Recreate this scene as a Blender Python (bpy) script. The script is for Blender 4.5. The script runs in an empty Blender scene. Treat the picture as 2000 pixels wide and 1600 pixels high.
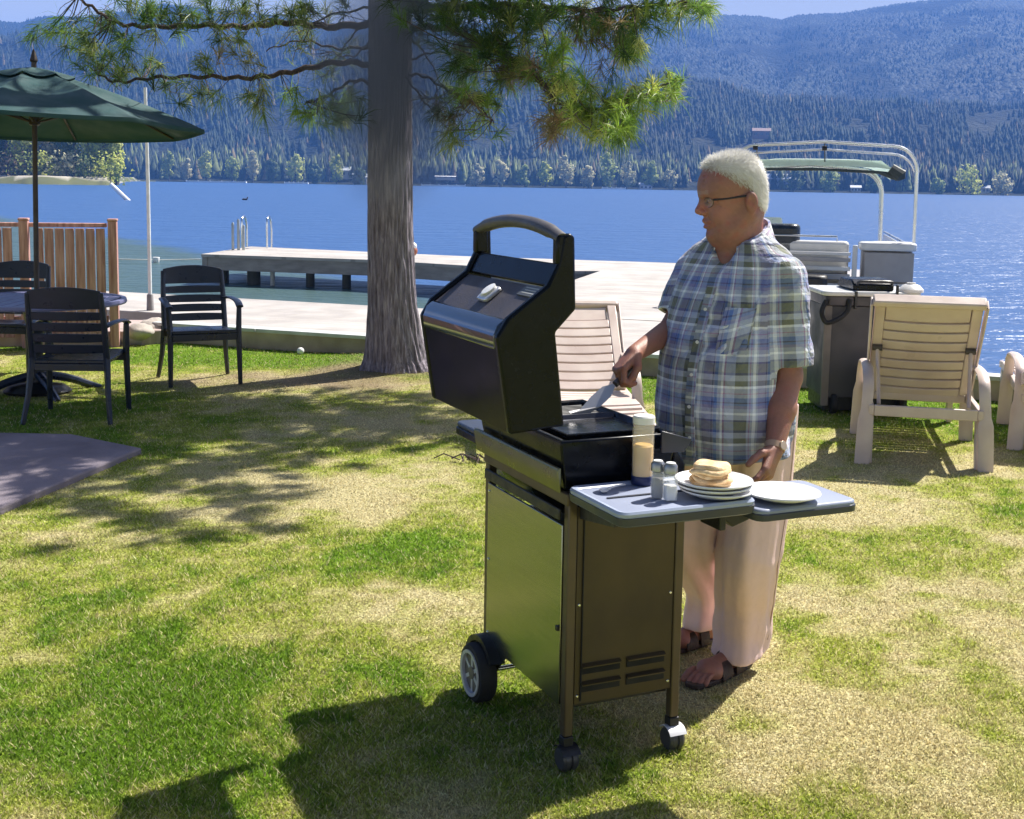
import bpy, bmesh, math, random
import numpy as np
from mathutils import Vector, Matrix
random.seed(7); RNG = np.random.default_rng(11)
scene = bpy.context.scene
COL = scene.collection
R = math.radians

# ------------------------------------------------------------------ camera
F_PX, W_PX, H_PX = 2400.0, 2000.0, 1600.0
PRX, PRY = 1000.0, 650.0                  # where the lens axis meets the frame (the photo is a crop)
EYE = Vector((0.0, 0.0, 1.64))
PITCH = math.atan(290.0 / F_PX); ROLL = 0.0165
_f = Vector((0, math.cos(PITCH), -math.sin(PITCH)))
_r0 = Vector((1, 0, 0)); _u0 = Vector((0, math.sin(PITCH), math.cos(PITCH)))
_r = _r0 * math.cos(ROLL) + _u0 * math.sin(ROLL)
_u = _u0 * math.cos(ROLL) - _r0 * math.sin(ROLL)
cam_d = bpy.data.cameras.new('camera'); cam = bpy.data.objects.new('camera', cam_d); COL.objects.link(cam)
cam_d.sensor_width = 36; cam_d.sensor_fit = 'HORIZONTAL'
cam_d.lens = 36 * F_PX / W_PX
cam_d.shift_y = (PRY - H_PX / 2) / W_PX
cam_d.clip_start = 0.05; cam_d.clip_end = 20000
cam.matrix_world = Matrix(((_r.x, _u.x, -_f.x, EYE.x), (_r.y, _u.y, -_f.y, EYE.y), (_r.z, _u.z, -_f.z, EYE.z), (0, 0, 0, 1)))
scene.camera = cam

def ray(px, py):
    return _r * ((px - PRX) / F_PX) + _u * (-(py - PRY) / F_PX) + _f
def at(px, py, z=0.0):                      # a point of the photo on the level z
    d = ray(px, py); t = (z - EYE.z) / d.z
    return EYE + d * t
def atY(px, py, Y):                         # a point of the photo at depth Y
    d = ray(px, py); return EYE + d * (Y / d.y)

# ------------------------------------------------------------------ light
SUN_DIR = Vector((0.73, 0.68, 0)).normalized(); SUN_EL = R(51)
SUN_VEC = Vector((SUN_DIR.x * math.cos(SUN_EL), SUN_DIR.y * math.cos(SUN_EL), math.sin(SUN_EL)))
world = bpy.data.worlds.new('World'); scene.world = world; world.use_nodes = True
wn = world.node_tree; wn.nodes.clear()
sky = wn.nodes.new('ShaderNodeTexSky'); sky.sky_type = 'NISHITA'; sky.sun_disc = False
sky.sun_elevation = SUN_EL; sky.sun_rotation = math.atan2(SUN_DIR.x, SUN_DIR.y)
sky.altitude = 300; sky.air_density = 1.0; sky.dust_density = 5.0; sky.ozone_density = 1.5
bg = wn.nodes.new('ShaderNodeBackground'); bg.inputs['Strength'].default_value = 0.042
wo = wn.nodes.new('ShaderNodeOutputWorld')
# pale summer air low over the horizon
wg = wn.nodes.new('ShaderNodeTexCoord'); ws = wn.nodes.new('ShaderNodeSeparateXYZ'); wn.links.new(wg.outputs['Generated'], ws.inputs[0])
wm = wn.nodes.new('ShaderNodeMapRange'); wm.interpolation_type = 'SMOOTHSTEP'; wm.inputs[1].default_value = .10; wm.inputs[2].default_value = .22; wm.inputs[3].default_value = .75; wm.inputs[4].default_value = 0.0
wn.links.new(ws.outputs['Z'], wm.inputs[0]); wx = wn.nodes.new('ShaderNodeMix'); wx.data_type = 'RGBA'; wx.inputs['B'].default_value = (16, 16, 15.5, 1)
wn.links.new(wm.outputs[0], wx.inputs['Factor']); wn.links.new(sky.outputs[0], wx.inputs['A'])
wn.links.new(wx.outputs['Result'], bg.inputs[0]); wn.links.new(bg.outputs[0], wo.inputs[0])
sun_d = bpy.data.lights.new('sun', 'SUN'); sun_d.energy = 5.0; sun_d.angle = R(0.5); sun_d.color = (1.0, 0.95, 0.86)
sun = bpy.data.objects.new('sun', sun_d); COL.objects.link(sun)
sun.rotation_mode = 'QUATERNION'; sun.rotation_quaternion = SUN_VEC.to_track_quat('Z', 'Y')
scene.view_settings.view_transform = 'Standard'; scene.view_settings.look = 'None'
scene.view_settings.exposure = 1.12; scene.view_settings.gamma = 1
scene.cycles.use_denoising = True
scene.cycles.max_bounces = 8; scene.cycles.transparent_max_bounces = 16
scene.cycles.volume_bounces = 0
scene.cycles.caustics_reflective = False; scene.cycles.caustics_refractive = False

# ------------------------------------------------------------------ noise
def _hash(ix, iy, iz):
    n = (ix.astype(np.int64) * 374761393 + iy.astype(np.int64) * 668265263 + iz.astype(np.int64) * 2147483647) & 0xffffffff
    n = ((n ^ (n >> 13)) * 1274126177) & 0xffffffff
    n = (n ^ (n >> 16)) & 0xffffff
    return n.astype(np.float32) / float(0xffffff)
def vnoise(x, y, z=None):
    x = np.asarray(x, dtype=np.float64); y = np.asarray(y, dtype=np.float64)
    z = np.zeros_like(x) if z is None else np.asarray(z, dtype=np.float64)
    x, y, z = np.broadcast_arrays(x, y, z)
    ix, iy, iz = np.floor(x), np.floor(y), np.floor(z)
    fx, fy, fz = x - ix, y - iy, z - iz
    fx, fy, fz = [t * t * (3 - 2 * t) for t in (fx, fy, fz)]
    r = 0
    for dx in (0, 1):
        wx = fx if dx else 1 - fx
        for dy in (0, 1):
            wy = fy if dy else 1 - fy
            for dz in (0, 1):
                wz = fz if dz else 1 - fz
                r = r + _hash(ix + dx, iy + dy, iz + dz) * wx * wy * wz
    return r
def fbm(x, y, z=None, o=4, g=0.5):
    s = 0; a = 1; t = 0; f = 1
    for i in range(o):
        s = s + a * vnoise(np.asarray(x) * f + 17.3 * i, np.asarray(y) * f - 9.1 * i, None if z is None else np.asarray(z) * f + 4.7 * i)
        t += a; a *= g; f *= 2.03
    return s / t                            # 0..1
def sstep(a, b, x):
    t = np.clip((x - a) / (b - a), 0, 1); return t * t * (3 - 2 * t)

# ------------------------------------------------------------------ materials
MATS = {}
def nt_new(name):
    m = bpy.data.materials.new(name); m.use_nodes = True; nt = m.node_tree
    return m, nt, nt.nodes['Principled BSDF']
def mat(name, c, rough=0.6, metal=0.0, var=0.12, scale=8.0, bump=0.0, bscale=60.0, spec=0.5, coat=0.0, c2=None, stretch=None, trans=0.0, alpha=None):
    if name in MATS: return MATS[name]
    m, nt, p = nt_new(name)
    tc = nt.nodes.new('ShaderNodeTexCoord'); src = tc.outputs['Object']
    if stretch:
        mp = nt.nodes.new('ShaderNodeMapping'); mp.inputs['Scale'].default_value = stretch
        nt.links.new(src, mp.inputs[0]); src = mp.outputs[0]
    nz = nt.nodes.new('ShaderNodeTexNoise'); nz.inputs['Scale'].default_value = scale; nz.inputs['Detail'].default_value = 5
    nt.links.new(src, nz.inputs['Vector'])
    rp = nt.nodes.new('ShaderNodeValToRGB'); e = rp.color_ramp.elements
    a = [max(0, x * (1 - var)) for x in c]; b = list(c2) if c2 else [min(1, x * (1 + var)) for x in c]
    e[0].position = .32; e[0].color = (*a, 1); e[1].position = .68; e[1].color = (*b, 1)
    nt.links.new(nz.outputs[0], rp.inputs[0]); nt.links.new(rp.outputs[0], p.inputs['Base Color'])
    p.inputs['Roughness'].default_value = rough; p.inputs['Metallic'].default_value = metal
    rn = nt.nodes.new('ShaderNodeTexNoise'); rn.inputs['Scale'].default_value = scale * .7 + 3; rn.inputs['Detail'].default_value = 6; nt.links.new(src, rn.inputs['Vector'])
    rm = nt.nodes.new('ShaderNodeMapRange'); rm.inputs[1].default_value = .3; rm.inputs[2].default_value = .7; rm.inputs[3].default_value = rough * .72; rm.inputs[4].default_value = min(1, rough * 1.35)
    nt.links.new(rn.outputs[0], rm.inputs[0]); nt.links.new(rm.outputs[0], p.inputs['Roughness'])
    p.inputs['Specular IOR Level'].default_value = spec; p.inputs['Coat Weight'].default_value = coat
    p.inputs['Transmission Weight'].default_value = trans
    if alpha is not None: p.inputs['Alpha'].default_value = alpha
    if bump:
        bn = nt.nodes.new('ShaderNodeTexNoise'); bn.inputs['Scale'].default_value = bscale; bn.inputs['Detail'].default_value = 4
        nt.links.new(src, bn.inputs['Vector'])
        bp = nt.nodes.new('ShaderNodeBump'); bp.inputs['Strength'].default_value = bump; bp.inputs['Distance'].default_value = .01
        nt.links.new(bn.outputs[0], bp.inputs['Height']); nt.links.new(bp.outputs[0], p.inputs['Normal'])
    MATS[name] = m; return m
def leafy(name, rough=.6, trans=.35, attr='tint'):
    """leaf material: colour from the mesh's own colour attribute, light passes through"""
    if name in MATS: return MATS[name]
    m, nt, p = nt_new(name)
    at_ = nt.nodes.new('ShaderNodeAttribute'); at_.attribute_name = attr
    nt.links.new(at_.outputs['Color'], p.inputs['Base Color']); p.inputs['Roughness'].default_value = rough
    p.inputs['Specular IOR Level'].default_value = .3
    tr = nt.nodes.new('ShaderNodeBsdfTranslucent'); nt.links.new(at_.outputs['Color'], tr.inputs[0])
    mx = nt.nodes.new('ShaderNodeMixShader'); mx.inputs[0].default_value = trans
    out = nt.nodes['Material Output']
    nt.links.new(p.outputs[0], mx.inputs[1]); nt.links.new(tr.outputs[0], mx.inputs[2]); nt.links.new(mx.outputs[0], out.inputs[0])
    MATS[name] = m; return m

# ------------------------------------------------------------------ mesh helpers
def V(*a): return Vector(a)
class MB:
    def __init__(s): s.v = []; s.f = []
    def add(s, vs, fs):
        n = len(s.v); s.v += [tuple(p) for p in vs]; s.f += [[i + n for i in f] for f in fs]; return s
    def box(s, lo, hi, M=None):
        x0, y0, z0 = lo; x1, y1, z1 = hi
        vs = [V(x, y, z) for z in (z0, z1) for x, y in ((x0, y0), (x1, y0), (x1, y1), (x0, y1))]
        if M: vs = [M @ p for p in vs]
        return s.add(vs, [[3, 2, 1, 0], [4, 5, 6, 7], [0, 1, 5, 4], [1, 2, 6, 5], [2, 3, 7, 6], [3, 0, 4, 7]])
    def rbox(s, lo, hi, r, M=None, n=3):        # box with rounded vertical edges
        x0, y0, z0 = lo; x1, y1, z1 = hi; pts = []
        for cx, cy, a0 in ((x1 - r, y1 - r, 0), (x0 + r, y1 - r, 90), (x0 + r, y0 + r, 180), (x1 - r, y0 + r, 270)):
            for k in range(n + 1):
                a = R(a0 + 90 * k / n); pts.append(V(cx + r * math.cos(a), cy + r * math.sin(a), z0))
        return s.prism(pts, V(0, 0, z1 - z0), M)
    def prism(s, pts, d, M=None):
        pts = [Vector(p) for p in pts]; d = Vector(d); n = len(pts)
        vs = pts + [p + d for p in pts]
        if M: vs = [M @ p for p in vs]
        return s.add(vs, [list(range(n))[::-1], list(range(n, 2 * n))] + [[i, (i + 1) % n, n + (i + 1) % n, n + i] for i in range(n)])
    def loft(s, rings, closed=True, caps=True):
        k = len(rings[0]); vs = [p for r_ in rings for p in r_]; fs = []
        for i in range(len(rings) - 1):
            for j in range(k if closed else k - 1):
                a = i * k + j; b = i * k + (j + 1) % k; fs.append([a, b, b + k, a + k])
        if caps: fs += [list(range(k))[::-1], list(range((len(rings) - 1) * k, len(rings) * k))]
        return s.add(vs, fs)
    def tube(s, pts, r, n=10, caps=True, flat=1.0, upv=None):
        pts = [Vector(p) for p in pts]; rs = r if isinstance(r, (list, tuple)) else [r] * len(pts)
        rings = []; prev = None
        for i, p in enumerate(pts):
            t = (pts[min(i + 1, len(pts) - 1)] - pts[max(i - 1, 0)]).normalized()
            if prev is None:
                ref = Vector(upv) if upv else (V(0, 0, 1) if abs(t.z) < .9 else V(1, 0, 0))
                a = (ref - t * ref.dot(t)).normalized()
            else: a = (prev - t * prev.dot(t)).normalized()
            prev = a; b = t.cross(a)
            rings.append([p + (a * math.cos(2 * math.pi * j / n) * flat + b * math.sin(2 * math.pi * j / n)) * rs[i] for j in range(n)])
        return s.loft(rings, True, caps)
    def cyl(s, a, b, r, n=24): return s.tube([a, b], r, n)
    def lathe(s, prof, n=32, M=None, caps=True):            # prof: (r, z)
        rings = [[V(r * math.cos(2 * math.pi * j / n), r * math.sin(2 * math.pi * j / n), z) for j in range(n)] for r, z in prof]
        if M: rings = [[M @ p for p in q] for q in rings]
        return s.loft(rings, True, caps)
    def ball(s, c, r, n=12, sc=(1, 1, 1)):
        prof = [(max(1e-4, r * math.sin(math.pi * i / n)), -r * math.cos(math.pi * i / n)) for i in range(n + 1)]
        M = Matrix.Translation(c) @ Matrix.Diagonal((*sc, 1)); return s.lathe(prof, n * 2, M)
def arc(c, r, a0, a1, n, ax=V(1, 0, 0), ay=V(0, 0, 1)):
    return [c + ax * r * math.cos(R(a0 + (a1 - a0) * i / n)) + ay * r * math.sin(R(a0 + (a1 - a0) * i / n)) for i in range(n + 1)]
def smooth_path(pts, n=6):
    pts = [Vector(p) for p in pts]; out = []
    P = [pts[0]] + pts + [pts[-1]]
    for i in range(1, len(P) - 2):
        for k in range(n):
            t = k / n; a, b, c, d = P[i - 1], P[i], P[i + 1], P[i + 2]
            out.append(0.5 * ((2 * b) + (c - a) * t + (2 * a - 5 * b + 4 * c - d) * t * t + (-a + 3 * b - 3 * c + d) * t ** 3))
    out.append(pts[-1]); return out
def mesh_np(name, v, f, smooth=False):
    """v (n,3), f (m,k) arrays -> mesh"""
    v = np.asarray(v, np.float32); f = np.asarray(f, np.int32); k = f.shape[1]
    me = bpy.data.meshes.new(name); me.vertices.add(len(v)); me.vertices.foreach_set('co', v.ravel())
    me.loops.add(f.size); me.loops.foreach_set('vertex_index', f.ravel())
    me.polygons.add(len(f)); me.polygons.foreach_set('loop_start', np.arange(0, f.size, k, dtype=np.int32))
    me.update(calc_edges=True); me.validate()
    if smooth: me.polygons.foreach_set('use_smooth', np.ones(len(me.polygons), bool))
    return me
def tint_attr(me, cols):
    a = me.color_attributes.new('tint', 'FLOAT_COLOR', 'POINT')
    c = np.ones((len(me.vertices), 4), np.float32); c[:, :3] = cols; a.data.foreach_set('color', c.ravel())
def link(name, me, m, parent=None, loc=None):
    o = bpy.data.objects.new(name, me); COL.objects.link(o)
    if m is not None: me.materials.append(m)
    if parent is not None: o.parent = parent
    if loc is not None: o.location = loc
    return o
def obj(name, mb, m, parent=None, bevel=0.0, smooth=35, recalc=True, seg=2):
    me = bpy.data.meshes.new(name); me.from_pydata(mb.v, [], mb.f); me.validate()
    if recalc:
        b = bmesh.new(); b.from_mesh(me); bmesh.ops.recalc_face_normals(b, faces=b.faces); b.to_mesh(me); b.free()
    if smooth:
        me.polygons.foreach_set('use_smooth', [True] * len(me.polygons)); me.set_sharp_from_angle(angle=R(smooth))
    o = link(name, me, m, parent)
    if bevel:
        bv = o.modifiers.new('bevel', 'BEVEL'); bv.width = bevel; bv.segments = seg; bv.limit_method = 'ANGLE'; bv.angle_limit = R(40)
        bv.harden_normals = False
    return o
def tag(o, label, cat, group=None, kind=None):
    if label: o['label'] = label
    if cat: o['category'] = cat
    if group: o['group'] = group
    if kind: o['kind'] = kind
    return o
def thing(name, label, cat, loc=(0, 0, 0), rz=0.0, group=None):
    o = bpy.data.objects.new(name, None); COL.objects.link(o); o.location = loc; o.rotation_euler = (0, 0, rz)
    o.empty_display_size = .1
    return tag(o, label, cat, group)
def struct(o): o['kind'] = 'structure'; return o
def copy_tree(o, parent=None):
    c = o.copy(); COL.objects.link(c)
    if parent is not None: c.parent = parent
    for ch in list(o.children): copy_tree(ch, c)
    return c
# ================================================================== SETTING
WATER_Z = -0.40
U0 = at(350, 632, .2); U1 = at(1950, 735, .2)
WD = (U1 - U0); WD.z = 0; WD.normalize()                 # along the garden wall, to the right
WN = V(-WD.y, WD.x, 0)                                     # away from the camera
def wall_pt(px):                                           # point of the wall's front line under image column px
    d = ray(px, 660); n = WN
    t = (U0 - EYE).dot(n) / d.dot(n); p = EYE + d * t; return V(p.x, p.y, 0)

# --- lawn -----------------------------------------------------------
def dryness(x, y):
    n = fbm(x * 1.1 + 3, y * 1.1 + 7, o=4) ; n2 = fbm(x * 5.5, y * 4.2 + 11, o=3); n3 = fbm(x * 17 + 5, y * 15, o=2)
    d = 0.60 + (n - .5) * 1.5 + (n2 - .5) * 1.0 + (n3 - .5) * .8
    def blob(px, py, rx, ry, a):
        c = at(px, py); return a * np.exp(-((x - c.x) / rx) ** 2 - ((y - c.y) / ry) ** 2)
    d = d + blob(350, 1250, .7, .8, -.34) + blob(150, 1500, .7, .6, -.42) + blob(840, 1070, .22, .45, -.5) + blob(130, 1060, .5, .5, -.2)
    d = d + blob(640, 960, .7, 1.1, .30) + blob(860, 1190, .28, .35, .4) + blob(1720, 1130, .7, .9, .15) + blob(1800, 1450, .5, .4, .12)
    d = d + blob(600, 780, 1.6, .8, .25) + blob(1400, 1480, .5, .4, .12) + blob(1750, 960, 1.2, .8, .15) + blob(640, 1560, .6, .4, -.10)
    wallx = (x - U0.x) * WN.x + (y - U0.y) * WN.y
    d = d - .8 * sstep(-1.5, -.6, wallx)
    d = d - .5 * np.exp(-((x + 3.0) / .8) ** 2 - ((y - 8.6) / 1.0) ** 2)
    return np.clip(d, 0, 1)
def dirtness(x, y):
    c = at(560, 745); n = fbm(x * 3.1, y * 3.7, o=4)
    d = np.exp(-((x - c.x) / 1.5) ** 2 - ((y - c.y) / .55) ** 2) * 1.2 + np.exp(-((x + 1.0) / .9) ** 2 - ((y - 10.8) / .7) ** 2)
    return np.clip(sstep(.40, 1.15, d * (.35 + 1.1 * n)), 0, 1) * .85
def lawn_z(x, y):
    m = .07 * np.exp(-(((x + 1.05) / .75) ** 2 + ((y - 11.0) / .6) ** 2))
    return m + (fbm(x * .9, y * .9, o=3) - .5) * .02
def lawn_color(x, y):
    d = dryness(x, y)[:, None]; t = dirtness(x, y)[:, None]
    green = np.array([.165, .285, .022]); lime = np.array([.38, .42, .075]); straw = np.array([.60, .53, .29]); dirt = np.array([.34, .26, .17])
    c = np.where(d < .5, green + (lime - green) * (d / .5), lime + (straw - lime) * ((d - .5) / .5))
    return c * (1 - t) + dirt * t
# fine sheet in view + a wide apron behind and beside it, all one object
xs = np.concatenate([[-60, -30, -15], np.arange(-6.5, 6.51, .06), [15, 30, 60]])
ts = np.concatenate([[-80, -30], np.arange(-9.6, 0.001, .06)])      # distance to the wall line
gx, gt = np.meshgrid(xs, ts)
px_ = gx * WD.x + WN.x * gt + U0.x + WD.x * 3.5; py_ = gx * WD.y + WN.y * gt + U0.y + WD.y * 3.5
gz = lawn_z(px_, py_); v = np.stack([px_, py_, gz], -1).reshape(-1, 3)
nx, ny = len(xs), len(ts); ii = (np.arange(ny - 1)[:, None] * nx + np.arange(nx - 1)).ravel()
me = mesh_np('lawn', v, np.stack([ii, ii + 1, ii + nx + 1, ii + nx], -1), True)
tint_attr(me, lawn_color(v[:, 0], v[:, 1]))
m, nt, p = nt_new('lawn_soil')
a_ = nt.nodes.new('ShaderNodeAttribute'); a_.attribute_name = 'tint'
tc = nt.nodes.new('ShaderNodeTexCoord'); nz = nt.nodes.new('ShaderNodeTexNoise'); nz.inputs['Scale'].default_value = 90; nz.inputs['Detail'].default_value = 6
nt.links.new(tc.outputs['Object'], nz.inputs['Vector'])
mr = nt.nodes.new('ShaderNodeMapRange'); mr.inputs[1].default_value = .3; mr.inputs[2].default_value = .7; mr.inputs[3].default_value = .35; mr.inputs[4].default_value = 1.15
nt.links.new(nz.outputs[0], mr.inputs[0])
mm = nt.nodes.new('ShaderNodeVectorMath'); mm.operation = 'SCALE'; nt.links.new(a_.outputs['Color'], mm.inputs[0]); nt.links.new(mr.outputs[0], mm.inputs['Scale'])
nt.links.new(mm.outputs[0], p.inputs['Base Color']); p.inputs['Roughness'].default_value = .95; p.inputs['Specular IOR Level'].default_value = .1
bp = nt.nodes.new('ShaderNodeBump'); bp.inputs['Strength'].default_value = .9; bp.inputs['Distance'].default_value = .02
nt.links.new(nz.outputs[0], bp.inputs['Height']); nt.links.new(bp.outputs[0], p.inputs['Normal'])
struct(link('lawn', me, m))

# grass blades: short, patchy, one countless mass
def blades(n, y0, y1, power):
    t = RNG.random(n); Y = (y0 ** power + t * (y1 ** power - y0 ** power)) ** (1 / power)
    X = (RNG.random(n) * 2 - 1) * (.46 * Y + .35)
    return X, Y
X, Y = blades(640000, 2.7, 12.6, -.35)
inside = ((X - U0.x) * WN.x + (Y - U0.y) * WN.y) < -.02
X, Y = X[inside], Y[inside]
dr = dryness(X, Y); di = dirtness(X, Y)
slab = [at(0, 852), at(140, 858), at(277, 886), at(0, 1005)]
SL = [(-6, slab[0].y), (slab[1].x, slab[1].y), (slab[2].x, slab[2].y), (slab[3].x, slab[3].y), (-6, 3.4)]
def in_poly(X, Y, poly):
    c = np.zeros(len(X), bool); n = len(poly)
    for i in range(n):
        x0, y0 = poly[i]; x1, y1 = poly[(i + 1) % n]
        c ^= ((y0 > Y) != (y1 > Y)) & (X < (x1 - x0) * (Y - y0) / (y1 - y0 + 1e-12) + x0)
    return c
keep = (RNG.random(len(X)) > di * .93) & ~in_poly(X, Y, SL)
X, Y, dr = X[keep], Y[keep], dr[keep]; n = len(X)
L = (.008 + .015 * RNG.random(n)) * (1.25 - .5 * dr) * (1 + .5 * (fbm(X * 4, Y * 4, o=2) - .5)); wd = (.0016 + .0012 * RNG.random(n)) * (1 + .12 * Y)
az = RNG.random(n) * 6.283; lean = (.25 + .9 * RNG.random(n)) * L
ax = np.cos(az); ay = np.sin(az); pz = lawn_z(X, Y) - .003
ra = RNG.random(n) * 6.283; sx = np.cos(ra) * wd; sy = np.sin(ra) * wd
b0 = np.stack([X - sx, Y - sy, pz], -1); b1 = np.stack([X + sx, Y + sy, pz], -1)
tip = np.stack([X + ax * lean, Y + ay * lean, pz + L * .85], -1)
v = np.stack([b0, b1, tip], 1).reshape(-1, 3); f = np.arange(3 * n).reshape(-1, 3)
me = mesh_np('grass', v, f)
c = lawn_color(X, Y); k = .5 + 1.0 * RNG.random((n, 1)); straw_b = RNG.random((n, 1)) < (.10 + .35 * dr[:, None])
c = np.where(straw_b, np.array([.62, .53, .29]), c) * k
tint_attr(me, np.repeat(np.clip(c, 0, .8), 3, 0))
tag(link('grass', me, leafy('grass_blade', .55, .45)), 'short patchy green and straw coloured lawn grass', 'grass', kind='stuff')

# --- lake -----------------------------------------------------------
m, nt, p = nt_new('lake_water')
geo = nt.nodes.new('ShaderNodeNewGeometry')
def waves(scale, stretch, det):
    mp = nt.nodes.new('ShaderNodeMapping'); mp.inputs['Scale'].default_value = stretch; mp.inputs['Rotation'].default_value = (0, 0, R(-8))
    nt.links.new(geo.outputs['Position'], mp.inputs[0])
    n_ = nt.nodes.new('ShaderNodeTexNoise'); n_.inputs['Scale'].default_value = scale; n_.inputs['Detail'].default_value = det; n_.inputs['Distortion'].default_value = .4
    nt.links.new(mp.outputs[0], n_.inputs['Vector']); return n_
w1 = waves(1.6, (.8, 2.0, 1), 3); w2 = waves(.25, (.7, 1.6, 1), 3); w3 = waves(7.0, (1, 1.6, 1), 2)
ad = nt.nodes.new('ShaderNodeMath'); ad.operation = 'MULTIPLY_ADD'; ad.inputs[1].default_value = 2.2
nt.links.new(w2.outputs[0], ad.inputs[0]); nt.links.new(w1.outputs[0], ad.inputs[2])
ad2 = nt.nodes.new('ShaderNodeMath'); ad2.operation = 'MULTIPLY_ADD'; ad2.inputs[1].default_value = .18
nt.links.new(w3.outputs[0], ad2.inputs[0]); nt.links.new(ad.outputs[0], ad2.inputs[2])
# shallows: pale green sand bottom close to the left shore, deep blue beyond
sep = nt.nodes.new('ShaderNodeSeparateXYZ'); nt.links.new(geo.outputs['Position'], sep.inputs[0])
sh = nt.nodes.new('ShaderNodeMath'); sh.operation = 'MULTIPLY_ADD'; sh.inputs[1].default_value = 1.6   # y + 2.1 x  : the drop-off line
nt.links.new(sep.outputs['X'], sh.inputs[0]); nt.links.new(sep.outputs['Y'], sh.inputs[2])
wob = nt.nodes.new('ShaderNodeMath'); wob.operation = 'MULTIPLY_ADD'; wob.inputs[1].default_value = 4
nt.links.new(w2.outputs[0], wob.inputs[0]); nt.links.new(sh.outputs[0], wob.inputs[2])
mr = nt.nodes.new('ShaderNodeMapRange'); mr.inputs[1].default_value = 20.5; mr.inputs[2].default_value = 24.0; mr.interpolation_type = 'SMOOTHSTEP'
nt.links.new(wob.outputs[0], mr.inputs[0])
mx = nt.nodes.new('ShaderNodeMix'); mx.data_type = 'RGBA'
mx.inputs['A'].default_value = (.060, .105, .110, 1); mx.inputs['B'].default_value = (.045, .110, .275, 1)
nt.links.new(mr.outputs[0], mx.inputs['Factor']); nt.links.new(mx.outputs['Result'], p.inputs['Base Color'])
p.inputs['Roughness'].default_value = .12; p.inputs['IOR'].default_value = 1.33; p.inputs['Specular IOR Level'].default_value = .30
bp = nt.nodes.new('ShaderNodeBump'); bp.inputs['Strength'].default_value = .9; bp.inputs['Distance'].default_value = .16
nt.links.new(ad2.outputs[0], bp.inputs['Height'])
rr = nt.nodes.new('ShaderNodeMapRange'); rr.inputs[1].default_value = 20; rr.inputs[2].default_value = 300; rr.inputs[3].default_value = .30; rr.inputs[4].default_value = .38
nt.links.new(sep.outputs['Y'], rr.inputs[0]); nt.links.new(rr.outputs[0], p.inputs['Roughness'])
nt.links.new(bp.outputs[0], p.inputs['Normal'])
b = U0 + WN * .1; q0 = b - WD * 400; q1 = b + WD * 400
struct(obj('lake', MB().add([(q0.x, q0.y, WATER_Z), (q1.x, q1.y, WATER_Z), (7000, 3000, WATER_Z), (7000, 7000, WATER_Z), (-7000, 7000, WATER_Z), (-7000, 3000, WATER_Z)], [[0, 1, 2, 3, 4, 5]]), m, smooth=0, recalc=False))

# --- far terrain ----------------------------------------------------
def lerp_tab(x, xs_, ys_): return np.interp(x, xs_, ys_)
def shore_r(a): return lerp_tab(a, [-.8, -.3, 0, .3, .8], [900, 820, 800, 780, 760])
def terrain(a, r):
    """height above the lake at direction a = x/y and distance r"""
    s = shore_r(a)
    E1 = lerp_tab(a, [-.8, -.42, -.38, -.31, -.25, -.15, 0, .10, .2, .42, .8], [.08, .105, .10, .095, .10, .105, .10, .086, .072, .062, .06]) - 0.0
    R1 = lerp_tab(a, [-.8, 0, .2, .8], [1500, 1450, 1400, 1350])
    E2 = lerp_tab(a, [-.8, -.45, -.42, -.395, -.38, -.34, -.31, -.28, -.15, 0, .10, .165, .19, .21, .225, .26, .30, .36, .5, .8],
                  [.12, .128, .130, .128, .133, .134, .139, .145, .132, .134, .139, .1435, .143, .1405, .1445, .1465, .154, .162, .15, .12])
    R2 = lerp_tab(a, [-.8, -.3, 0, .2, .8], [2200, 2200, 2300, 2600, 2700])
    x = a * r
    n = fbm(x / 420 + 5, r / 420, o=5) - .5; n_f = fbm(x / 90 + 9, r / 90, o=3) - .5
    gul = np.abs(fbm(a * 11 + 2, r / 1500, o=4) - .5) * 2
    h1 = E1 * R1 * sstep(0, 1, np.clip((r - s) / (R1 - s), 0, 1)) * (1 - .25 * sstep(R1, R1 + 700, r)) * (1 + .35 * n - .25 * gul * sstep(s, R1, r) + .18)
    top = sstep(.0, 1.0, (R2 - r) / (R2 - R1)); amp = top * (1 - .0)
    t2 = np.clip((r - R1 * .9) / (R2 - R1 * .9), 0, 1); prof = t2 * (1.25 - .25 * t2)
    h2 = ((E2 - .007) * R2) * prof * (1 + (.30 * n - .22 * (gul - .3)) * amp) * (1 - .5 * sstep(R2, R2 + 1800, r))
    h = np.where(r > R1 * .9, np.maximum(h1 * (1 - t2 * .6), h2), h1)
    h = h + n_f * 12 * sstep(s, s + 300, r) * (.25 + amp) + .9 * sstep(s - 6, s + 25, r)
    return h + (1.64 if False else 0) * 0
aa = np.linspace(-.85, .85, 360); rr_ = np.concatenate([np.linspace(740, 1500, 110), np.linspace(1512, 5600, 150)])
A, Rr = np.meshgrid(aa, rr_); H = terrain(A, Rr)
H = np.where(Rr < shore_r(A) - 4, -3, H) + WATER_Z; HILL_TOP = float(H.max()); print('HILL_TOP', HILL_TOP)
v = np.stack([A * Rr, Rr, H], -1).reshape(-1, 3); nx = len(aa); ii = (np.arange(len(rr_) - 1)[:, None] * nx + np.arange(nx - 1)).ravel()
me = mesh_np('hills', v, np.stack([ii, ii + 1, ii + nx + 1, ii + nx], -1), True)
m = mat('forest_floor', (.012, .021, .014), .95, var=.45, scale=.012, c2=(.042, .045, .028), bump=1.0, bscale=.12, spec=.05)
m.node_tree.nodes['Bump'].inputs['Distance'].default_value = 8
struct(link('hills', me, m))
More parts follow.
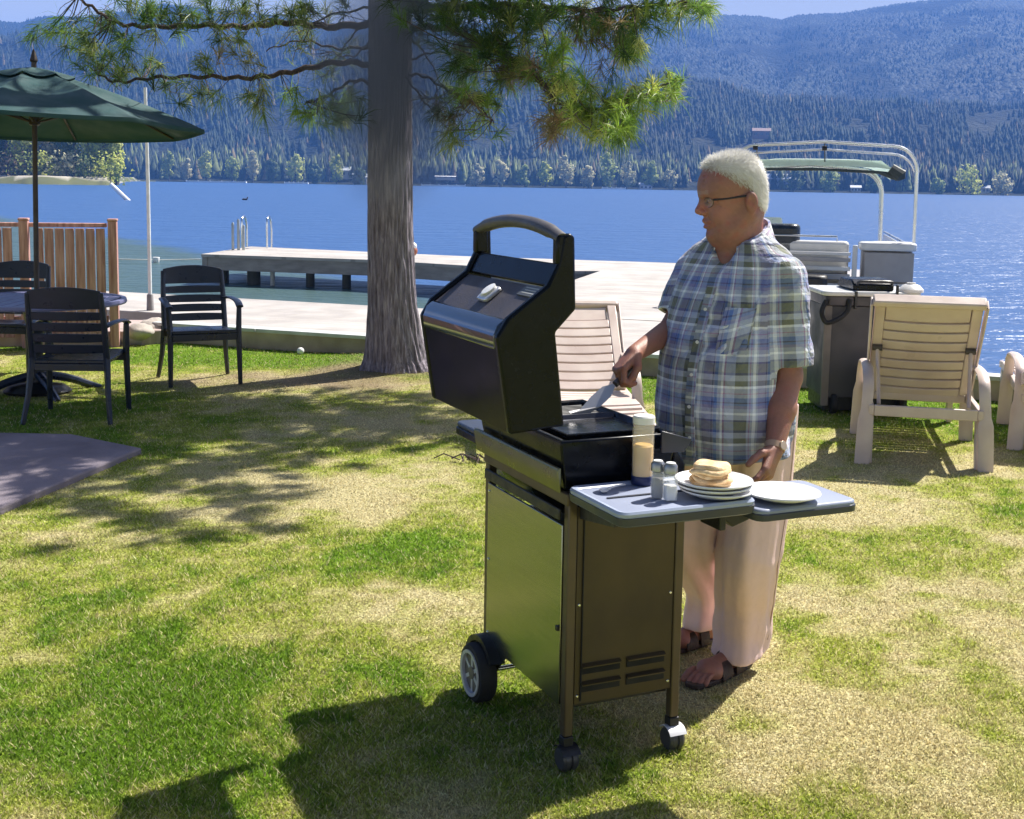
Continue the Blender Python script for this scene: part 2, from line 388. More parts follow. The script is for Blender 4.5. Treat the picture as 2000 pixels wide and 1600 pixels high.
# near headland on the left with its beach
def head_shore(a): return 330 + 190 * sstep(-.345, -.305, a) * 2 + 10 * np.sin(a * 60)
aa = np.linspace(-.95, -.29, 150); rr_ = np.linspace(290, 780, 70); A, Rr = np.meshgrid(aa, rr_)
s = 325 + 460 * sstep(-.328, -.303, A) + 6 * np.sin(A * 70)
H = sstep(-4, 10, Rr - s) * 2.2 + sstep(25, 140, Rr - s) * 10 * (1 - sstep(-.36, -.335, A)) + (fbm(A * 60, Rr / 30, o=3) - .5) * 2 * sstep(5, 40, Rr - s)
H = np.where(Rr < s - 5, -2, H) + WATER_Z
v = np.stack([A * Rr, Rr, H], -1).reshape(-1, 3); nx = len(aa); ii = (np.arange(len(rr_) - 1)[:, None] * nx + np.arange(nx - 1)).ravel()
me = mesh_np('headland', v, np.stack([ii, ii + 1, ii + nx + 1, ii + nx], -1), True)
cc = np.where((sstep(3, 14, Rr - s) * (1 - sstep(16, 26, Rr - s + 10 * (fbm(A * 90, Rr / 9) - .5)))).reshape(-1, 1) > .4, np.array([.48, .44, .38]), np.array([.10, .11, .045]))
tint_attr(me, cc); struct(link('headland', me, leafy('beach_ground', .95, 0.0)))

# --- forests on the hills: countless, one mass ----------------------
def conifers(P, Ht, Wd, cols, tiers=3, sides=6):
    n = len(P); vs = []; fs = []; cs = []
    base = 0
    for t in range(tiers):
        z0 = .12 + .62 * t / tiers; z1 = min(1.0, z0 + .52); rad = 1 - .72 * t / tiers
        ang = np.linspace(0, 2 * np.pi, sides, endpoint=False)[None] + RNG.random((n, 1)) * 6
        rr2 = Wd[:, None] * rad * (.75 + .5 * RNG.random((n, sides)))
        ring = np.stack([P[:, :1] + np.cos(ang) * rr2, P[:, 1:2] + np.sin(ang) * rr2, P[:, 2:3] + Ht[:, None] * (z0 - .06 * RNG.random((n, sides)))], -1)
        apex = P.copy(); apex[:, 2] += Ht * z1; apex = apex[:, None]
        vv = np.concatenate([ring, apex], 1); k = sides + 1
        idx = np.arange(n)[:, None, None] * k + base; j = np.arange(sides)
        tri = np.stack([j, (j + 1) % sides, np.full(sides, sides)], -1)[None]
        fs.append((idx + tri).reshape(-1, 3)); vs.append(vv.reshape(-1, 3)); base += n * k
        cs.append(np.repeat(cols * (.85 + .3 * RNG.random((n, 1))), k, 0))
    return np.concatenate(vs), np.concatenate(fs), np.concatenate(cs)
n = 60000
a = RNG.uniform(-.62, .60, n); t = RNG.random(n); s = shore_r(a)
r = s + 26 + (t ** 1.6) * 1500
keep = (fbm(a * 40, r / 60, o=3) > .40) & ((r > s + 90) | (RNG.random(n) < .55)); a, r = a[keep], r[keep]; n = len(a)
P = np.stack([a * r, r, terrain(a, r) + WATER_Z - 1], -1)
Ht = (7.5 + 9 * RNG.random(n) ** 1.5) * np.interp(r - shore_r(a), [0, 120, 900], [1.25, 1.0, .62]) * (1 + .2 * (fbm(a * 30, r / 200) - .5)); Wd = Ht * (.17 + .09 * RNG.random(n))
kk = RNG.random((n, 1)); cols = np.array([.014, .030, .018]) * (1 - kk) * .8 + np.array([.028, .044, .022]) * kk
cols = cols * (.45 + 1.3 * fbm(a * 16, r / 260, o=4)[:, None]); sh_ = (r < shore_r(a) + 120) & (RNG.random(n) < .35); cols[sh_] = np.array([.13, .16, .05]) * (.6 + .8 * RNG.random((sh_.sum(), 1)))
red = RNG.random(n) < .05; cols[red] = np.array([.16, .12, .06])
v, f, c = conifers(P, Ht, Wd, cols)
n2 = 90000; a = RNG.uniform(-.60, .62, n2); r = 1400 + 1500 * RNG.random(n2) ** .9
keep = fbm(a * 22 + 3, r / 190, o=4) > .43; a, r = a[keep], r[keep]
P2_ = np.stack([a * r, r, terrain(a, r) + WATER_Z - 2], -1); H2 = (4.5 + 4.5 * RNG.random(len(a))); cl2 = np.array([.010, .020, .014]) * (.5 + 1.4 * fbm(a * 14, r / 400, o=4)[:, None])
v2, f2, c2_ = conifers(P2_, H2, H2 * .6, cl2, tiers=1, sides=5)
f = np.concatenate([f, f2 + len(v)]); v = np.concatenate([v, v2]); c = np.concatenate([c, c2_])
me = mesh_np('forest', v, f); tint_attr(me, c)
tag(link('forest', me, leafy('conifer_far', .8, .1)), 'dense dark conifer forest covering the far hillsides', 'forest', kind='stuff')
# --- trees along the far shore and the near headland -----------------
def broad_tree(name, pos, h, w, cols, n=420, leaf=.9, label='', cat='tree', group=None, conic=0.0, base=.16):
    root = thing(name, label, cat, pos, 0, group)
    tr = MB(); tr.tube([(0, 0, -1), (w * .02, 0, h * .3), (0, 0, h * .75)], [h * .03, h * .022, h * .006], 6)
    for k in range(5):
        a = k * 2.4; z = h * (.25 + .1 * k); tr.tube([(0, 0, z), (math.cos(a) * w * .3, math.sin(a) * w * .3, z + h * .15)], [h * .012, h * .004], 5)
    obj('trunk', tr, mat('far_trunk', (.12, .10, .08), .9), root)
    # leaf clumps spread through lobes of uneven size
    nl = 9; lc = []; 
    for k in range(nl):
        t = (k + .5) / nl; zz = h * (base + (.92 - base) * t); rad = w * .5 * (math.sin(math.pi * (.12 + .80 * t)) ** .7 * (1 - conic) + conic * (1.05 - t))
        a = RNG.random() * 6.28; lc.append((math.cos(a) * rad * .5, math.sin(a) * rad * .5, zz, rad * (.5 + .35 * RNG.random())))
    lc = np.array(lc); pick = RNG.integers(0, nl, n); q = lc[pick]
    dirv = RNG.normal(size=(n, 3)); dirv /= np.linalg.norm(dirv, axis=1)[:, None]
    P = q[:, :3] + dirv * q[:, 3:4] * (RNG.random((n, 1)) ** .4) * np.array([1, 1, 1.15])
    t1 = RNG.normal(size=(n, 3)); t1 /= np.linalg.norm(t1, axis=1)[:, None]; t2 = np.cross(t1, dirv); t2 /= np.linalg.norm(t2, axis=1)[:, None] + 1e-6
    s = leaf * (.6 + .8 * RNG.random((n, 1)))
    vv = np.stack([P - t1 * s - t2 * s * .6, P + t1 * s - t2 * s * .4, P + t2 * s, P + t1 * s * .2 + t2 * s * .2 + dirv * s * .7], 1).reshape(-1, 3)
    b = np.arange(n)[:, None] * 4; ff = np.concatenate([b + [0, 1, 3], b + [1, 2, 3], b + [2, 0, 3]])
    me = mesh_np('crown', vv, ff); kk = RNG.random((n, 1)); tint_attr(me, np.repeat(np.array(cols[0]) * (1 - kk) + np.array(cols[1]) * kk, 4, 0))
    link('crown', me, leafy('far_leaf', .7, .4), root); return root
def ter_pt(px, r=None):
    a = (px - 1000) / F_PX; r = r or shore_r(a) + 3; return V(a * r, r, float(terrain(np.array([a]), np.array([r]))[0]) + WATER_Z - .3)
FT2 = 1
YG = [(.40, .48, .08), (.66, .66, .20)]; DG = [(.07, .13, .05), (.18, .22, .09)]; GR = [(.42, .44, .26), (.68, .62, .40)]; OL = [(.26, .34, .09), (.48, .52, .18)]
FT = [(575, 20, 12, YG, 'pale green rounded shore tree left of the pine trunk'), (655, 20, 9, YG, 'tall yellow green shore tree left of the pine trunk'), (700, 10, 10, DG, 'low green shore bush beside the waterfront house'),
      (925, 15, 10, GR, 'first pale shore tree right of the pine trunk'), (972, 18, 10, GR, 'pale twin shore tree right of the pine trunk'), (1100, 22, 12, GR, 'pale feathery shore tree above the grill lid'),
      (1180, 24, 12, OL, 'tall olive shore tree between the grill lid and the man'), (1218, 18, 10, GR, 'grey green shore tree left of the man'), (1262, 19, 10, OL, 'rounded olive shore tree just left of the man'), (1300, 13, 9, GR, 'small pale shore bush next to the head of the man'),
      (1540, 15, 12, DG, 'green shore tree seen beneath the boat canopy'), (1612, 14, 12, OL, 'olive shore tree seen beneath the boat canopy'), (1700, 13, 10, DG, 'dark shore bush behind the canopy poles'),
      (1885, 17, 20, YG, 'broad yellow green shore tree at the right'), (1945, 13, 14, GR, 'pale rounded shore tree at the far right'), (1820, 10, 9, OL, 'low olive shore bush right of the boat')]
FT += [(330, 20, 9, OL, 'tall olive shore tree just right of the flagpole'), (365, 16, 8, GR, 'grey feathery shore tree below the parasol tip'), (402, 21, 9, YG, 'yellow shore tree right of the parasol tip'), (452, 18, 10, OL, 'olive shore tree behind the dock ladder'),
       (492, 22, 8, GR, 'tall grey shore tree behind the dock ladder'), (528, 16, 9, DG, 'dark green shore tree beyond the dock ladder'), (612, 13, 10, DG, 'dark shore bush between two pale shore trees'), (1020, 15, 9, OL, 'small olive shore tree above the lid of the grill'), (1060, 17, 9, YG, 'yellow shore tree above the lid of the grill'), (1142, 15, 9, GR, 'pale shore tree above the left lounger')]
for px, h, w, cols, lab in FT: broad_tree('shore_tree', ter_pt(px), h, w, cols, 380, 1.0, lab, 'tree', 'pale trees along the far shore')
def head_pt(px, r):
    a = (px - 1000) / F_PX; return V(a * r, r, WATER_Z + 1.0)
HT = [(15, 352, 30, 13, DG, 'tall dark tree at the left end of the headland'), (48, 349, 36, 12, YG, 'tall sunlit tree behind the parasol pole'), (84, 352, 30, 12, GR, 'pale brown headland tree right of the parasol pole'), (110, 360, 34, 13, DG, 'dark headland tree below the parasol'),
      (146, 354, 33, 12, DG, 'deep green headland tree in the middle of the row'), (176, 351, 26, 11, OL, 'olive headland tree below the parasol'), (204, 350, 30, 9, YG, 'bright yellow green tree of the headland near its tip'), (228, 352, 33, 8, YG, 'bright yellow green tree at the tip of the headland'),
      (-20, 355, 30, 13, DG, 'dark headland tree at the left edge')]
for px, r, h, w, cols, lab in HT: broad_tree('headland_tree', head_pt(px, r), h * .78, w * 1.0, cols, 2200, .48, lab, 'tree', 'trees on the near headland', base=.04)
for px, lab, cols in ((215, 'lime bush above the tip of the beach', YG), (172, 'dull green bush above the middle of the beach', DG), (55, 'dull green bush right of the parasol pole foot', OL), (90, 'yellow scrub bush above the beach', YG), (130, 'grey scrub bush above the beach', GR), (20, 'brown scrub bush above the beach', [(.2, .15, .10), (.30, .24, .16)])):
    broad_tree('shore_bush', head_pt(px, 342), 6, 12, cols, 300, .45, lab, 'bush', 'scrub above the headland beach')
for px, r, h, wd_, lab in ((262, 780, 27, 9, 'tall dark spruce beside the headland tip'), (285, 785, 24, 8, 'dark spruce behind the flagpole')):
    pass
# fallen bright clumps and boulders on the beach
bm = MB()
for k in range(60):
    a = RNG.uniform(-.42, -.30); r = 326 + 6 * math.sin(a * 70) + RNG.uniform(1, 9) + 460 * float(sstep(-.328, -.303, a)); bm.ball(V(a * r, r, WATER_Z + .1), RNG.uniform(.3, .8), 4, (1.4, 1, .8))
tag(obj('beach_rocks', bm, mat('beach_rock', (.42, .40, .37), .9, var=.3, scale=.5)), 'pale boulders strewn along the headland beach', 'rocks', kind='stuff')

# --- far houses, jetties, pavilion -----------------------------------
def far_house(px, w, h, wallc, roofc, label, cat='house', r=None, deck=False, up=0.0, roofh=.5):
    p = ter_pt(px, r); p.z += up
    root = thing('lake_house', label, cat, p, R(-(px - 1000) / 60), 'houses on the far shore')
    d = w * .6; b = MB().box((-w / 2, 0, -1.5), (w / 2, d, h)); obj('wall', b, mat('far_wall_%d' % int(wallc[0] * 100 + wallc[2] * 10), wallc, .8), root)
    rf = MB().prism([V(-w / 2 - .6, -.6, h), V(-w / 2 - .6, d + .6, h), V(-w / 2 - .6, d / 2, h + h * roofh)], V(w + 1.2, 0, 0)); obj('roof', rf, mat('far_roof_%d' % int(roofc[0] * 100 + roofc[2] * 10), roofc, .8), root)
    for i in range(3):
        x = -w / 2 + w * (i + .5) / 3; obj('window', MB().box((x - w * .09, -.05, h * .35), (x + w * .09, .02, h * .75)), mat('far_glass', (.05, .07, .10), .15), root)
    if deck: obj('deck', MB().box((-w * .7, -4, -.6), (w * .7, -.06, 0)).box((-w * .7, -4, -2.5), (-w * .66, -3.6, -.6)).box((w * .66, -4, -2.5), (w * .7, -3.6, -.6)), mat('far_deck', (.55, .53, .50), .8), root)
    return root
far_house(668, 13, 5, (.35, .36, .36), (.62, .66, .70), 'long pale waterfront house left of the pine trunk', deck=True, r=835, up=3)
far_house(700, 9, 5, (.55, .55, .55), (.60, .62, .66), 'small white house beside the pine trunk', r=812)
far_house(866, 13, 1.0, (.45, .40, .35), (.70, .70, .72), 'white flat roofed boathouse right of the pine trunk', r=815, up=5, roofh=.4)
far_house(1520, 19, 7, (.25, .27, .32), (.40, .43, .50), 'grey blue lodge behind the head of the man', r=810)
far_house(1662, 6, 3, (.65, .64, .60), (.85, .85, .85), 'tiny white roofed cabin beneath the boat canopy', r=795)
far_house(1985, 9, 4, (.5, .5, .5), (.85, .85, .85), 'white roofed house high on the right hillside', r=1330, up=14)
far_house(1475, 14, 5, (.26, .17, .15), (.30, .20, .18), 'brick coloured house on the slope above the canopy', r=1010, up=8)
far_house(1910, 7, 3.5, (.60, .60, .62), (.60, .60, .64), 'small grey house between the right shore trees', r=800)
far_house(1255, 8, 3, (.60, .60, .62), (.34, .38, .48), 'low blue roofed cabin left of the man', r=795)
def jetty(px0, px1, r, label, c=(.80, .79, .76)):
    a0 = (px0 - 1000) / F_PX; a1 = (px1 - 1000) / F_PX; b = MB().box((0, -2, -1.2), ((a1 - a0) * r, 2, .9))
    for k in range(6): b.box(((a1 - a0) * r * k / 5 - .2, -2.3, -2), ((a1 - a0) * r * k / 5 + .2, -2, 1.5))
    tag(obj('jetty', b, mat('jetty_white', c, .8)), label, 'jetty', 'jetties on the far shore').location = V(a0 * r, r, WATER_Z)
jetty(365, 480, 800, 'long white jetty between flagpole and pine trunk'); jetty(820, 905, 785, 'pale jetty just right of the pine trunk', (.62, .60, .56)); jetty(1170, 1215, 770, 'short pale jetty left of the man', (.55, .58, .66)); jetty(555, 600, 792, 'short grey jetty left of the waterfront house', (.5, .5, .52))

# --- garden wall -----------------------------------------------------
def along(s, t, z=0): return V(U0.x + WD.x * s + WN.x * t, U0.y + WD.y * s + WN.y * t, z)
def s_of(p): return (p.x - U0.x) * WD.x + (p.y - U0.y) * WD.y
wall_a = s_of(wall_pt(300)); wall_b = 13.0
M_W = Matrix(((WD.x, WN.x, 0, U0.x), (WD.y, WN.y, 0, U0.y), (0, 0, 1, 0), (0, 0, 0, 1)))
wl = thing('garden_wall', 'low beige concrete wall between the lawn and the lake', 'wall', (U0.x, U0.y, 0), math.atan2(WD.y, WD.x))
b = MB(); s = wall_a
while s < wall_b: b.box((s + .004, 0, -.5), (min(s + 2.4, wall_b), .14, .163)); s += 2.408
obj('wall', b, mat('wall_concrete', (.38, .31, .22), .9, var=.25, scale=3.0, bump=.5, bscale=40, c2=(.50, .42, .31)), wl, bevel=.006)
b = MB(); s = wall_a
while s < wall_b: b.box((s + .003, -.025, .165), (min(s + 1.2, wall_b), .165, .20)); s += 1.204
obj('coping', b, mat('coping_pale', (.50, .52, .52), .6, var=.12, scale=6), wl, bevel=.004)

# --- walkway, gangway and dock ----------------------------------------
def planked(m_, ang, pitch, dark=.72):
    nt_ = m_.node_tree; p_ = nt_.nodes['Principled BSDF']; src = p_.inputs['Base Color'].links[0].from_socket
    g_ = nt_.nodes.new('ShaderNodeNewGeometry'); mp_ = nt_.nodes.new('ShaderNodeMapping'); mp_.vector_type = 'POINT'; mp_.inputs['Rotation'].default_value = (0, 0, ang); nt_.links.new(g_.outputs['Position'], mp_.inputs[0])
    s_ = nt_.nodes.new('ShaderNodeSeparateXYZ'); nt_.links.new(mp_.outputs[0], s_.inputs[0])
    a_ = nt_.nodes.new('ShaderNodeMath'); a_.operation = 'MULTIPLY'; a_.inputs[1].default_value = 1 / pitch; nt_.links.new(s_.outputs['Y'], a_.inputs[0])
    f_ = nt_.nodes.new('ShaderNodeMath'); f_.operation = 'FRACT'; nt_.links.new(a_.outputs[0], f_.inputs[0])
    fl = nt_.nodes.new('ShaderNodeMath'); fl.operation = 'FLOOR'; nt_.links.new(a_.outputs[0], fl.inputs[0])
    wn_ = nt_.nodes.new('ShaderNodeTexWhiteNoise'); wn_.noise_dimensions = '1D'; nt_.links.new(fl.outputs[0], wn_.inputs['W'])
    m1 = nt_.nodes.new('ShaderNodeMapRange'); m1.inputs[3].default_value = .90; m1.inputs[4].default_value = 1.06; nt_.links.new(wn_.outputs['Value'], m1.inputs[0])
    gt = nt_.nodes.new('ShaderNodeMath'); gt.operation = 'LESS_THAN'; gt.inputs[1].default_value = .07; nt_.links.new(f_.outputs[0], gt.inputs[0])
    m2 = nt_.nodes.new('ShaderNodeMapRange'); m2.inputs[3].default_value = 1; m2.inputs[4].default_value = dark; nt_.links.new(gt.outputs[0], m2.inputs[0])
    mu_ = nt_.nodes.new('ShaderNodeMath'); mu_.operation = 'MULTIPLY'; nt_.links.new(m1.outputs[0], mu_.inputs[0]); nt_.links.new(m2.outputs[0], mu_.inputs[1])
    sc = nt_.nodes.new('ShaderNodeVectorMath'); sc.operation = 'SCALE'; nt_.links.new(src, sc.inputs[0]); nt_.links.new(mu_.outputs[0], sc.inputs['Scale']); nt_.links.new(sc.outputs[0], p_.inputs['Base Color'])
PALE = mat('dock_concrete', (.38, .355, .34), .85, var=.12, scale=2.0, c2=(.46, .43, .41), bump=.3, bscale=30)
T = .18
planked(PALE, -math.atan2(WD.y, WD.x), .145)
wk = [along(wall_a - .2, .20), along(s_of(wall_pt(1890)), .20), along(s_of(wall_pt(1890)), 2.75), along(wall_a - 3.0, 2.75), along(wall_a - 3.0, .9), along(wall_a - .2, .9)]
b = MB().prism([V(q.x, q.y, T - .22) for q in wk], V(0, 0, .22)); struct(obj('walkway', b, PALE, bevel=.01))
g0 = at(1172, 530, T); g1 = at(870, 634, T); gd = (g1 - g0).normalized(); g1 = g0 + gd * 30
k = ((along(0, 2.75) - g0).dot(WN)) / gd.dot(WN); gb = g0 + gd * k; wide = 4.2
dk = thing('dock', 'pale L shaped swimming dock on dark piles', 'dock', (0, 0, 0))
far = [at(490, 482, T), at(905, 501, T), at(1340, 515, T)]; near = [at(393, 497, T), at(725, 508, T), at(905, 519, T), at(1050, 530, T)]
e = gb + WD * wide; e2 = far[2] + (far[2] - far[1]).normalized() * .2
poly = [far[0], far[1], far[2], e2, V(e.x, e.y, T), V(gb.x + .004 * WN.x, gb.y + .004 * WN.y, T), g0, near[3], near[2], near[1], near[0]]
poly = [V(q.x, q.y, T) for q in poly]
obj('deck', MB().prism([q + V(0, 0, -.05) for q in poly], V(0, 0, .055)), PALE, dk)
c0 = sum(poly, V(0, 0, 0)) / len(poly)
def strip(mb, pts, z0, z1, inset, th):
    for a_, b_ in zip(pts[:-1], pts[1:]):
        d_ = (b_ - a_).normalized(); n_ = V(-d_.y, d_.x, 0)
        mb.prism([V(*(a_ + n_ * inset).xy, z0), V(*(b_ + n_ * inset).xy, z0), V(*(b_ + n_ * (inset + th)).xy, z0), V(*(a_ + n_ * (inset + th)).xy, z0)], V(0, 0, z1 - z0))
b = MB(); strip(b, [near[0], near[1], near[2], near[3], g0], T - .30, T - .052, .03, .1); strip(b, [near[0], far[0]], T - .30, T - .052, -.12, .1)
obj('fascia', b, mat('dock_fascia', (.30, .27, .26), .8, var=.2, scale=3, stretch=(1, 1, 4)), dk)
for i, (px, py) in enumerate([(488, 498), (405, 499), (672, 510), (905, 522), (1050, 533), (600, 486), (800, 497)]):
    ex = np.interp(px, [393, 725, 905, 1050], [497, 508, 519, 530]); q = at(px, ex, T) + V(0, .35, 0); r_ = .13 if i < 1 else .085
    if i in (1,): q += V(.25, 0, 0)
    obj('pile', MB().cyl(V(q.x, q.y, -2.2), V(q.x, q.y, T - .052), r_, 16), mat('pile_dark', (.07, .075, .075), .8, var=.3, scale=4), dk)
q = at(524, 502, T); obj('pile', MB().cyl(V(q.x, q.y + .4, -2.2), V(q.x, q.y + .4, T - .052), .045, 14), mat('pile_white', (.6, .62, .62), .5), dk)
# swimming ladder on the dock's far edge
la = thing('dock_ladder', 'chrome swimming ladder curving over the far edge of the dock', 'ladder', at(502, 484, T))
for sx in (-.27, .27):
    obj('rail', MB().tube(smooth_path([(sx, -.25, 0), (sx, -.25, .55), (sx, -.16, .66), (sx, .05, .66), (sx, .22, .5), (sx, .25, .1), (sx, .25, -1.6)]), .024, 10), mat('chrome', (.75, .78, .80), .18, 1.0, var=.03), la)
for z in (-.3, -.7): obj('rung', MB().cyl(V(-.27, .25, z), V(.27, .25, z), .02), MATS['chrome'], la)
for i, (px, h) in enumerate(((455, .55), (466, .62), (476, .5))):
    q = at(px, 489, T); tag(obj('mooring_post', MB().tube([(0, 0, 0), (0, 0, h), (0, 0, h + .03)], [.03, .03, .015], 10), mat('galvanised', (.45, .48, .48), .4, .8)), ['left thin grey post beside the dock ladder', 'middle and tallest thin grey post beside the dock ladder', 'right thin grey post beside the dock ladder'][i], 'post', 'thin posts beside the dock ladder').location = q
by = thing('mooring_buoy', 'round white and rust mooring buoy peeping out behind the pine trunk', 'buoy', at(806, 500, T))
obj('hull', MB().ball(V(0, 0, .10), .10, 10), mat('buoy_rust', (.35, .12, .06), .5), by); obj('cap', MB().ball(V(0, 0, .19), .085, 10), mat('buoy_white', (.8, .8, .8), .4), by)
q = at(305, 513, WATER_Z); fl_ = tag(obj('float', MB().lathe([(.08, -.1), (.13, 0), (.16, .22), (.15, .24), (.01, .24)], 20), mat('buoy_white', (.8, .8, .8), .4)), 'small white cup shaped float on the shallow water', 'float'); fl_.location = q; fl_.scale = (.55, .55, .55)
q = at(587, 693, 0); tag(obj('ball', MB().ball(V(0, 0, .035), .035, 10), MATS['buoy_white']), 'tiny white ball in the grass at the foot of the garden wall', 'ball').location = q
# float line
a0, a1 = at(232, 508, WATER_Z), at(392, 508, WATER_Z)
tag(obj('float_line', MB().tube([a0 + V(0, 0, .02), (a0 + a1) / 2 + V(0, 0, .0), a1 + V(0, 0, .02)], .012, 6), mat('rope_pale', (.6, .6, .55), .8)), 'thin pale rope line floating left of the dock', 'rope')
q0, q1 = at(249, 391, WATER_Z), at(215, 358, WATER_Z + 2.3)
q1 = atY(216, 360, q0.y)
tag(obj('mooring_pole', MB().tube([q0 - (q1 - q0) * .2, q0, q1], .20, 10), mat('buoy_white', (.8, .8, .8), .4)), 'leaning white pole standing in the lake right of the parasol', 'pole')
# duck far out
q = at(478, 391, WATER_Z); dd = tag(obj('duck', MB().ball(V(0, 0, .2), .5, 8, (1.5, .7, .5)).ball(V(.7, 0, .6), .2, 6).tube([(.5, 0, .25), (.65, 0, .55)], .11, 8), mat('duck_dark', (.05, .045, .04), .8)), 'small dark duck swimming far out on the lake', 'duck'); dd.location = q; dd.scale = (.4, .4, .4)

# --- deck with railing at the left -----------------------------------
tan_ = mat('deck_timber', (.44, .20, .175), .8, var=.3, scale=3, stretch=(12, 12, 1), bump=.3, bscale=20, c2=(.60, .35, .31))
pR = at(226, 676, 0); pL = V(pR.x - 5.2, pR.y - 1.15, 0); RD = (pL - pR); Lr = RD.length; RD.normalize(); RZ = math.atan2(-RD.y, -RD.x)
rl = thing('deck_railing', 'pinkish brown timber railing with close upright boards behind the table', 'railing', pR, RZ)
b = MB().box((-Lr, -.02, 1.16), (-.06, .05, 1.20)); obj('top_rail', b, tan_, rl, bevel=.006)
obj('bottom_rail', MB().box((-Lr, -.012, .22), (-.06, .03, .30)), tan_, rl, bevel=.004)
for x in (0, -.81 * 1.0, -2.6, -4.4):
    obj('post', MB().box((x - .045, -.065, -.05), (x + .040, .04, 1.22)).box((x - .05, -.07, 1.22), (x + .045, .045, 1.245)), tan_, rl, bevel=.008)
x = -.115
while x > -Lr:
    if all(abs(x - q) > .08 for q in (0, -.81, -2.6, -4.4)): obj('baluster', MB().box((x - .040, -.052, .10), (x + .040, -.022, 1.15)), tan_, rl, bevel=.004)
    x -= .094
dp = [V(pR.x + .25, pR.y + .12, 0), V(pR.x + .9, pR.y + .55, 0), V(pR.x + .9, pR.y + 1.15, 0), V(pR.x - 5, pR.y + .6, 0), V(pL.x, pL.y + .12, 0)]
struct(obj('deck_floor', MB().prism([q + V(0, 0, -.1) for q in dp], V(0, 0, .24)), mat('deck_boards', (.40, .30, .27), .8, var=.2, scale=2, stretch=(1, 14, 1), c2=(.50, .40, .37)), bevel=.01))
def rock(px, py, r, label, sc=(1.2, 1, .75), z=0.0, c=(.38, .34, .30)):
    me_ = bpy.data.meshes.new('rock'); b = bmesh.new(); bmesh.ops.create_icosphere(b, subdivisions=3, radius=1)
    co = np.array([v.co for v in b.verts]); n_ = fbm(co[:, 0] * 1.3 + px, co[:, 1] * 1.3, co[:, 2] * 1.3, 3)
    for v_, k_ in zip(b.verts, n_):
        v_.co *= r * (.65 + .7 * k_); v_.co = V(v_.co.x * sc[0], v_.co.y * sc[1], v_.co.z * sc[2])
    b.to_mesh(me_); b.free(); me_.polygons.foreach_set('use_smooth', [True] * len(me_.polygons))
    o = link('boulder', me_, mat('boulder_stone', c, .9, var=.3, scale=5, bump=.6, bscale=25), None, at(px, py, z) + V(0, r * .5, r * .25))
    return tag(o, label, 'rock', 'boulders by the deck steps')
rock(245, 672, .17, 'rounded brown boulder beside the railing post'); rock(292, 668, .21, 'square pale boulder at the foot of the flagpole', (1, .9, .9)); rock(318, 664, .12, 'small boulder right of the flagpole'); rock(268, 655, .12, 'dark boulder wedged behind the others', z=.1)
fp = thing('flagpole', 'thin white flagpole at the edge of the lawn', 'flagpole', at(288, 640, 0) + V(0, .12, 0))
obj('pole', MB().tube([(0, 0, .0), (0, 0, 1.6), (-.01, 0, 2.62)], [.022, .02, .018], 12), mat('pole_white', (.72, .76, .78), .35), fp)
obj('base', MB().lathe([(.09, -.02), (.09, .05), (.045, .07), (.035, .35), (.03, .36)], 20), mat('pole_base', (.25, .24, .24), .6), fp)

# paved slab
b = MB().prism([V(x, y, -.05) for x, y in SL], V(0, 0, .085))
struct(obj('patio_slab', b, mat('patio_mauve', (.20, .17, .20), .75, var=.12, scale=1.8, bump=.4, bscale=120, c2=(.27, .23, .26)), bevel=.01))
# ================================================================== GAS GRILL
GR0 = at(1100, 1508, 0); GR0.z = 0
GA = math.atan2(.41, .912)
gu = V(math.cos(GA), math.sin(GA), 0); gv = V(-math.sin(GA), math.cos(GA), 0)
def G(u, v, z): return GR0 + gu * u + gv * v + V(0, 0, z)
def g_on_v(px, py, v):                       # local (u, z) of a photo point on the plane v = const
    d = ray(px, py); o = EYE - GR0; t = (v - o.dot(gv)) / d.dot(gv); p = o + d * t; return p.dot(gu), p.z
BLK = mat('grill_enamel', (.004, .005, .008), .22, var=.1, spec=.20, scale=20)
BLK2 = mat('black_casting', (.010, .010, .012), .42, var=.3, scale=40, bump=.15, bscale=300)
STL = mat('bronze_steel', (.33, .34, .28), .20, .95, var=.06, scale=5, bump=.03, bscale=9, stretch=(1, 1, 30))
BRN = mat('bronze_paint', (.062, .045, .024), .42, .35, var=.22, scale=4, bump=.04, bscale=60)
POST = mat('post_bronze', (.10, .075, .05), .4, .4, var=.1)
SHELF = mat('shelf_resin', (.25, .285, .39), .42, var=.05, scale=5, bump=.08, bscale=400)
SHD = mat('shelf_edge', (.035, .04, .055), .4, var=.1)
CHR = MATS['chrome']; RUB = mat('black_rubber', (.012, .012, .013), .7, var=.3)
gr = thing('gas_grill', 'black and bronze gas grill on a wheeled cart, lid wide open', 'grill', GR0, GA)
D_, W_ = .375, .59                            # cart depth (u) and length (v)
for (u, v) in ((0, 0), (D_ - .028, 0), (0, W_ - .03), (D_ - .028, W_ - .03)):
    near = v == 0
    obj('post', MB().box((u, v, .10 if near else .03), (u + .028, v + .03, .80)), POST, gr, bevel=.004)
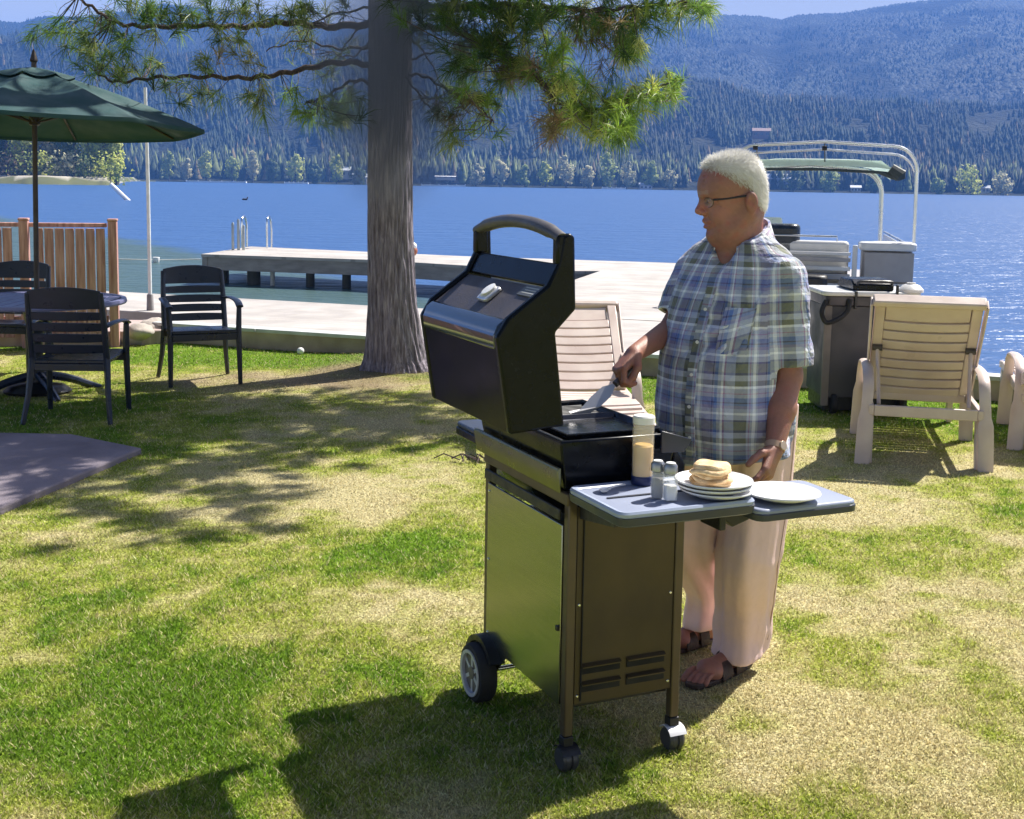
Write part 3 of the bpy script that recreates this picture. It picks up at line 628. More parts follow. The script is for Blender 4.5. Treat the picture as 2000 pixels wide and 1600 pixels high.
# panels
obj('back_panel', MB().box((-.004, .032, .185), (.004, W_ - .032, .705)), STL, gr, bevel=.002)
sp = obj('side_panel', MB().box((.030, .004, .19), (D_ - .030, .012, .76)), BRN, gr, bevel=.002)
LV = mat('louvre_dark', (.008, .008, .008), .8)
for cu in (.112, .258):
    for cz in (.290, .238):
        l = MB(); l.box((cu - .062, .0005, cz - .013), (cu + .062, .0038, cz + .013)); obj('vent', l, LV, sp)
        h = MB().prism([V(cu - .062, .003, cz + .018), V(cu - .062, -.010, cz + .012), V(cu - .062, -.009, cz + .008), V(cu - .062, .003, cz + .013)], V(.124, 0, 0)); obj('louvre', h, BRN, sp)
obj('seam', MB().box((.048, -.001, .20), (.051, .003, .755)), LV, sp)
for z in (.215, .48, .735):
    for x in (.040, D_ - .040): obj('screw', MB().lathe([(.004, 0), (.0045, .0015), (.003, .0035), (.001, .0036)], 12, Matrix.Translation(V(x, .004, z)) @ Matrix.Rotation(R(90), 4, 'X')), CHR, sp)
for z in (.22, .46, .68): obj('screw', MB().lathe([(.004, 0), (.0045, .0015), (.003, .0035), (.001, .0036)], 12, Matrix.Translation(V(-.004, W_ - .045, z)) @ Matrix.Rotation(R(-90), 4, 'Y')), CHR, gr)
obj('bottom_shelf', MB().box((.030, .04, .165), (D_ - .02, W_ - .04, .18)), BLK2, gr, bevel=.003)
obj('front_door', MB().box((D_ - .006, .032, .19), (D_ + .006, W_ - .032, .70)), STL, gr, bevel=.003)
ob = MB().prism([V(-.014, .17, .185), V(-.014, .60, .185), V(-.014, .60, .33), V(-.014, .42, .21)], V(.009, 0, 0))
# grey gusset hanging at the far side
obj('tank_screen', MB().box((.02, W_ + .004, .26), (.30, W_ + .034, .60)), mat('tank_grey', (.42, .44, .46), .5, .3), gr, bevel=.006)
obj('reflector_fin', MB().prism([V(-.002, .40, .19), V(-.002, W_ - .03, .19), V(-.002, W_ - .03, .06), V(-.002, W_ - .06, .06)], V(.004, 0, 0)), STL, gr)
# wheels and casters
for u in (-.035, D_ + .01):
    ax = V(1, 0, 0); c = V(u, W_ - .05, .094)
    M = Matrix.Translation(c) @ Matrix.Rotation(R(-90 if u < 0 else 90), 4, 'Y')
    w = obj('wheel', MB().lathe([(.068, -.03), (.088, -.028), (.094, -.018), (.094, .018), (.088, .028), (.072, .03), (.068, .0), (.068, -.03)], 40, M, False), RUB, gr)
    obj('rim', MB().lathe([(.074, .028), (.074, .034), (.063, .033), (.061, .022), (.068, .0), (.074, .028)], 40, M, False), mat('wheel_grey', (.50, .50, .52), .45, .2, var=.15), w)
    obj('wheel_dish', MB().lathe([(.064, .022), (.045, .010), (.022, .010), (.020, .026), (.001, .028), (.001, .0), (.064, .0)], 40, M), mat('dish_grey', (.13, .11, .10), .5, .1, var=.3), w)
    sp_ = MB()
    for k in range(6):
        Mk = M @ Matrix.Rotation(R(60 * k), 4, 'Z'); sp_.box((.018, -.006, .012), (.063, .006, .024), Mk)
    obj('spoke', sp_, MATS['wheel_grey'], w)
obj('axle', MB().cyl(V(-.04, W_ - .05, .094), V(D_ + .02, W_ - .05, .094), .008), CHR, gr)
fb = MB(); c = V(.012, W_ - .05, .094)
fb.prism([c + V(0, .118 * math.cos(R(a)), .118 * math.sin(R(a))) for a in range(-20, 151, 10)] + [c + V(0, .100 * math.cos(R(a)), .100 * math.sin(R(a))) for a in range(150, -21, -10)], V(-.05, 0, 0))
obj('wheel_arch', fb, BLK2, gr)
for u in (.014, D_ - .014):
    cs = obj('caster', MB().box((u - .016, -.002, .072), (u + .016, .03, .10)).cyl(V(u, .014, .09), V(u, .014, .13), .008), BLK2, gr, bevel=.003)
    M = Matrix.Translation(V(u - .0, .008, .036)) @ Matrix.Rotation(R(90), 4, 'Y')
    obj('caster_wheel', MB().lathe([(.005, -.024), (.030, -.024), (.036, -.016), (.036, -.004), (.031, -.002), (.031, .002), (.036, .004), (.036, .016), (.030, .024), (.005, .024)], 28, M), mat('caster_resin', (.05, .05, .055) if u < .1 else (.05, .05, .055), .35), cs)
    obj('caster_hood', MB().prism([V(u - .028, .008 + .040 * math.cos(R(a)), .036 + .040 * math.sin(R(a))) for a in range(40, 151, 11)] + [V(u - .028, .008 + .038 * math.cos(R(a)), .036 + .038 * math.sin(R(a))) for a in range(150, 39, -11)], V(.056, 0, 0)), mat('hood_sunlit', (.62, .62, .66), .35) if u > .1 else BLK2, cs)  # right caster's hood is pale: sunlight on its top put into the colour
obj('latch', MB().box((-.012, .034, .40), (-.004, .048, .415)), BLK2, gr, bevel=.002)
# frame rails under the firebox
obj('frame_rail', MB().box((-.006, .0, .765), (.03, W_, .80)), POST, gr, bevel=.004)
obj('frame_rail', MB().box((D_ - .03, .032, .765), (D_ + .006, W_, .80)), POST, gr, bevel=.004)
obj('frame_rail', MB().box((.031, .014, .765), (D_ - .031, .034, .795)), POST, gr, bevel=.004)
# firebox: tapered tub, wider at the rim
fb = MB()
def fring(u0, u1, v0, v1, z): return [V(u0, v0, z), V(u1, v0, z), V(u1, v1, z), V(u0, v1, z)]
fb.loft([fring(.06, .28, .06, .54, .70), fring(.0, .33, .03, .585, .81), fring(-.02, .35, .018, .60, .925), fring(-.02, .35, .018, .60, .945), fring(-.005, .335, .033, .585, .945), fring(.01, .32, .05, .57, .90)])
fbx = obj('firebox', fb, BLK, gr, bevel=.006)
g = MB()
for k in range(26): v = .05 + .52 * k / 25; g.cyl(V(.0, v, .928), V(.33, v, .928), .0035, 6)
g.cyl(V(.06, .04, .922), V(.06, .58, .922), .004, 6).cyl(V(.27, .04, .922), V(.27, .58, .922), .004, 6)
obj('cooking_grate', g, mat('grate_iron', (.03, .03, .032), .5, .6), fbx)
gp = MB(); rings = []
for z, ins in ((.932, .012), (.952, 0), (.955, .004), (.938, .016)):
    rings.append([V(x, y, z) for x, y in ((.02 + ins, .06 + ins), (.32 - ins, .06 + ins), (.32 - ins, .33 - ins), (.02 + ins, .33 - ins))])
obj('griddle', gp.loft(rings), mat('griddle_iron', (.03, .033, .045), .25, .7, var=.2), fbx, bevel=.003)
# back trim of the firebox, polished; the reflected grass is put into its olive colour
obj('back_trim', MB().prism([V(-.022, .01, .80), V(-.034, .01, .862), V(-.030, .01, .872), V(-.0215, .01, .872)], V(0, .60, 0)), mat('trim_grass_reflect', (.17, .17, .10), .3, .9, var=.1), gr, bevel=.002)
obj('drip_rail', MB().box((-.016, .03, .72), (-.008, W_ - .03, .752)), BLK2, gr, bevel=.003)
# control panel on the cook's side
cpn = obj('control_panel', MB().prism([V(.352, .04, .80), V(.352, .04, .89), V(.362, .04, .895), V(.395, .04, .845), V(.395, .04, .80)], V(0, .59, 0)), BLK, gr, bevel=.006)
for v in (.12, .30, .48):
    M = Matrix.Translation(V(.380, v, .870)) @ Matrix.Rotation(R(50), 4, 'Y')
    k = obj('knob', MB().lathe([(.026, 0), (.026, .008), (.020, .012), (.018, .028), (.001, .030)], 24, M), BLK2, cpn); obj('pointer', MB().box((-.003, -.018, .028), (.003, .018, .034), M), mat('mark_white', (.75, .75, .75), .5), k)
obj('corner_cap', MB().prism([V(.285, .004, .895), V(.285, .004, .958), V(.385, .004, .928), V(.362, .004, .892)], V(0, -.010, 0)), mat('navy_cap', (.008, .012, .03), .3), gr, bevel=.002)
# lid : an end profile traced in the photo carried across the grill's length
V0, V1 = .022, .625
prof_px = [(970, 660), (992, 622), (1070, 558), (1092, 512), (1100, 462), (1113, 455), (1124, 462), (1126, 605), (1086, 650), (1103, 833), (996, 850)]
pr = [g_on_v(x, y, V0) for x, y in prof_px]
def lidplane(v, pts): return [V(u, v, z) for u, z in pts]
lid = obj('lid_end', MB().prism(lidplane(V0, pr), V(0, .026, 0)), BLK, gr, bevel=.008, smooth=25, seg=3); lid.name = 'lid'
A = Vector((0, 0)); P2 = [Vector(p) for p in pr]
def offs(p, q, d):                            # strip pushed inwards from edge p->q
    e = (q - p).normalized(); n = Vector((-e.y, e.x)); return n * d
# centre of profile to know 'inside'
cen = sum(P2, Vector((0, 0))) / len(P2)
def skin(i, j, th, push, v0, v1, m, name, parent, bevel=.003):
    p, q = P2[i], P2[j]; e = (q - p).normalized(); n = Vector((-e.y, e.x))
    if n.dot(cen - p) < 0: n = -n
    a, b = p + n * push, q + n * push; c, d = b + n * th, a + n * th
    return obj(name, MB().prism([V(a.x, v0, a.y), V(b.x, v0, b.y), V(c.x, v0, c.y), V(d.x, v0, d.y)], V(0, v1 - v0, 0)), m, parent, bevel=bevel)
far_end = obj('end_casting', MB().prism(lidplane(V1, pr), V(0, -.026, 0)), BLK, lid, bevel=.008, smooth=25, seg=3)
ENAM = mat('lid_enamel', (.003, .003, .012), .18, var=.1, spec=.07)
skin(10, 0, .008, .004, V0 + .024, V1 - .024, ENAM, 'lid_top', lid)                      # glossy outer skin seen from behind
MID = mat('lid_matte', (.055, .050, .062), .55, var=.15, scale=9, bump=.2, bscale=200)
p, q = P2[1], P2[3]
nose = MB(); e0 = P2[0]; pts = [P2[10] + (P2[0] - P2[10]) * .86, P2[0] + Vector((.002, 0)), P2[0] + (P2[1] - P2[0]) * .5 + Vector((-.002, .004)), P2[1] + Vector((.004, -.004)), P2[1] + Vector((.03, -.02)), P2[0] + Vector((.03, -.01))]
obj('lid_bead', nose.prism([V(a.x, V0 + .024, a.y) for a in pts], V(0, V1 - V0 - .048, 0)), mat('bead_blue', (.02, .03, .055), .14, coat=1.0), lid, bevel=.006)
skin(1, 2, .008, .012, V0 + .026, V1 - .026, MID, 'lid_face', lid)
skin(2, 3, .014, .010, V0 + .026, V1 - .026, BLK, 'upper_rail', lid, .005)
# inner liner
inn = MB(); i1, i2 = P2[10] + Vector((.03, .01)), P2[0] + Vector((.03, -.02))
# thermometer and maker's plate on the matte face
e = (P2[2] - P2[1]); mid = P2[1] + e * .42; nrm = Vector((-e.y, e.x)).normalized()
if nrm.dot(cen - P2[1]) > 0: nrm = -nrm
ev = V(e.normalized().x, 0, e.normalized().y); nv = V(nrm.x, 0, nrm.y)
def on_face(t, v, h): q = P2[1] + e * t - nrm * .0115 + nrm * h; return V(q.x, v, q.y)
Mf = lambda t, v, h=.0: Matrix.Translation(on_face(t, v, h)) @ Matrix(((ev.x, 0, nv.x, 0), (0, 1, 0, 0), (ev.z, 0, nv.z, 0), (0, 0, 0, 1)))
tm = obj('thermometer', MB().rbox((-.028, -.036, 0), (.034, .036, .012), .012, Mf(.50, .30)), mat('gauge_silver', (.62, .62, .64), .3, .7), lid, bevel=.003)
obj('dial', MB().lathe([(.001, .012), (.022, .012), (.024, .018), (.001, .0195)], 24, Mf(.58, .305)), mat('dial_white', (.8, .8, .8), .25), tm)
obj('dial', MB().lathe([(.001, .012), (.009, .012), (.008, .016), (.001, .017)], 16, Mf(.44, .315)), MATS['dial_white'], tm)
mp_ = obj('label_plate', MB().box((-.02, -.055, 0), (.02, .055, .004), Mf(.82, .10)), mat('plate_grey', (.16, .17, .18), .4, .5), lid, bevel=.001)
for k, (w_, t_) in enumerate(((.042, .012), (.034, .002), (.038, -.009))): obj('plate_mark', MB().box((t_ - .0018, -w_, .004), (t_ + .0018, w_, .0046), Mf(.82, .10)), mat('plate_mark', (.42, .43, .42), .5), mp_)
# arched handle across the top, carried by the two end castings
ht = (P2[4] + P2[5]) / 2 + Vector((-.004, -.012))
hp = []
for k in range(25):
    t = k / 24; v = V0 + .008 + (V1 - V0 - .016) * t; arch = .062 * (1 - (2 * t - 1) ** 2) ** .9
    hp.append(V(ht.x - .004, v, ht.y + arch * .62 + .0))
hd = obj('handle', MB().tube(hp, [.024 if 2 < k < 22 else .020 for k in range(25)], 14, True, .8), mat('handle_grey', (.075, .07, .08), .45, var=.2), lid)
for v in (V0 + .018, V1 - .018): obj('handle_bracket', MB().box((ht.x - .022, v - .016, ht.y - .07), (ht.x + .02, v + .016, ht.y + .012)), BLK, hd, bevel=.007)
obj('warming_rack', MB().cyl(V(P2[8].x - .03, .06, P2[8].y - .05), V(P2[8].x - .03, .59, P2[8].y - .05), .004).cyl(V(P2[8].x - .10, .06, P2[8].y - .05), V(P2[8].x - .10, .59, P2[8].y - .05), .004), CHR, lid)
# liner closing the inside of the lid
li = MB(); q0, q1, q2, q3 = P2[10] + Vector((.02, .01)), P2[0] + Vector((.022, -.012)), P2[1] + Vector((.03, -.03)), P2[2] + Vector((.0, -.03))
li.prism([V(a.x, V0 + .02, a.y) for a in (q0, q1, q2, q3, q3 + Vector((.006, -.012)), q2 + Vector((.01, -.012)), q1 + Vector((.012, 0)), q0 + Vector((.012, 0)))], V(0, V1 - V0 - .04, 0))
obj('liner', li, mat('liner_steel', (.22, .2, .18), .4, .7), lid)
obj('hinge', MB().cyl(V(.0, .05, .93), V(.0, .59, .93), .012), BLK2, gr)
# side shelf with rolled rim
def shelf(name, u0, u1, v0, v1, z, th, r, parent):
    s = thing(name, None, None); s.parent = parent
    return s
S0 = .815
shf = MB().rbox((.0, -.295, S0 - .010), (.40, -.004, S0), .022); shl = obj('side_shelf', shf, SHELF, gr, bevel=.004)
rim = MB()
def rimring(z, ins):
    mb = MB().rbox((.0 + ins, -.295 + ins, 0), (.40 - ins, -.004 - ins, 0), .024 - ins * .5); return [V(p[0], p[1], z) for p in mb.v[:16]]
rim.loft([rimring(S0 - .030, -.004), rimring(S0 + .002, -.008), rimring(S0 + .008, -.004), rimring(S0 + .007, .006), rimring(S0 + .0015, .013), rimring(S0 - .008, .012)], caps=False)
obj('shelf_rim', rim, mat('rim_resin', (.32, .37, .50), .35, var=.05), shl, recalc=True)
obj('shelf_skirt', MB().loft([rimring(S0 - .034, .004), rimring(S0 - .028, -.007), rimring(S0 - .008, -.0095), rimring(S0 - .006, -.002)], caps=False), SHD, shl)
obj('shelf_stripe', MB().rbox((.045, -.135, S0 + .001), (.33, -.125, S0 + .003), .004), SHD, shl)
# lower extension flap
ex = MB().rbox((.412, -.300, .772), (.745, -.045, .790), .03); exl = obj('extension_shelf', ex, SHELF, gr, bevel=.006)
obj('extension_edge', MB().rbox((.409, -.303, .758), (.748, -.042, .778), .032), SHD, exl, bevel=.003)
obj('extension_bracket', MB().prism([V(.36, -.20, .755), V(.48, -.20, .755), V(.45, -.20, .735), V(.40, -.20, .72)], V(0, .03, 0)).box((.345, -.22, .72), (.365, -.12, .78)), BLK2, exl, bevel=.004)
obj('shelf_bracket', MB().prism([V(D_ - .02, -.006, .77), V(D_ - .02, -.20, .77), V(D_ - .02, -.20, .757), V(D_ - .02, -.006, .73)], V(-.012, 0, 0)), BLK2, shl)
obj('shelf_bracket', MB().prism([V(.03, -.006, .77), V(.03, -.20, .77), V(.03, -.20, .757), V(.03, -.006, .73)], V(.012, 0, 0)), BLK2, shl)
obj('hook', MB().tube([(.30, -.012, .77), (.30, -.014, .735), (.30, -.026, .725), (.30, -.034, .738)], .005, 8), BLK2, shl)
# far shelf (drawn like the first, dark)
sh2 = obj('side_shelf', MB().rbox((.0, W_ + .004, .83), (.40, W_ + .27, .848), .03), mat('shelf_dark', (.045, .055, .085), .25, var=.1), gr, bevel=.006)
obj('shelf_skirt', MB().rbox((-.004, W_ + .002, .805), (.404, W_ + .275, .832), .034), BLK, sh2, bevel=.004)
obj('tool_clip', MB().box((.04, W_ + .05, .849), (.075, W_ + .10, .862)).box((.05, W_ + .02, .849), (.058, W_ + .05, .856)), BLK2, sh2, bevel=.002)
obj('tool_clip_tab', MB().prism([V(.03, W_ + .01, .8495), V(.055, W_ + .012, .8495), V(.065, W_ + .05, .8495), V(.045, W_ + .055, .8495)], V(0, 0, .004)), MATS['dial_white'], sh2)

# ------------------------------------------------------------------ on the shelves
CER = mat('plate_ceramic', (.74, .74, .76), .28, var=.03, coat=.3)
def plate_prof(r): return [(.001, .004), (r * .62, .004), (r * .70, .007), (r * .97, .018), (r, .021), (r * .985, .024), (r * .70, .0125), (r * .60, .009), (.001, .009)]
pp = at(1393, 962, S0 + .010); pl1 = None
for i, (dx, dy, r_, z) in enumerate(((.008, -.004, .100, 0), (0, 0, .103, .012), (0, 0, .106, .024))):
    nm = ['bottom plate of the stack under the pancakes', 'middle plate of the stack under the pancakes', 'top plate of the stack holding the pancakes'][i]
    o = tag(obj('dinner_plate', MB().lathe(plate_prof(r_), 56), CER, smooth=40), 'white ' + nm, 'plate', 'plates stacked under the pancakes'); o.location = V(pp.x + dx, pp.y + dy, S0 + .001 + z)
top_z = S0 + .025 + .010
PAN = mat('pancake', (.62, .36, .14), .75, var=.18, scale=26, c2=(.88, .68, .40), bump=.3, bscale=120)
for k in range(5):
    me_ = MB(); rings = []; n_ = 40; r0 = .058 - .002 * k
    for rr, zz in ((.001, .0), (r0 * .90, .0), (r0 * .98, .003), (r0, .0065), (r0 * .97, .010), (r0 * .88, .013), (.001, .0135)):
        rings.append([V(math.cos(a) * rr * (1 + .05 * math.sin(2 * a + k) + .03 * math.sin(5 * a + 2 * k)), math.sin(a) * rr * (1 + .05 * math.cos(3 * a + k * 2)), zz + (rr / r0) ** 2 * (-.004 * k * .6 + .003 * math.sin(3 * a + k * 1.7))) for a in [2 * math.pi * j / n_ for j in range(n_)]])
    o = tag(obj('pancake', me_.loft(rings), PAN), ['lowest golden pancake of the stack', 'second golden pancake from the bottom', 'middle golden pancake of the stack', 'second golden pancake from the top', 'topmost browned pancake of the stack'][k], 'pancake', 'pancakes on the top plate')
    o.location = V(pp.x - .008 + .004 * math.sin(k * 2.1), pp.y + .004 * math.cos(k * 3), top_z + .0122 * k)
    o.rotation_euler = (R(3 * math.sin(k)), R(2.5 * math.cos(k * 2)), k)
p2 = at(1526, 975, .79)
o = tag(obj('dinner_plate', MB().lathe(plate_prof(.107), 56), CER, smooth=40), 'empty white plate on the lower extension shelf', 'plate'); o.location = V(p2.x, p2.y, .791)
# shakers
GLS = mat('clear_glass', (.92, .94, .94), .04, var=.01, alpha=.28)
for i, (px, py, lab, fill) in enumerate(((1283, 972, 'left glass shaker with a flat metal cap, darker filling', (.16, .15, .16)), (1308, 977, 'right glass shaker with a flat metal cap, pale filling', (.75, .74, .72)))):
    q = at(px, py, S0 + .002); s = thing('glass_shaker', lab, 'shaker', V(q.x, q.y, S0 + .0022), R(12 * i), 'pair of shakers beside the pancakes')
    obj('jar', MB().rbox((-.017, -.017, 0), (.017, .017, .072), .006), GLS, s, bevel=.002)
    obj('filling', MB().rbox((-.0145, -.0145, .003), (.0145, .0145, .040 if i else .052), .005), mat('fill_%d' % i, fill, .9, bump=.3, bscale=500), s)
    obj('cap', MB().lathe([(.0155, .072), (.0185, .074), (.0185, .092), (.015, .098), (.001, .100)], 28), mat('cap_steel', (.35, .36, .38), .35, .8), s)
    obj('cap_top', MB().lathe([(.001, .0995), (.013, .0995), (.012, .1015), (.001, .102)], 24), mat('mark_white', (.75, .75, .75), .5), s)
# squeeze bottle of batter
q = at(1254, 946, S0); s = thing('batter_bottle', 'tall clear bottle half full of yellow batter behind the shakers', 'bottle', V(q.x, q.y, S0 + .0015), 0)
obj('bottle_wall', MB().lathe([(.027, .0), (.030, .004), (.030, .165), (.029, .175), (.027, .175), (.0275, .006), (.001, .004)], 40), mat('milky_plastic', (.92, .88, .76), .22, var=.02, alpha=.20), s)
obj('batter', MB().lathe([(.001, .006), (.027, .006), (.027, .108), (.022, .113), (.001, .110)], 36), mat('batter', (.86, .54, .14), .6, var=.08, scale=15), s)
obj('cap', MB().lathe([(.031, .172), (.031, .190), (.028, .194), (.001, .194)], 36), mat('cap_white', (.85, .84, .80), .4), s)
obj('foot_band', MB().lathe([(.0305, .001), (.0312, .002), (.0312, .024), (.0305, .025)], 40), mat('band_navy', (.01, .02, .09), .35), s)  # narrow navy band round the foot of the bottle
# spoon
q0, q1 = at(1180, 964, S0), at(1228, 948, S0)
dv = (q1 - q0); dv.z = 0; s = thing('plastic_spoon', 'small white spoon lying on the shelf beside the firebox', 'spoon', V(q0.x, q0.y, S0 + .003), math.atan2(dv.y, dv.x))
WH = MATS['cap_white']
rings = [[V(x + .016 * math.cos(a) * k_, .012 * math.sin(a) * k_, z) for a in [2 * math.pi * j / 20 for j in range(20)]] for x, k_, z in ((.0, .05, .001), (.0, .6, .002), (.0, 1, .008), (.0, 1.05, .0085), (.0, .6, .004), (.0, .05, .003))]
obj('bowl', MB().loft(rings), WH, s); obj('spoon_handle', MB().tube([(.015, 0, .008), (.05, 0, .009), (.10, 0, .003)], [.003, .003, .005], 10, True, .5), WH, s)
# ================================================================== FURNITURE
NAVY = mat('navy_resin', (.008, .013, .030), .32, var=.2, scale=12, bump=.1, bscale=200)
def make_chair(label):
    t = thing('garden_chair', label, 'chair', group='dark resin armchairs')
    w = .255
    # backrest : arched top rail, four lower slats, two stiles ; chair faces +y, back at y = -.24
    def by(z): return -.22 - (z - .42) * .20
    for sx in (-1, 1):
        obj('stile', MB().tube([(sx * (w - .01), by(.40), .40), (sx * (w - .012), by(.65), .65), (sx * (w - .02), by(.88), .88)], [.022, .022, .018], 10, True, 1, (0, 1, 0)), NAVY, t)
        rear = [(sx * (w - .01), by(.44), .44), (sx * (w + .005), -.27, .2), (sx * (w + .03), -.33, 0)]
        obj('leg', MB().tube(rear, [.026, .022, .019], 4, True, 1, (0, 1, .001)), NAVY, t, bevel=.005)
        front = [(sx * (w + .02), .20, .625), (sx * (w + .012), .215, .42), (sx * (w + .018), .235, 0)]
        obj('leg', MB().tube(front, [.022, .026, .020], 4, True, 1, (0, 1, .001)), NAVY, t, bevel=.005)
        arm = smooth_path([(sx * (w - .005), by(.66), .655), (sx * (w + .018), -.12, .668), (sx * (w + .028), .08, .660), (sx * (w + .018), .24, .628)], 5)
        obj('armrest', MB().tube(arm, [.030] * len(arm), 10, True, .38, (0, 0, 1)), NAVY, t)
    bk = None
    for i, (z0, z1) in enumerate(((.775, .895), (.70, .752), (.625, .678), (.55, .603), (.475, .528))):
        mb = MB(); n = 12; rings = []
        for k in range(n + 1):
            x = -w + .02 + (2 * w - .04) * k / n; q = 1 - (2 * k / n - 1) ** 2; cy = -.028 * q; top = z1 + (.028 * q if i == 0 else 0.004 * q); bot = z0 - .004 * q * (i > 0)
            rings.append([V(x, by(bot) + cy - .009, bot), V(x, by(bot) + cy + .009, bot), V(x, by(top) + cy + .009, top), V(x, by(top) + cy - .009, top)])
        o = obj('backrest_slat', mb.loft(rings), NAVY, t, bevel=.003)
    st = MB(); rings = []
    for k in range(9):
        y = -.23 + .46 * k / 8; zz = .425 + .018 * (k / 8) - .012 * math.sin(math.pi * k / 8); ww = w - .012 + .012 * k / 8
        rings.append([V(-ww, y, zz), V(ww, y, zz), V(ww, y, zz - .026), V(-ww, y, zz - .026)])
    obj('seat', st.loft(rings), NAVY, t, bevel=.006)
    obj('apron', MB().box((-w, .215, .36), (w, .232, .415)), NAVY, t, bevel=.004); obj('apron', MB().box((-w, -.235, .35), (w, -.218, .40)), NAVY, t, bevel=.004)
    return t
ch = make_chair('dark navy armchair standing alone beneath the pine, empty and turned to the camera')
qf = (at(348, 767) + at(463, 753)) / 2; qr = (at(337, 742) + at(425, 736)) / 2; d_ = (qf - qr).normalized()
ch.location = V(qr.x, qr.y, .01) + d_ * .24; ch.rotation_euler.z = math.atan2(-d_.x, d_.y) 
def place_chair(x, y, rz, label, group='dark resin armchairs'):
    c = copy_tree(ch); c.location = (x, y, 0); c.rotation_euler.z = rz; c['label'] = label; return c
qn = (at(72, 832) + at(186, 830)) / 2
place_chair(qn.x - .02, qn.y + .33, R(4), 'dark navy armchair with its back to the camera, in front of the parasol table')
tcx, tcy = atY(66, 500, 9.25).x, 9.25
place_chair(tcx - .60, tcy + .92, R(178), 'dark navy armchair on the lake side of the parasol table')
place_chair(tcx - .70, tcy - .62, R(-52), 'dark navy armchair at the left edge of the photo, left of the parasol table')
# table
tb = thing('patio_table', 'round lavender slatted resin table under the green parasol', 'table', (tcx, tcy, 0))
TR = .66; LAV = mat('lavender_resin', (.20, .20, .34), .35, var=.08)
for k in range(13):
    x0 = -TR + .012 + (2 * TR) * k / 13; x1 = x0 + 2 * TR / 13 - .012; pts = []
    def yy(x): return math.sqrt(max(0, (TR - .03) ** 2 - x * x))
    if max(abs(x0), abs(x1)) > TR - .03: continue
    obj('slat', MB().prism([V(x0, -yy(x0), .70), V(x1, -yy(x1), .70), V(x1, yy(x1), .70), V(x0, yy(x0), .70)], V(0, 0, .018)), LAV, tb, bevel=.003)
rg = MB().lathe([(TR - .05, .685), (TR, .688), (TR + .006, .70), (TR, .722), (TR - .035, .724), (TR - .04, .71)], 64); obj('table_rim', rg, LAV, tb)
obj('table_base', MB().lathe([(.04, .08), (.055, .09), (.045, .4), (.10, .66), (.30, .69), (.001, .69)], 28), NAVY, tb)
obj('under_brace', MB().box((-.5, -.03, .67), (.5, .03, .69)).box((-.03, -.5, .665), (.03, .5, .6695)), NAVY, tb)
for k in range(4):
    a = R(38 + 90 * k); p_ = smooth_path([(math.cos(a) * .03, math.sin(a) * .03, .14), (math.cos(a) * .22, math.sin(a) * .22, .10), (math.cos(a) * .40, math.sin(a) * .40, .03), (math.cos(a) * .48, math.sin(a) * .48, .0)], 4)
    obj('leg', MB().tube(p_, [.035 - .012 * i / len(p_) for i in range(len(p_))], 8), NAVY, tb)
# parasol
GRN = mat('parasol_green', (.024, .075, .080), .75, var=.06, scale=2, bump=.15, bscale=500)
GRN_T = GRN
m_ = GRN.node_tree; tr = m_.nodes.new('ShaderNodeBsdfTranslucent'); tr.inputs[0].default_value = (.05, .15, .11, 1); mx = m_.nodes.new('ShaderNodeMixShader'); mx.inputs[0].default_value = .12
m_.links.new(m_.nodes['Principled BSDF'].outputs[0], mx.inputs[1]); m_.links.new(tr.outputs[0], mx.inputs[2]); m_.links.new(mx.outputs[0], m_.nodes['Material Output'].inputs[0])
pc = V(tcx, tcy, 0); ps = thing('parasol', 'dark green market parasol open over the table', 'parasol', pc)
ps.rotation_euler = (R(-2.6), 0, 0)
DKW = mat('parasol_pole_dark', (.035, .022, .016), .45)
obj('pole', MB().cyl(V(0, 0, .03), V(0, 0, 2.52), .019, 16), DKW, ps)
obj('base', MB().lathe([(.24, .0), (.25, .02), (.20, .06), (.05, .085), (.035, .10), (.035, .22), (.001, .22)], 32), BLK2, ps)
PR, ZR, ZT = 1.25, 2.02, 2.43
def canopy_pt(a, t, sag=1.0):                 # t 0 top .. 1 rim ; eight ribs
    k = a / (math.pi / 4); f_ = k - math.floor(k); q = math.sin(math.pi * f_)       # 0 on ribs, 1 between
    rib = V(math.cos(math.floor(k) * math.pi / 4), math.sin(math.floor(k) * math.pi / 4), 0); rib2 = V(math.cos((math.floor(k) + 1) * math.pi / 4), math.sin((math.floor(k) + 1) * math.pi / 4), 0)
    d = rib * (1 - f_) + rib2 * f_; z = ZT - (ZT - ZR) * (t ** 1.32) - .045 * q * math.sin(math.pi * min(1, t * .95)) * sag
    return V(d.x * PR * t, d.y * PR * t, z)
OFF = R(6)
def canopy_shell(t0, t1, n, th, dz=0.0, scal=1.0, flare=0.0):
    top, bot = [], []
    for i in range(n + 1):
        t = t0 + (t1 - t0) * i / n; ring = []
        for j in range(64):
            p_ = canopy_pt(2 * math.pi * j / 64 + 1e-6, t * scal); ring.append(V(p_.x, p_.y, p_.z + dz + flare * (i / n)))
        top.append(ring)
    bot = [[q - V(0, 0, th) for q in r_] for r_ in top[::-1]]
    return MB().loft(top + bot, True, False)
cp = obj('canopy', canopy_shell(.13, 1.0, 14, .006), GRN, ps, smooth=60); cp.rotation_euler.z = OFF
vt = obj('vent_cap', canopy_shell(.01, .24, 6, .005, .022, 1.0, .0), GRN, ps, smooth=60); vt.rotation_euler.z = OFF
val = MB(); r0 = []; r1 = []
for j in range(64):
    p_ = canopy_pt(2 * math.pi * j / 64 + 1e-6, 1.0); r0.append(V(p_.x, p_.y, p_.z - .002)); r1.append(V(p_.x * 1.002, p_.y * 1.002, p_.z - .022))
val.loft([r0, r1, [q * .996 for q in r1], [q * .996 for q in r0]], True, False); o = obj('hem', val, GRN, ps, smooth=60); o.rotation_euler.z = OFF
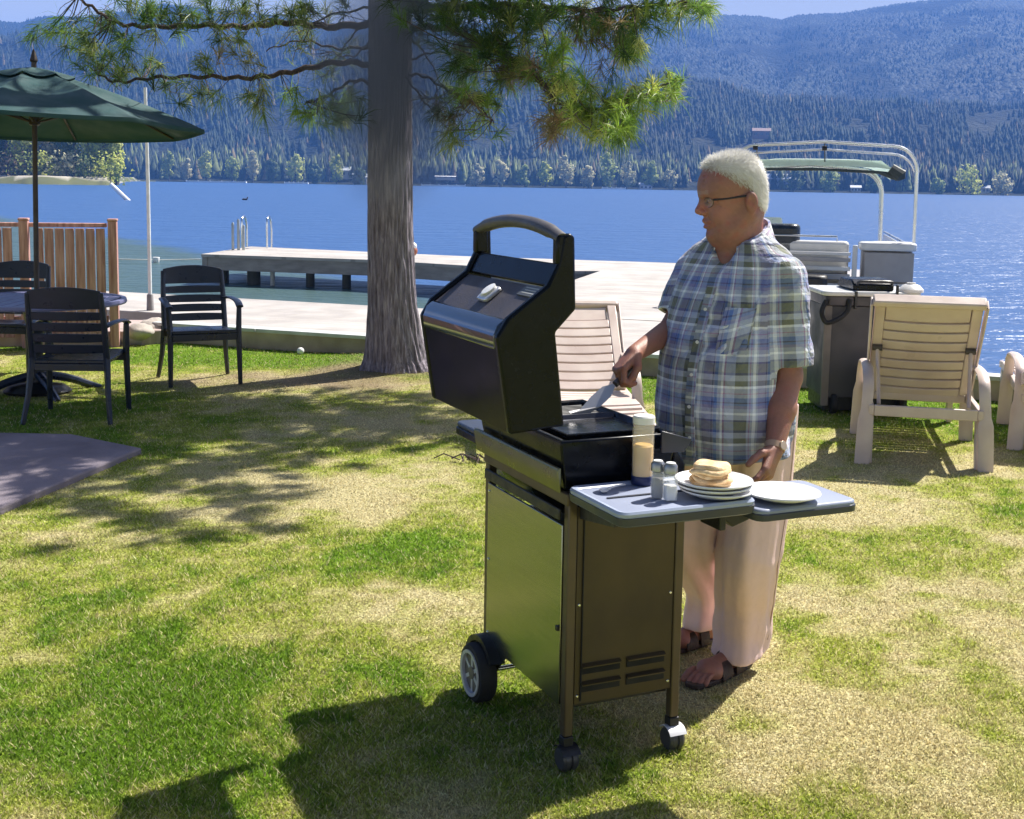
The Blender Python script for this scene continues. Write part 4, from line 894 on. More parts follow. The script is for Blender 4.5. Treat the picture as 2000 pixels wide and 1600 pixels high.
obj('finial', MB().lathe([(.012, 2.48), (.03, 2.50), (.022, 2.53), (.012, 2.57), (.001, 2.59)], 16), DKW, ps)
hub = obj('hub', MB().lathe([(.03, 2.02), (.04, 2.03), (.04, 2.08), (.03, 2.09)], 16), DKW, ps)
for k in range(8):
    a = k * math.pi / 4 + OFF; c_, s_ = math.cos(a), math.sin(a)
    obj('rib', MB().tube([(c_ * .03, s_ * .03, ZT - .03), (c_ * PR * .5, s_ * PR * .5, ZT - (ZT - ZR) * .5 ** 1.32 - .022), (c_ * PR * .985, s_ * PR * .985, ZR - .008)], .009, 6), DKW, ps)
    obj('strut', MB().tube([(c_ * .04, s_ * .04, 2.05), (c_ * PR * .52, s_ * PR * .52, ZT - (ZT - ZR) * .52 ** 1.32 - .03)], .007, 6), DKW, ps)

# ------------------------------------------------------------------ loungers
IV = mat('ivory_resin', (.57, .455, .405), .38, var=.05, scale=6, bump=.06, bscale=150, c2=(.63, .53, .47))
m_ = IV.node_tree; 
def make_lounger(tilt=56, label='', cat='sun lounger', slot_shade=False):
    """head end at y=0 (back hinges at y=.62 and rises towards -y), bed runs to +y"""
    t = thing('sun_lounger', label, cat, group='ivory resin sun loungers'); w = .31
    for sx in (-1, 1):
        x = sx * w
        obj('side_rail', MB().prism([V(x - .016, 0, .30), V(x - .016, 1.75, .30), V(x - .016, 1.86, .28), V(x - .016, 1.86, .335), V(x - .016, 1.6, .36), V(x - .016, 0, .36)], V(.032, 0, 0)), IV, t, bevel=.006)
        # looped arm: rises from the rear foot, runs forward, falls to the front foot
        xo = x + sx * .022
        path = smooth_path([(xo + sx * .02, -.02, 0), (xo + sx * .012, .00, .22), (xo, .05, .45), (xo, .13, .53), (xo, .30, .555), (xo, .60, .545), (xo, .82, .50), (xo + sx * .006, .90, .36), (xo + sx * .018, .93, .0)], 5)
        rr = [.030 + .024 * math.exp(-((p_.z) / .25) ** 2) for p_ in path]
        obj('armrest', MB().tube(path, [.034 + .012 * (p_.z < .3) for p_ in path], 10, True, .45, (0, -1, 0)), IV, t)
        for (yy_, dz) in ((.13, 0), (1.62, 0)):
            lp = MB()
            if yy_ > 1: lp.prism([V(x - .02, 1.52, .305), V(x - .02, 1.56, .0), V(x - .02, 1.63, .0), V(x - .02, 1.66, .30)], V(.04, 0, 0)); obj('leg', lp, IV, t, bevel=.008)
            else: lp.prism([V(x - .018, .04, .305), V(x - .018, .0, .0), V(x - .018, .055, .0), V(x - .018, .10, .20), V(x - .018, .13, .305)], V(.036, 0, 0)); obj('leg', lp, IV, t, bevel=.008)
    obj('cross_rail', MB().box((-w + .017, .0, .295), (w - .017, .03, .36)), IV, t, bevel=.005); obj('cross_rail', MB().box((-w + .017, 1.80, .285), (w - .017, 1.83, .33)), IV, t, bevel=.005)
    obj('cross_rail', MB().box((-w + .017, .60, .30), (w - .017, .63, .35)), IV, t, bevel=.005)
    # seat slats
    y = .68
    while y < 1.78:
        n = 8; rings = []
        for k in range(n + 1):
            x = -w + .02 + (2 * w - .04) * k / n; sg = -.012 * (1 - (2 * k / n - 1) ** 2); z = .372 + .03 * math.exp(-((y - 1.25) / .18) ** 2) + sg
            rings.append([V(x, y, z - .02), V(x, y + .066, z - .02), V(x, y + .066, z), V(x, y, z)])
        obj('seat_slat', MB().loft(rings), IV, t, bevel=.004); y += .082
    # backrest panel
    b = obj('backrest', MB(), IV, t) if False else None
    br = bpy.data.objects.new('backrest_pivot', None)
    Lb = .80; Lb = .745; th = R(tilt); dy, dz = -math.cos(th), math.sin(th); nrm_ = V(0, dz * 1.0, -dy)           # nrm: towards the sitter
    o0 = V(0, .60, .36)
    def bp_(x, l, h): 
        p_ = o0 + V(0, dy, dz) * l + V(0, dz, -dy) * h; return V(x, p_.y, p_.z)
    def bar(x0, x1, l0, l1, h0, h1, bow=0.0, n=10):
        rings = []
        for k in range(n + 1):
            f = k / n; q = bow * (1 - (2 * f - 1) ** 2); xa = x0 + (x1 - x0) * f
            rings.append([bp_(xa, l0 - q, h0), bp_(xa, l1 - q, h0), bp_(xa, l1 - q, h1), bp_(xa, l0 - q, h1)])
        return MB().loft(rings)
    W0 = w - .005
    mb = MB()
    first = obj('backrest', bar(-W0 + .06, W0 - .06, Lb - .125, Lb - .005, -.012, .014, .012), IV, t, bevel=.005)
    for sx in (-1, 1):
        fr = MB().loft([[bp_(sx * (W0 - .055), l, -.016), bp_(sx * (W0 + .005), l, -.016), bp_(sx * (W0 + .005), l, .03), bp_(sx * (W0 - .055), l, .03)] for l in (0, .3, .6, Lb)]); obj('backrest_stile', fr, IV, first, bevel=.006)
        lip = MB().loft([[bp_(sx * (W0 + .006 + .02 * l), l, -.045), bp_(sx * (W0 + .018 + .02 * l), l, -.045), bp_(sx * (W0 + .018 + .02 * l), l, .034), bp_(sx * (W0 + .006 + .02 * l), l, .034)] for l in (.08, .3, .6, Lb + .02)]); obj('backrest_lip', lip, IV, first, bevel=.004)
        st_ = MB().tube([bp_(sx * (W0 - .03), .40, -.03), V(sx * (w - .05), .16, .34)], .012, 8); obj('prop', st_, IV, first)
        pv_ = MB().cyl(bp_(sx * (W0 - .06), .40, -.028), bp_(sx * (W0 + .0), .40, -.028), .02, 16); obj('pivot', pv_, mat('pivot_dark', (.06, .05, .045), .5), first)
    obj('backrest_top', bar(-W0 - .02, W0 + .02, Lb + .002, Lb + .045, -.045, .034, .0), IV, first, bevel=.010)
    l = Lb - .128 - .0125
    for k in range(8):
        obj('backrest_slat', bar(-W0 + .056, W0 - .056, l - (.067 if not slot_shade else .064), l, -.010, .030, .014), IV, first, bevel=.004); l -= .0785 if not slot_shade else .0795
    if slot_shade: obj('slot_shade_web', bar(-W0 + .058, W0 - .058, .0, Lb - .02, .066, .072, .010), IV, first); [obj('slot_shade_side', MB().loft([[bp_(sx * (W0 - .058), l_, .031), bp_(sx * (W0 - .050), l_, .031), bp_(sx * (W0 - .050), l_, .072), bp_(sx * (W0 - .058), l_, .072)] for l_ in (0, .35, Lb)]), IV, first) for sx in (-1, 1)]  # added panels closing the slots from behind so they read darker
    obj('backrest_base', bar(-W0 + .056, W0 - .056, -.01, l + .002, -.014, .016, .006), IV, first, bevel=.005)
    return t
rl_ = at(1700, 908); rr_l = at(1912, 922); dxv = (rr_l - rl_); dxv.z = 0
L1 = make_lounger(54, 'ivory sun lounger with its slatted back to the camera, right of the man', slot_shade=True)
L1.location = (rl_ + rr_l) / 2 + V(0, .03, 0); L1.location.z = 0; L1.rotation_euler.z = math.atan2(dxv.y, dxv.x)
L2 = make_lounger(38, 'ivory sun lounger facing the camera between the grill lid and the man')
tr_ = V(.80, 8.75, 0)
L2.rotation_euler.z = R(180 + 3); L2.location = (.385, 8.26, 0)
L3 = make_lounger(10, 'ivory sun lounger cut off by the right edge of the photo, only its arm showing')
q = at(1982, 885); L3.rotation_euler.z = L1.rotation_euler.z + R(-4); L3.location = (q.x + .37, q.y - .0, 0)

# ------------------------------------------------------------------ second barbecue by the wall
q0 = at(1600, 812); q1 = at(1800, 815); ctr = (q0 + q1) / 2
b2 = thing('barbecue_cart', 'second barbecue cart with grey panels standing behind the right lounger', 'barbecue', V(ctr.x, ctr.y + .1, 0), math.atan2((q1 - q0).y, (q1 - q0).x) + R(0))
hw = (q1 - q0).length / 2 - .02
GP = mat('cart_grey', (.055, .054, .060), .55, var=.08, scale=3)
obj('cabinet', MB().rbox((-hw + .02, -.02, .12), (hw - .03, .50, .80), .02), GP, b2, bevel=.008)
obj('panel_strip', MB().box((-hw + .005, -.024, .06), (-hw + .06, .0, .80)), mat('strip_beige', (.18, .16, .145), .6), b2, bevel=.004)
obj('plinth', MB().rbox((-hw + .03, .01, .025), (hw - .05, .47, .118), .02), BLK2, b2)
for x in (-hw + .10, hw - .12):
    obj('wheel', MB().cyl(V(x - .02, -.005, .075), V(x + .02, -.005, .075), .075, 24), RUB, b2, bevel=.008)
ctop = obj('counter', MB().rbox((-hw - .01, -.05, .872), (hw + .0, .55, .905), .06), mat('counter_white', (.62, .62, .62), .3), b2, bevel=.010)
obj('drawer_band', MB().rbox((-hw + .01, -.035, .80), (hw - .02, .52, .870), .03), mat('band_dark', (.025, .022, .03), .35), b2, bevel=.005)
obj('hood', MB().prism([V(-.13, .05, .906), V(-.13, .05, .955), V(-.13, .12, .985), V(-.13, .40, .985), V(-.13, .48, .93), V(-.13, .48, .906)], V(.30, 0, 0)), BLK, b2, bevel=.01)
obj('hood_handle', MB().tube(smooth_path([(-.10, .06, .94), (-.10, .0, .975), (.02, -.01, .98), (.14, .0, .975), (.14, .06, .94)], 5), .010, 8), BLK2, b2)
obj('vertical_trim', MB().box((.155, -.058, .80), (.172, -.036, .96)), BLK2, b2, bevel=.003); obj('vertical_trim', MB().box((-.145, -.058, .78), (-.125, -.036, .91)), BLK2, b2, bevel=.003)
obj('gas_hose', MB().tube(smooth_path([(-hw + .005, -.05, .84), (-hw - .03, -.07, .76), (-hw + .0, -.08, .685), (-hw + .07, -.085, .70), (-hw + .15, -.075, .76), (-hw + .175, -.06, .85)], 8), .017, 10), RUB, b2)
bw = thing('enamel_bowl', 'small upturned white bowl on the right end of the barbecue counter', 'bowl', b2.matrix_world @ V(0, 0, 0)); bpy.context.view_layer.update()
bw.location = b2.matrix_world @ V(hw - .07, .02, .906)
obj('shell', MB().lathe([(.09, 0), (.088, .02), (.06, .05), (.02, .062), (.001, .063)], 32), mat('bowl_white', (.7, .68, .66), .35), bw); obj('foot_ring', MB().lathe([(.03, .058), (.032, .068), (.026, .07), (.024, .062)], 24), MATS['bowl_white'], bw)

# ------------------------------------------------------------------ pontoon boat moored at the dock
BY = 15.0; pB = atY(1788, 560, BY); bz = math.atan2(WN.y, WN.x) - math.pi / 2 + R(7)
bt = thing('pontoon_boat', 'white and grey pontoon boat with folded canopy frame moored behind the man', 'boat', V(pB.x, pB.y, WATER_Z), bz)
BW = 2.35; BL = 6.2; DZ = .70
WHT = mat('boat_white', (.66, .66, .66), .35, var=.05); GRY = mat('boat_grey', (.36, .345, .35), .5, var=.06); ALU = mat('boat_alu', (.70, .72, .74), .28, .9, var=.04); CUSH = mat('cushion', (.50, .46, .40), .6, var=.06)
for x in (-.35, -BW + .35):
    obj('pontoon', MB().lathe([(.01, -.4), (.15, -.25), (.28, 0), (.28, BL - .2), (.2, BL + .2), (.01, BL + .4)], 24, Matrix.Translation(V(x, 0, .12)) @ Matrix.Rotation(R(-90), 4, 'X')), ALU, bt)
obj('hull_deck', MB().rbox((-BW, 0, DZ - .12), (0, BL, DZ - .02), .12), GRY, bt, bevel=.01)
hd_ = .62
# near end fence: right cabinet, gate gap, left panels with rails
pn = obj('fence_panel', MB().rbox((-.62, .02, DZ + .22), (-.03, .07, DZ + .22 + .36), .02), GRY, bt, bevel=.01)
obj('panel_foot', MB().rbox((-.66, .0, DZ + .15), (-.0, .10, DZ + .20), .02), WHT, bt, bevel=.01)
obj('seat_back', MB().rbox((-.68, .0, DZ + .60), (.0, .55, DZ + .70), .08), WHT, bt, bevel=.025)
obj('seat_box', MB().rbox((-.64, .12, DZ), (-.04, .60, DZ + .59), .04), GRY, bt, bevel=.01)
obj('battery_box', MB().rbox((-.66, -.02, DZ - .05), (-.22, .10, DZ + .12), .03), BLK2, bt, bevel=.01)
obj('gate_post', MB().box((-.76, .02, DZ - .02), (-.70, .08, DZ + .66)), WHT, bt, bevel=.01)
for z0, z1, m__ in ((.0, .18, WHT), (.23, .30, GRY), (.34, .39, WHT), (.45, .50, GRY), (.53, .57, WHT)):
    obj('rail_panel', MB().rbox((-BW + .05, .02, DZ + z0), (-.78, .06, DZ + z1), .015), m__, bt, bevel=.006)
obj('lounge_seat', MB().rbox((-1.75, .25, DZ + .0), (-.80, .85, DZ + .40), .06), CUSH, bt, bevel=.03); obj('lounge_back', MB().rbox((-1.75, .12, DZ + .30), (-.80, .30, DZ + .70), .06), WHT, bt, bevel=.04)
obj('side_fence', MB().rbox((-.05, .62, DZ + .05), (-.01, BL - .2, DZ + .60), .01), WHT, bt, bevel=.01); obj('side_fence', MB().rbox((-BW + .01, .62, DZ + .05), (-BW + .05, BL - .2, DZ + .60), .01), WHT, bt, bevel=.01)
obj('side_rail', MB().tube([(-.03, .6, DZ + .64), (-.03, BL - .2, DZ + .64)], .02, 8), ALU, bt)
sc_ = obj('captain_seat', MB().rbox((-1.95, .12, DZ + .45), (-1.40, .5, DZ + .90), .12), mat('navy_cover', (.012, .02, .035), .3, var=.3, bump=.3, bscale=20), bt, bevel=.06, seg=4)
obj('console', MB().prism([V(-2.2, 1.2, DZ), V(-2.2, 1.2, DZ + .8), V(-2.2, 1.5, DZ + .95), V(-2.2, 1.9, DZ + .9), V(-2.2, 1.9, DZ)], V(.55, 0, 0)), WHT, bt, bevel=.03)
def frame(y, x0, x1, ztop, r, zb, lean=0.0, arch=.05):
    cc = .30; pts = [V(x1, y, zb), V(x1 - .01, y + lean * .7, ztop - cc)]
    for k in range(1, 7):
        a = R(90 * k / 6); pts.append(V(x1 - cc * (1 - math.cos(a)) - .01, y + lean, ztop - cc + cc * math.sin(a)))
    pts += [V((x0 + x1) / 2, y + lean, ztop + arch)]
    for k in range(6, 0, -1):
        a = R(90 * k / 6); pts.append(V(x0 + cc * (1 - math.cos(a)) + .01, y + lean, ztop - cc + cc * math.sin(a)))
    pts += [V(x0 + .01, y + lean * .7, ztop - cc), V(x0, y, zb)]
    return MB().tube(pts, r, 10)
ZA = atY(1700, 285, BY + .3).z - WATER_Z; ZB = atY(1600, 308, BY + 1.2).z - WATER_Z
obj('canopy_frame', frame(.30, -BW + .05, -.02, ZA, .022, DZ + .62), ALU, bt); obj('canopy_frame', frame(.30, -BW + .05, -.02, ZA - .09, .016, DZ + .62, .18), ALU, bt)
obj('canopy_frame', frame(1.3, -BW + .1, -.36, ZB - .14, .022, DZ + .62), ALU, bt); obj('canopy_frame', frame(1.6, -BW + .1, -.36, ZB - .16, .018, DZ + .62, .1), ALU, bt)
CSG = mat('canopy_sage', (.66, .74, .70), .7, var=.06)
cn_ = CSG.node_tree; ct_ = cn_.nodes.new('ShaderNodeBsdfTranslucent'); ct_.inputs[0].default_value = (.75, .85, .80, 1); cm_ = cn_.nodes.new('ShaderNodeMixShader'); cm_.inputs[0].default_value = .5
cn_.links.new(cn_.nodes['Principled BSDF'].outputs[0], cm_.inputs[1]); cn_.links.new(ct_.outputs[0], cm_.inputs[2]); cn_.links.new(cm_.outputs[0], cn_.nodes['Material Output'].inputs[0])
# canopy cloth: shallow vault with dark underside band
cv = MB(); rings = []
for k in range(13):
    y = 1.0 + 2.6 * k / 12; ring = []
    for j in range(17):
        f = j / 16; x = -BW + .02 + (BW - .16) * f; e_ = abs(2 * f - 1); z = ZB - .02 - .20 * e_ ** 5 + .03 * math.sin(math.pi * k / 12)
        ring.append(V(x, y, z))
    rings.append(ring + [q - V(0, 0, .03) for q in ring[::-1]])
obj('canopy_cloth', cv.loft(rings), CSG, bt)
obj('canopy_valance', MB().tube([(-BW + .3, 1.0, ZB - .16), (-BW / 2, 1.0, ZB - .15), (-.45, 1.0, ZB - .18), (-.24, 1.02, ZB - .23)], [.018, .018, .02, .05], 10), mat('valance_dark', (.035, .05, .055), .6), bt)
obj('canopy_flap', MB().prism([V(-BW + .30, .985, ZB - .03), V(-.42, .985, ZB - .03), V(-.28, .985, ZB - .14), V(-.45, .985, ZB - .12), V(-BW / 2, .985, ZB - .10), V(-BW + .30, .985, ZB - .12)], V(0, .012, 0)), MATS['canopy_sage'], bt)
obj('canopy_boot', MB().tube([(-.30, 1.0, ZB - .13), (-.17, 1.0, ZB - .22), (-.15, 1.0, ZB - .27)], [.07, .09, .04], 10), MATS['valance_dark'], bt)
for x in (-1.15, -2.0): obj('canopy_strap', MB().tube([(x, .3, ZA + .02), (x + .02, 1.0, ZB - .05)], .008, 6).tube([(x - .03, .30, ZA - .03), (x + .03, .30, ZA - .03)], .03, 8), BLK2, bt)
obj('grab_rail', MB().tube([(-1.75, .1, DZ + .70), (-1.75, .1, DZ + .76), (-.95, .1, DZ + .76), (-.95, .1, DZ + .70)], .012, 8), ALU, bt)
obj('outboard_motor', MB().rbox((-1.4, -.45, .35), (-1.05, -.05, 1.0), .1), BLK2, bt, bevel=.04)
# ================================================================== THE PINE
TB = at(770, 730, 0); TB.z = 0; TY = TB.y + .12; TX = TB.x - .03
tree = thing('pine_tree', 'tall pine with a furrowed grey brown trunk and long drooping needles', 'tree', (0, 0, 0))
# trunk: ring mesh with furrows and root flare
ctr_tab = [(-.1, 772, .33), (0.0, 770, .265), (.12, 768, .225), (.35, 766, .205), (.7, 763, .19), (1.2, 760, .180), (1.8, 758, .175), (2.6, 758, .170), (3.4, 757, .166)]
zz = np.concatenate([np.linspace(-.1, 3.6, 300), np.linspace(3.65, 13, 60)])
def trunk_c(z):
    px = np.interp(z, [c[0] for c in ctr_tab], [c[1] for c in ctr_tab]); x = (px - 1000) / F_PX * TY + .0
    return x + (0.0165 * (z - 1.64)) * -1 * 0
tr_r = np.interp(zz, [c[0] for c in ctr_tab] + [6, 9, 13], [c[2] for c in ctr_tab] + [.15, .10, .03])
NA = 220; ang = np.linspace(0, 2 * np.pi, NA, endpoint=False); A, Z = np.meshgrid(ang, zz)
lobe = np.exp(-Z / .28) * (.03 * np.cos(5 * A + 1) + .02 * np.cos(3 * A + 2) + .07 * np.clip(np.cos(A + .35), 0, 1) ** 3)
wv = A * 7.0 + 1.3 * (fbm(np.cos(A) * 2, np.sin(A) * 2, Z * 1.3, 3) - .5) * 4
fur = np.abs(np.sin(wv * 1.5 + 2.2 * fbm(np.cos(A) * 3, np.sin(A) * 3, Z * .9, 3)))
plate = fbm(np.cos(A) * 9, np.sin(A) * 9, Z * 2.6, 4)
rad = tr_r[:, None] * (1 + .02 * np.cos(2 * A)) + lobe * (Z < 3) + (.012 * fur + .022 * (plate - .5)) * np.clip(tr_r[:, None] / .17, .2, 1.6)
cx = trunk_c(Z); v = np.stack([cx + rad * np.cos(A), TY + rad * np.sin(A), Z], -1).reshape(-1, 3)
i = np.arange(len(zz) - 1)[:, None] * NA; j = np.arange(NA)[None]; jn = (j + 1) % NA
f = np.stack([i + j, i + jn, i + jn + NA, i + j + NA], -1).reshape(-1, 4)
me = mesh_np('trunk', v, f, True)
m, nt, p = nt_new('pine_bark')
tc = nt.nodes.new('ShaderNodeTexCoord'); mp = nt.nodes.new('ShaderNodeMapping'); mp.inputs['Scale'].default_value = (1, 1, .09); nt.links.new(tc.outputs['Object'], mp.inputs[0])
n1 = nt.nodes.new('ShaderNodeTexNoise'); n1.inputs['Scale'].default_value = 52; n1.inputs['Detail'].default_value = 8; n1.inputs['Roughness'].default_value = .65; nt.links.new(mp.outputs[0], n1.inputs['Vector'])
rp = nt.nodes.new('ShaderNodeValToRGB'); rp.color_ramp.elements[0].position = .30; rp.color_ramp.elements[0].color = (.085, .070, .085, 1); rp.color_ramp.elements[1].position = .66; rp.color_ramp.elements[1].color = (.50, .45, .52, 1)
e_ = rp.color_ramp.elements.new(.5); e_.color = (.27, .235, .275, 1)
nt.links.new(n1.outputs[0], rp.inputs[0]); nt.links.new(rp.outputs[0], p.inputs['Base Color']); p.inputs['Roughness'].default_value = .92; p.inputs['Specular IOR Level'].default_value = .15
bp = nt.nodes.new('ShaderNodeBump'); bp.inputs['Strength'].default_value = 1.0; bp.inputs['Distance'].default_value = .035; nt.links.new(n1.outputs[0], bp.inputs['Height']); nt.links.new(bp.outputs[0], p.inputs['Normal'])
BARK = m; link('trunk', me, BARK, tree)
TWIG = mat('twig_bark', (.075, .05, .045), .9, var=.35, scale=25, bump=.5, bscale=60)

def tufts(centres, dirs, nper, Ls, palette, wid=.0035):
    """fans of long needles; returns vertex, face, colour arrays"""
    n = len(centres); N = n * nper
    c = np.repeat(centres, nper, 0); d = np.repeat(dirs, nper, 0); L = np.repeat(Ls, nper)[:, None] * (.7 + .45 * RNG.random((N, 1)))
    r = RNG.normal(size=(N, 3)); r /= np.linalg.norm(r, axis=1)[:, None]
    nd = d * (.35 + .9 * RNG.random((N, 1))) + r * .75; nd /= np.linalg.norm(nd, axis=1)[:, None]
    start = c - d * (RNG.random((N, 1)) * .14)
    mid = start + nd * L * .55; droop = np.array([0, 0, -1.0]) * (L * (.10 + .22 * RNG.random((N, 1))))
    end = start + nd * L + droop; s = np.cross(nd, RNG.normal(size=(N, 3))); s /= np.linalg.norm(s, axis=1)[:, None] + 1e-6; s *= wid * .5
    v = np.stack([start - s, start + s, mid - s, mid + s, end], 1).reshape(-1, 3); b = np.arange(N)[:, None] * 5
    f = np.concatenate([b + [0, 1, 3], b + [0, 3, 2], b + [2, 3, 4]])
    pal = np.array(palette); pc = pal[RNG.integers(0, len(pal), n)] * (.75 + .5 * RNG.random((n, 1))); cc = np.repeat(pc, nper, 0) * (.8 + .4 * RNG.random((N, 1)))
    return v, f, np.repeat(cc, 5, 0)
NEEDLE = leafy('pine_needle', .42, .55)
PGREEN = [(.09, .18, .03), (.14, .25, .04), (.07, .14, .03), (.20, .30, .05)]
PLIT = [(.25, .38, .05), (.36, .46, .08), (.16, .28, .04), (.48, .50, .14)]  # needles of the sunlit boughs, sunlight put into the palette
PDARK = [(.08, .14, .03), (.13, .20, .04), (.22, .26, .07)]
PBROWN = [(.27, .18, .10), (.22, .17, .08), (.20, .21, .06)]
def limb(pts, r0, r1, clusters, label=None):
    """pts: (px, py, Y) or world vectors; clusters: (px, py, rx, ry, n, palette)"""
    P = smooth_path([atY(*q) if not isinstance(q, Vector) else q for q in pts], 7); n = len(P)
    P = [q + V(0, 0, .012 * math.sin(i * 1.7)) for i, q in enumerate(P)]
    b = MB().tube(P, [r0 + (r1 - r0) * (i / (n - 1)) ** .8 for i in range(n)], 8)
    Pn = np.array([tuple(q) for q in P]); C = []; Dd = []; Pal = []; tw = MB()
    for cl in clusters:
        px, py, rx, ry, cnt, pal = cl[:6]
        if not isinstance(px, Vector): cnt = max(2, int(cnt * 1.0)); Yo = cl[6] if len(cl) > 6 else None
        for k in range(cnt):
            if isinstance(px, Vector): q = px + V(random.gauss(0, rx), random.gauss(0, rx), random.gauss(0, ry))
            else:
                near = Pn[RNG.integers(max(1, n // 3), n)]; Y = (Yo if Yo else near[1]) + random.gauss(0, .28); q = atY(px + random.gauss(0, rx), py + random.gauss(0, ry), Y)
            qa = np.array(q); dist = np.linalg.norm(Pn - qa, axis=1) + .15 * np.linspace(1, 0, n); i0 = int(dist.argmin()); a = Vector(Pn[max(0, i0 - 1)])
            d = (q - a); ln = d.length
            if ln < 1e-3: continue
            mid = a + d * .5 + V(random.gauss(0, .05), random.gauss(0, .05), -.05 * ln + random.gauss(0, .05))
            tw.tube(smooth_path([a, mid, q], 3), [max(.0035, .0075 * min(1, ln)) * (1 - .1 * t) for t in range(7)], 5)
            dd = (q - mid).normalized() * .8 + V(0, 0, random.choice((.45, .1, -.35))); dd.normalize()
            C.append(tuple(q)); Dd.append(tuple(dd)); Pal.append(pal)
    o = obj('limb', b, TWIG, tree, smooth=60)
    if tw.v: obj('twigs', tw, TWIG, o, smooth=60, recalc=False)
    return o, C, Dd, Pal
def foliage(o, C, Dd, Pal, nper=46, Lm=.17, wid=.0042):
    vs = []; fs = []; cs = []; b = 0
    keys = {}
    for c, d, p_ in zip(C, Dd, Pal): keys.setdefault(id(p_), (p_, [], []))[1].append(c); keys[id(p_)][2].append(d)
    for p_, cc, dd in keys.values():
        v, f, c = tufts(np.array(cc), np.array(dd), nper, Lm * (.75 + .5 * RNG.random(len(cc))), p_, wid)
        vs.append(v); fs.append(f + b); cs.append(c); b += len(v)
    if vs:
        me = mesh_np('needles', np.concatenate(vs), np.concatenate(fs)); tint_attr(me, np.concatenate(cs)); link('needles', me, NEEDLE, o)
Y0 = TY
def B(pts, r0, r1, cl, **k): o, C, D, P_ = limb(pts, r0, r1, cl); foliage(o, C, D, P_, **k)
# --- limbs the photo shows, left side
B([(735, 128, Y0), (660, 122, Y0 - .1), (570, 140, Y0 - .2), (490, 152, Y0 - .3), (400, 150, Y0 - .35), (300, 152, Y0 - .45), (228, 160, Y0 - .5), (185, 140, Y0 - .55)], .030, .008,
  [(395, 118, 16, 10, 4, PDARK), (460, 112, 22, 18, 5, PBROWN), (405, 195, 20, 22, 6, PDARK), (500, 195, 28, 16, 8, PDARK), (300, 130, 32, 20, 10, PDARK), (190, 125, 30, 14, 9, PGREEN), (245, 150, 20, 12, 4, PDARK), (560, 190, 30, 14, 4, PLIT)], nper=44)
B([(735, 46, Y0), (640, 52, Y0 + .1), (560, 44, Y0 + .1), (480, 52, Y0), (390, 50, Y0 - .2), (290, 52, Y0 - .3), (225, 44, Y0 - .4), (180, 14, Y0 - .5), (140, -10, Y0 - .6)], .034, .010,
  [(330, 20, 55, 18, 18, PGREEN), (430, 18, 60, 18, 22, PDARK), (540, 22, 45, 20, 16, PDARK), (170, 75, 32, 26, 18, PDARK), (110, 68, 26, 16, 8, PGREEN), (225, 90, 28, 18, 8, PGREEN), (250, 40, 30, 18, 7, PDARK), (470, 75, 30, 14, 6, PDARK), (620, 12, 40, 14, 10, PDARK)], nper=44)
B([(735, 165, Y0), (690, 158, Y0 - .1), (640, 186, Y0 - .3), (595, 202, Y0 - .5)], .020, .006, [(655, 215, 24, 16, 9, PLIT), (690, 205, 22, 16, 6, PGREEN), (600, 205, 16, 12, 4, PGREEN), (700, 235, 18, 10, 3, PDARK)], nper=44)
B([(740, 90, Y0), (660, 95, Y0 + .4), (590, 80, Y0 + .6), (520, 98, Y0 + .8)], .016, .005, [(600, 70, 40, 20, 6, PDARK), (660, 110, 30, 20, 3, PDARK)], nper=24)
# bare twiggy tangle close to the trunk
for (pts) in ([(730, 30, Y0), (680, 80, Y0 + .2), (650, 140, Y0 + .2)], [(730, 70, Y0 + .1), (690, 110, Y0), (640, 100, Y0)], [(720, 15, Y0), (620, 40, Y0), (585, 100, Y0 + .2)], [(790, 60, Y0), (840, 120, Y0 + .2), (870, 190, Y0 + .2)], [(790, 120, Y0), (850, 100, Y0), (890, 80, Y0)], [(792, 150, Y0 - .1), (830, 200, Y0 - .3), (880, 260, Y0 - .3)]):
    B(pts, .012, .003, [(pts[-1][0], pts[-1][1], 25, 22, 6, PDARK)], nper=12)
# --- right side
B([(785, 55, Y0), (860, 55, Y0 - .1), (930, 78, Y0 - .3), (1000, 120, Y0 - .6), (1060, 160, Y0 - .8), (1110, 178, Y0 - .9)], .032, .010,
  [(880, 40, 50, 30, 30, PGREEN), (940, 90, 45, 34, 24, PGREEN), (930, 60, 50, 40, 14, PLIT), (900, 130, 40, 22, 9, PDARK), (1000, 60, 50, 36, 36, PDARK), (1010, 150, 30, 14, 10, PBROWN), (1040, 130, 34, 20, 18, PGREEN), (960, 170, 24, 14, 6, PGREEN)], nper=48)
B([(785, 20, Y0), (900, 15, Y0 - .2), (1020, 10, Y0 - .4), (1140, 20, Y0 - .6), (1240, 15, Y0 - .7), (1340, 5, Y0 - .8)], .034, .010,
  [(1060, 15, 60, 16, 22, PGREEN), (1100, 40, 60, 30, 12, PLIT), (1150, 50, 40, 28, 22, PBROWN), (1150, 30, 40, 20, 14, PGREEN), (1215, 80, 32, 32, 18, PGREEN), (1225, 90, 28, 26, 10, PLIT), (1290, 20, 40, 16, 14, PGREEN), (1300, 22, 40, 14, 8, PLIT), (1365, 10, 18, 14, 12, PGREEN), (1200, 120, 20, 12, 4, PBROWN), (1245, 100, 18, 14, 5, PLIT), (850, 12, 50, 14, 20, PDARK), (960, 12, 50, 14, 22, PDARK)], nper=48)
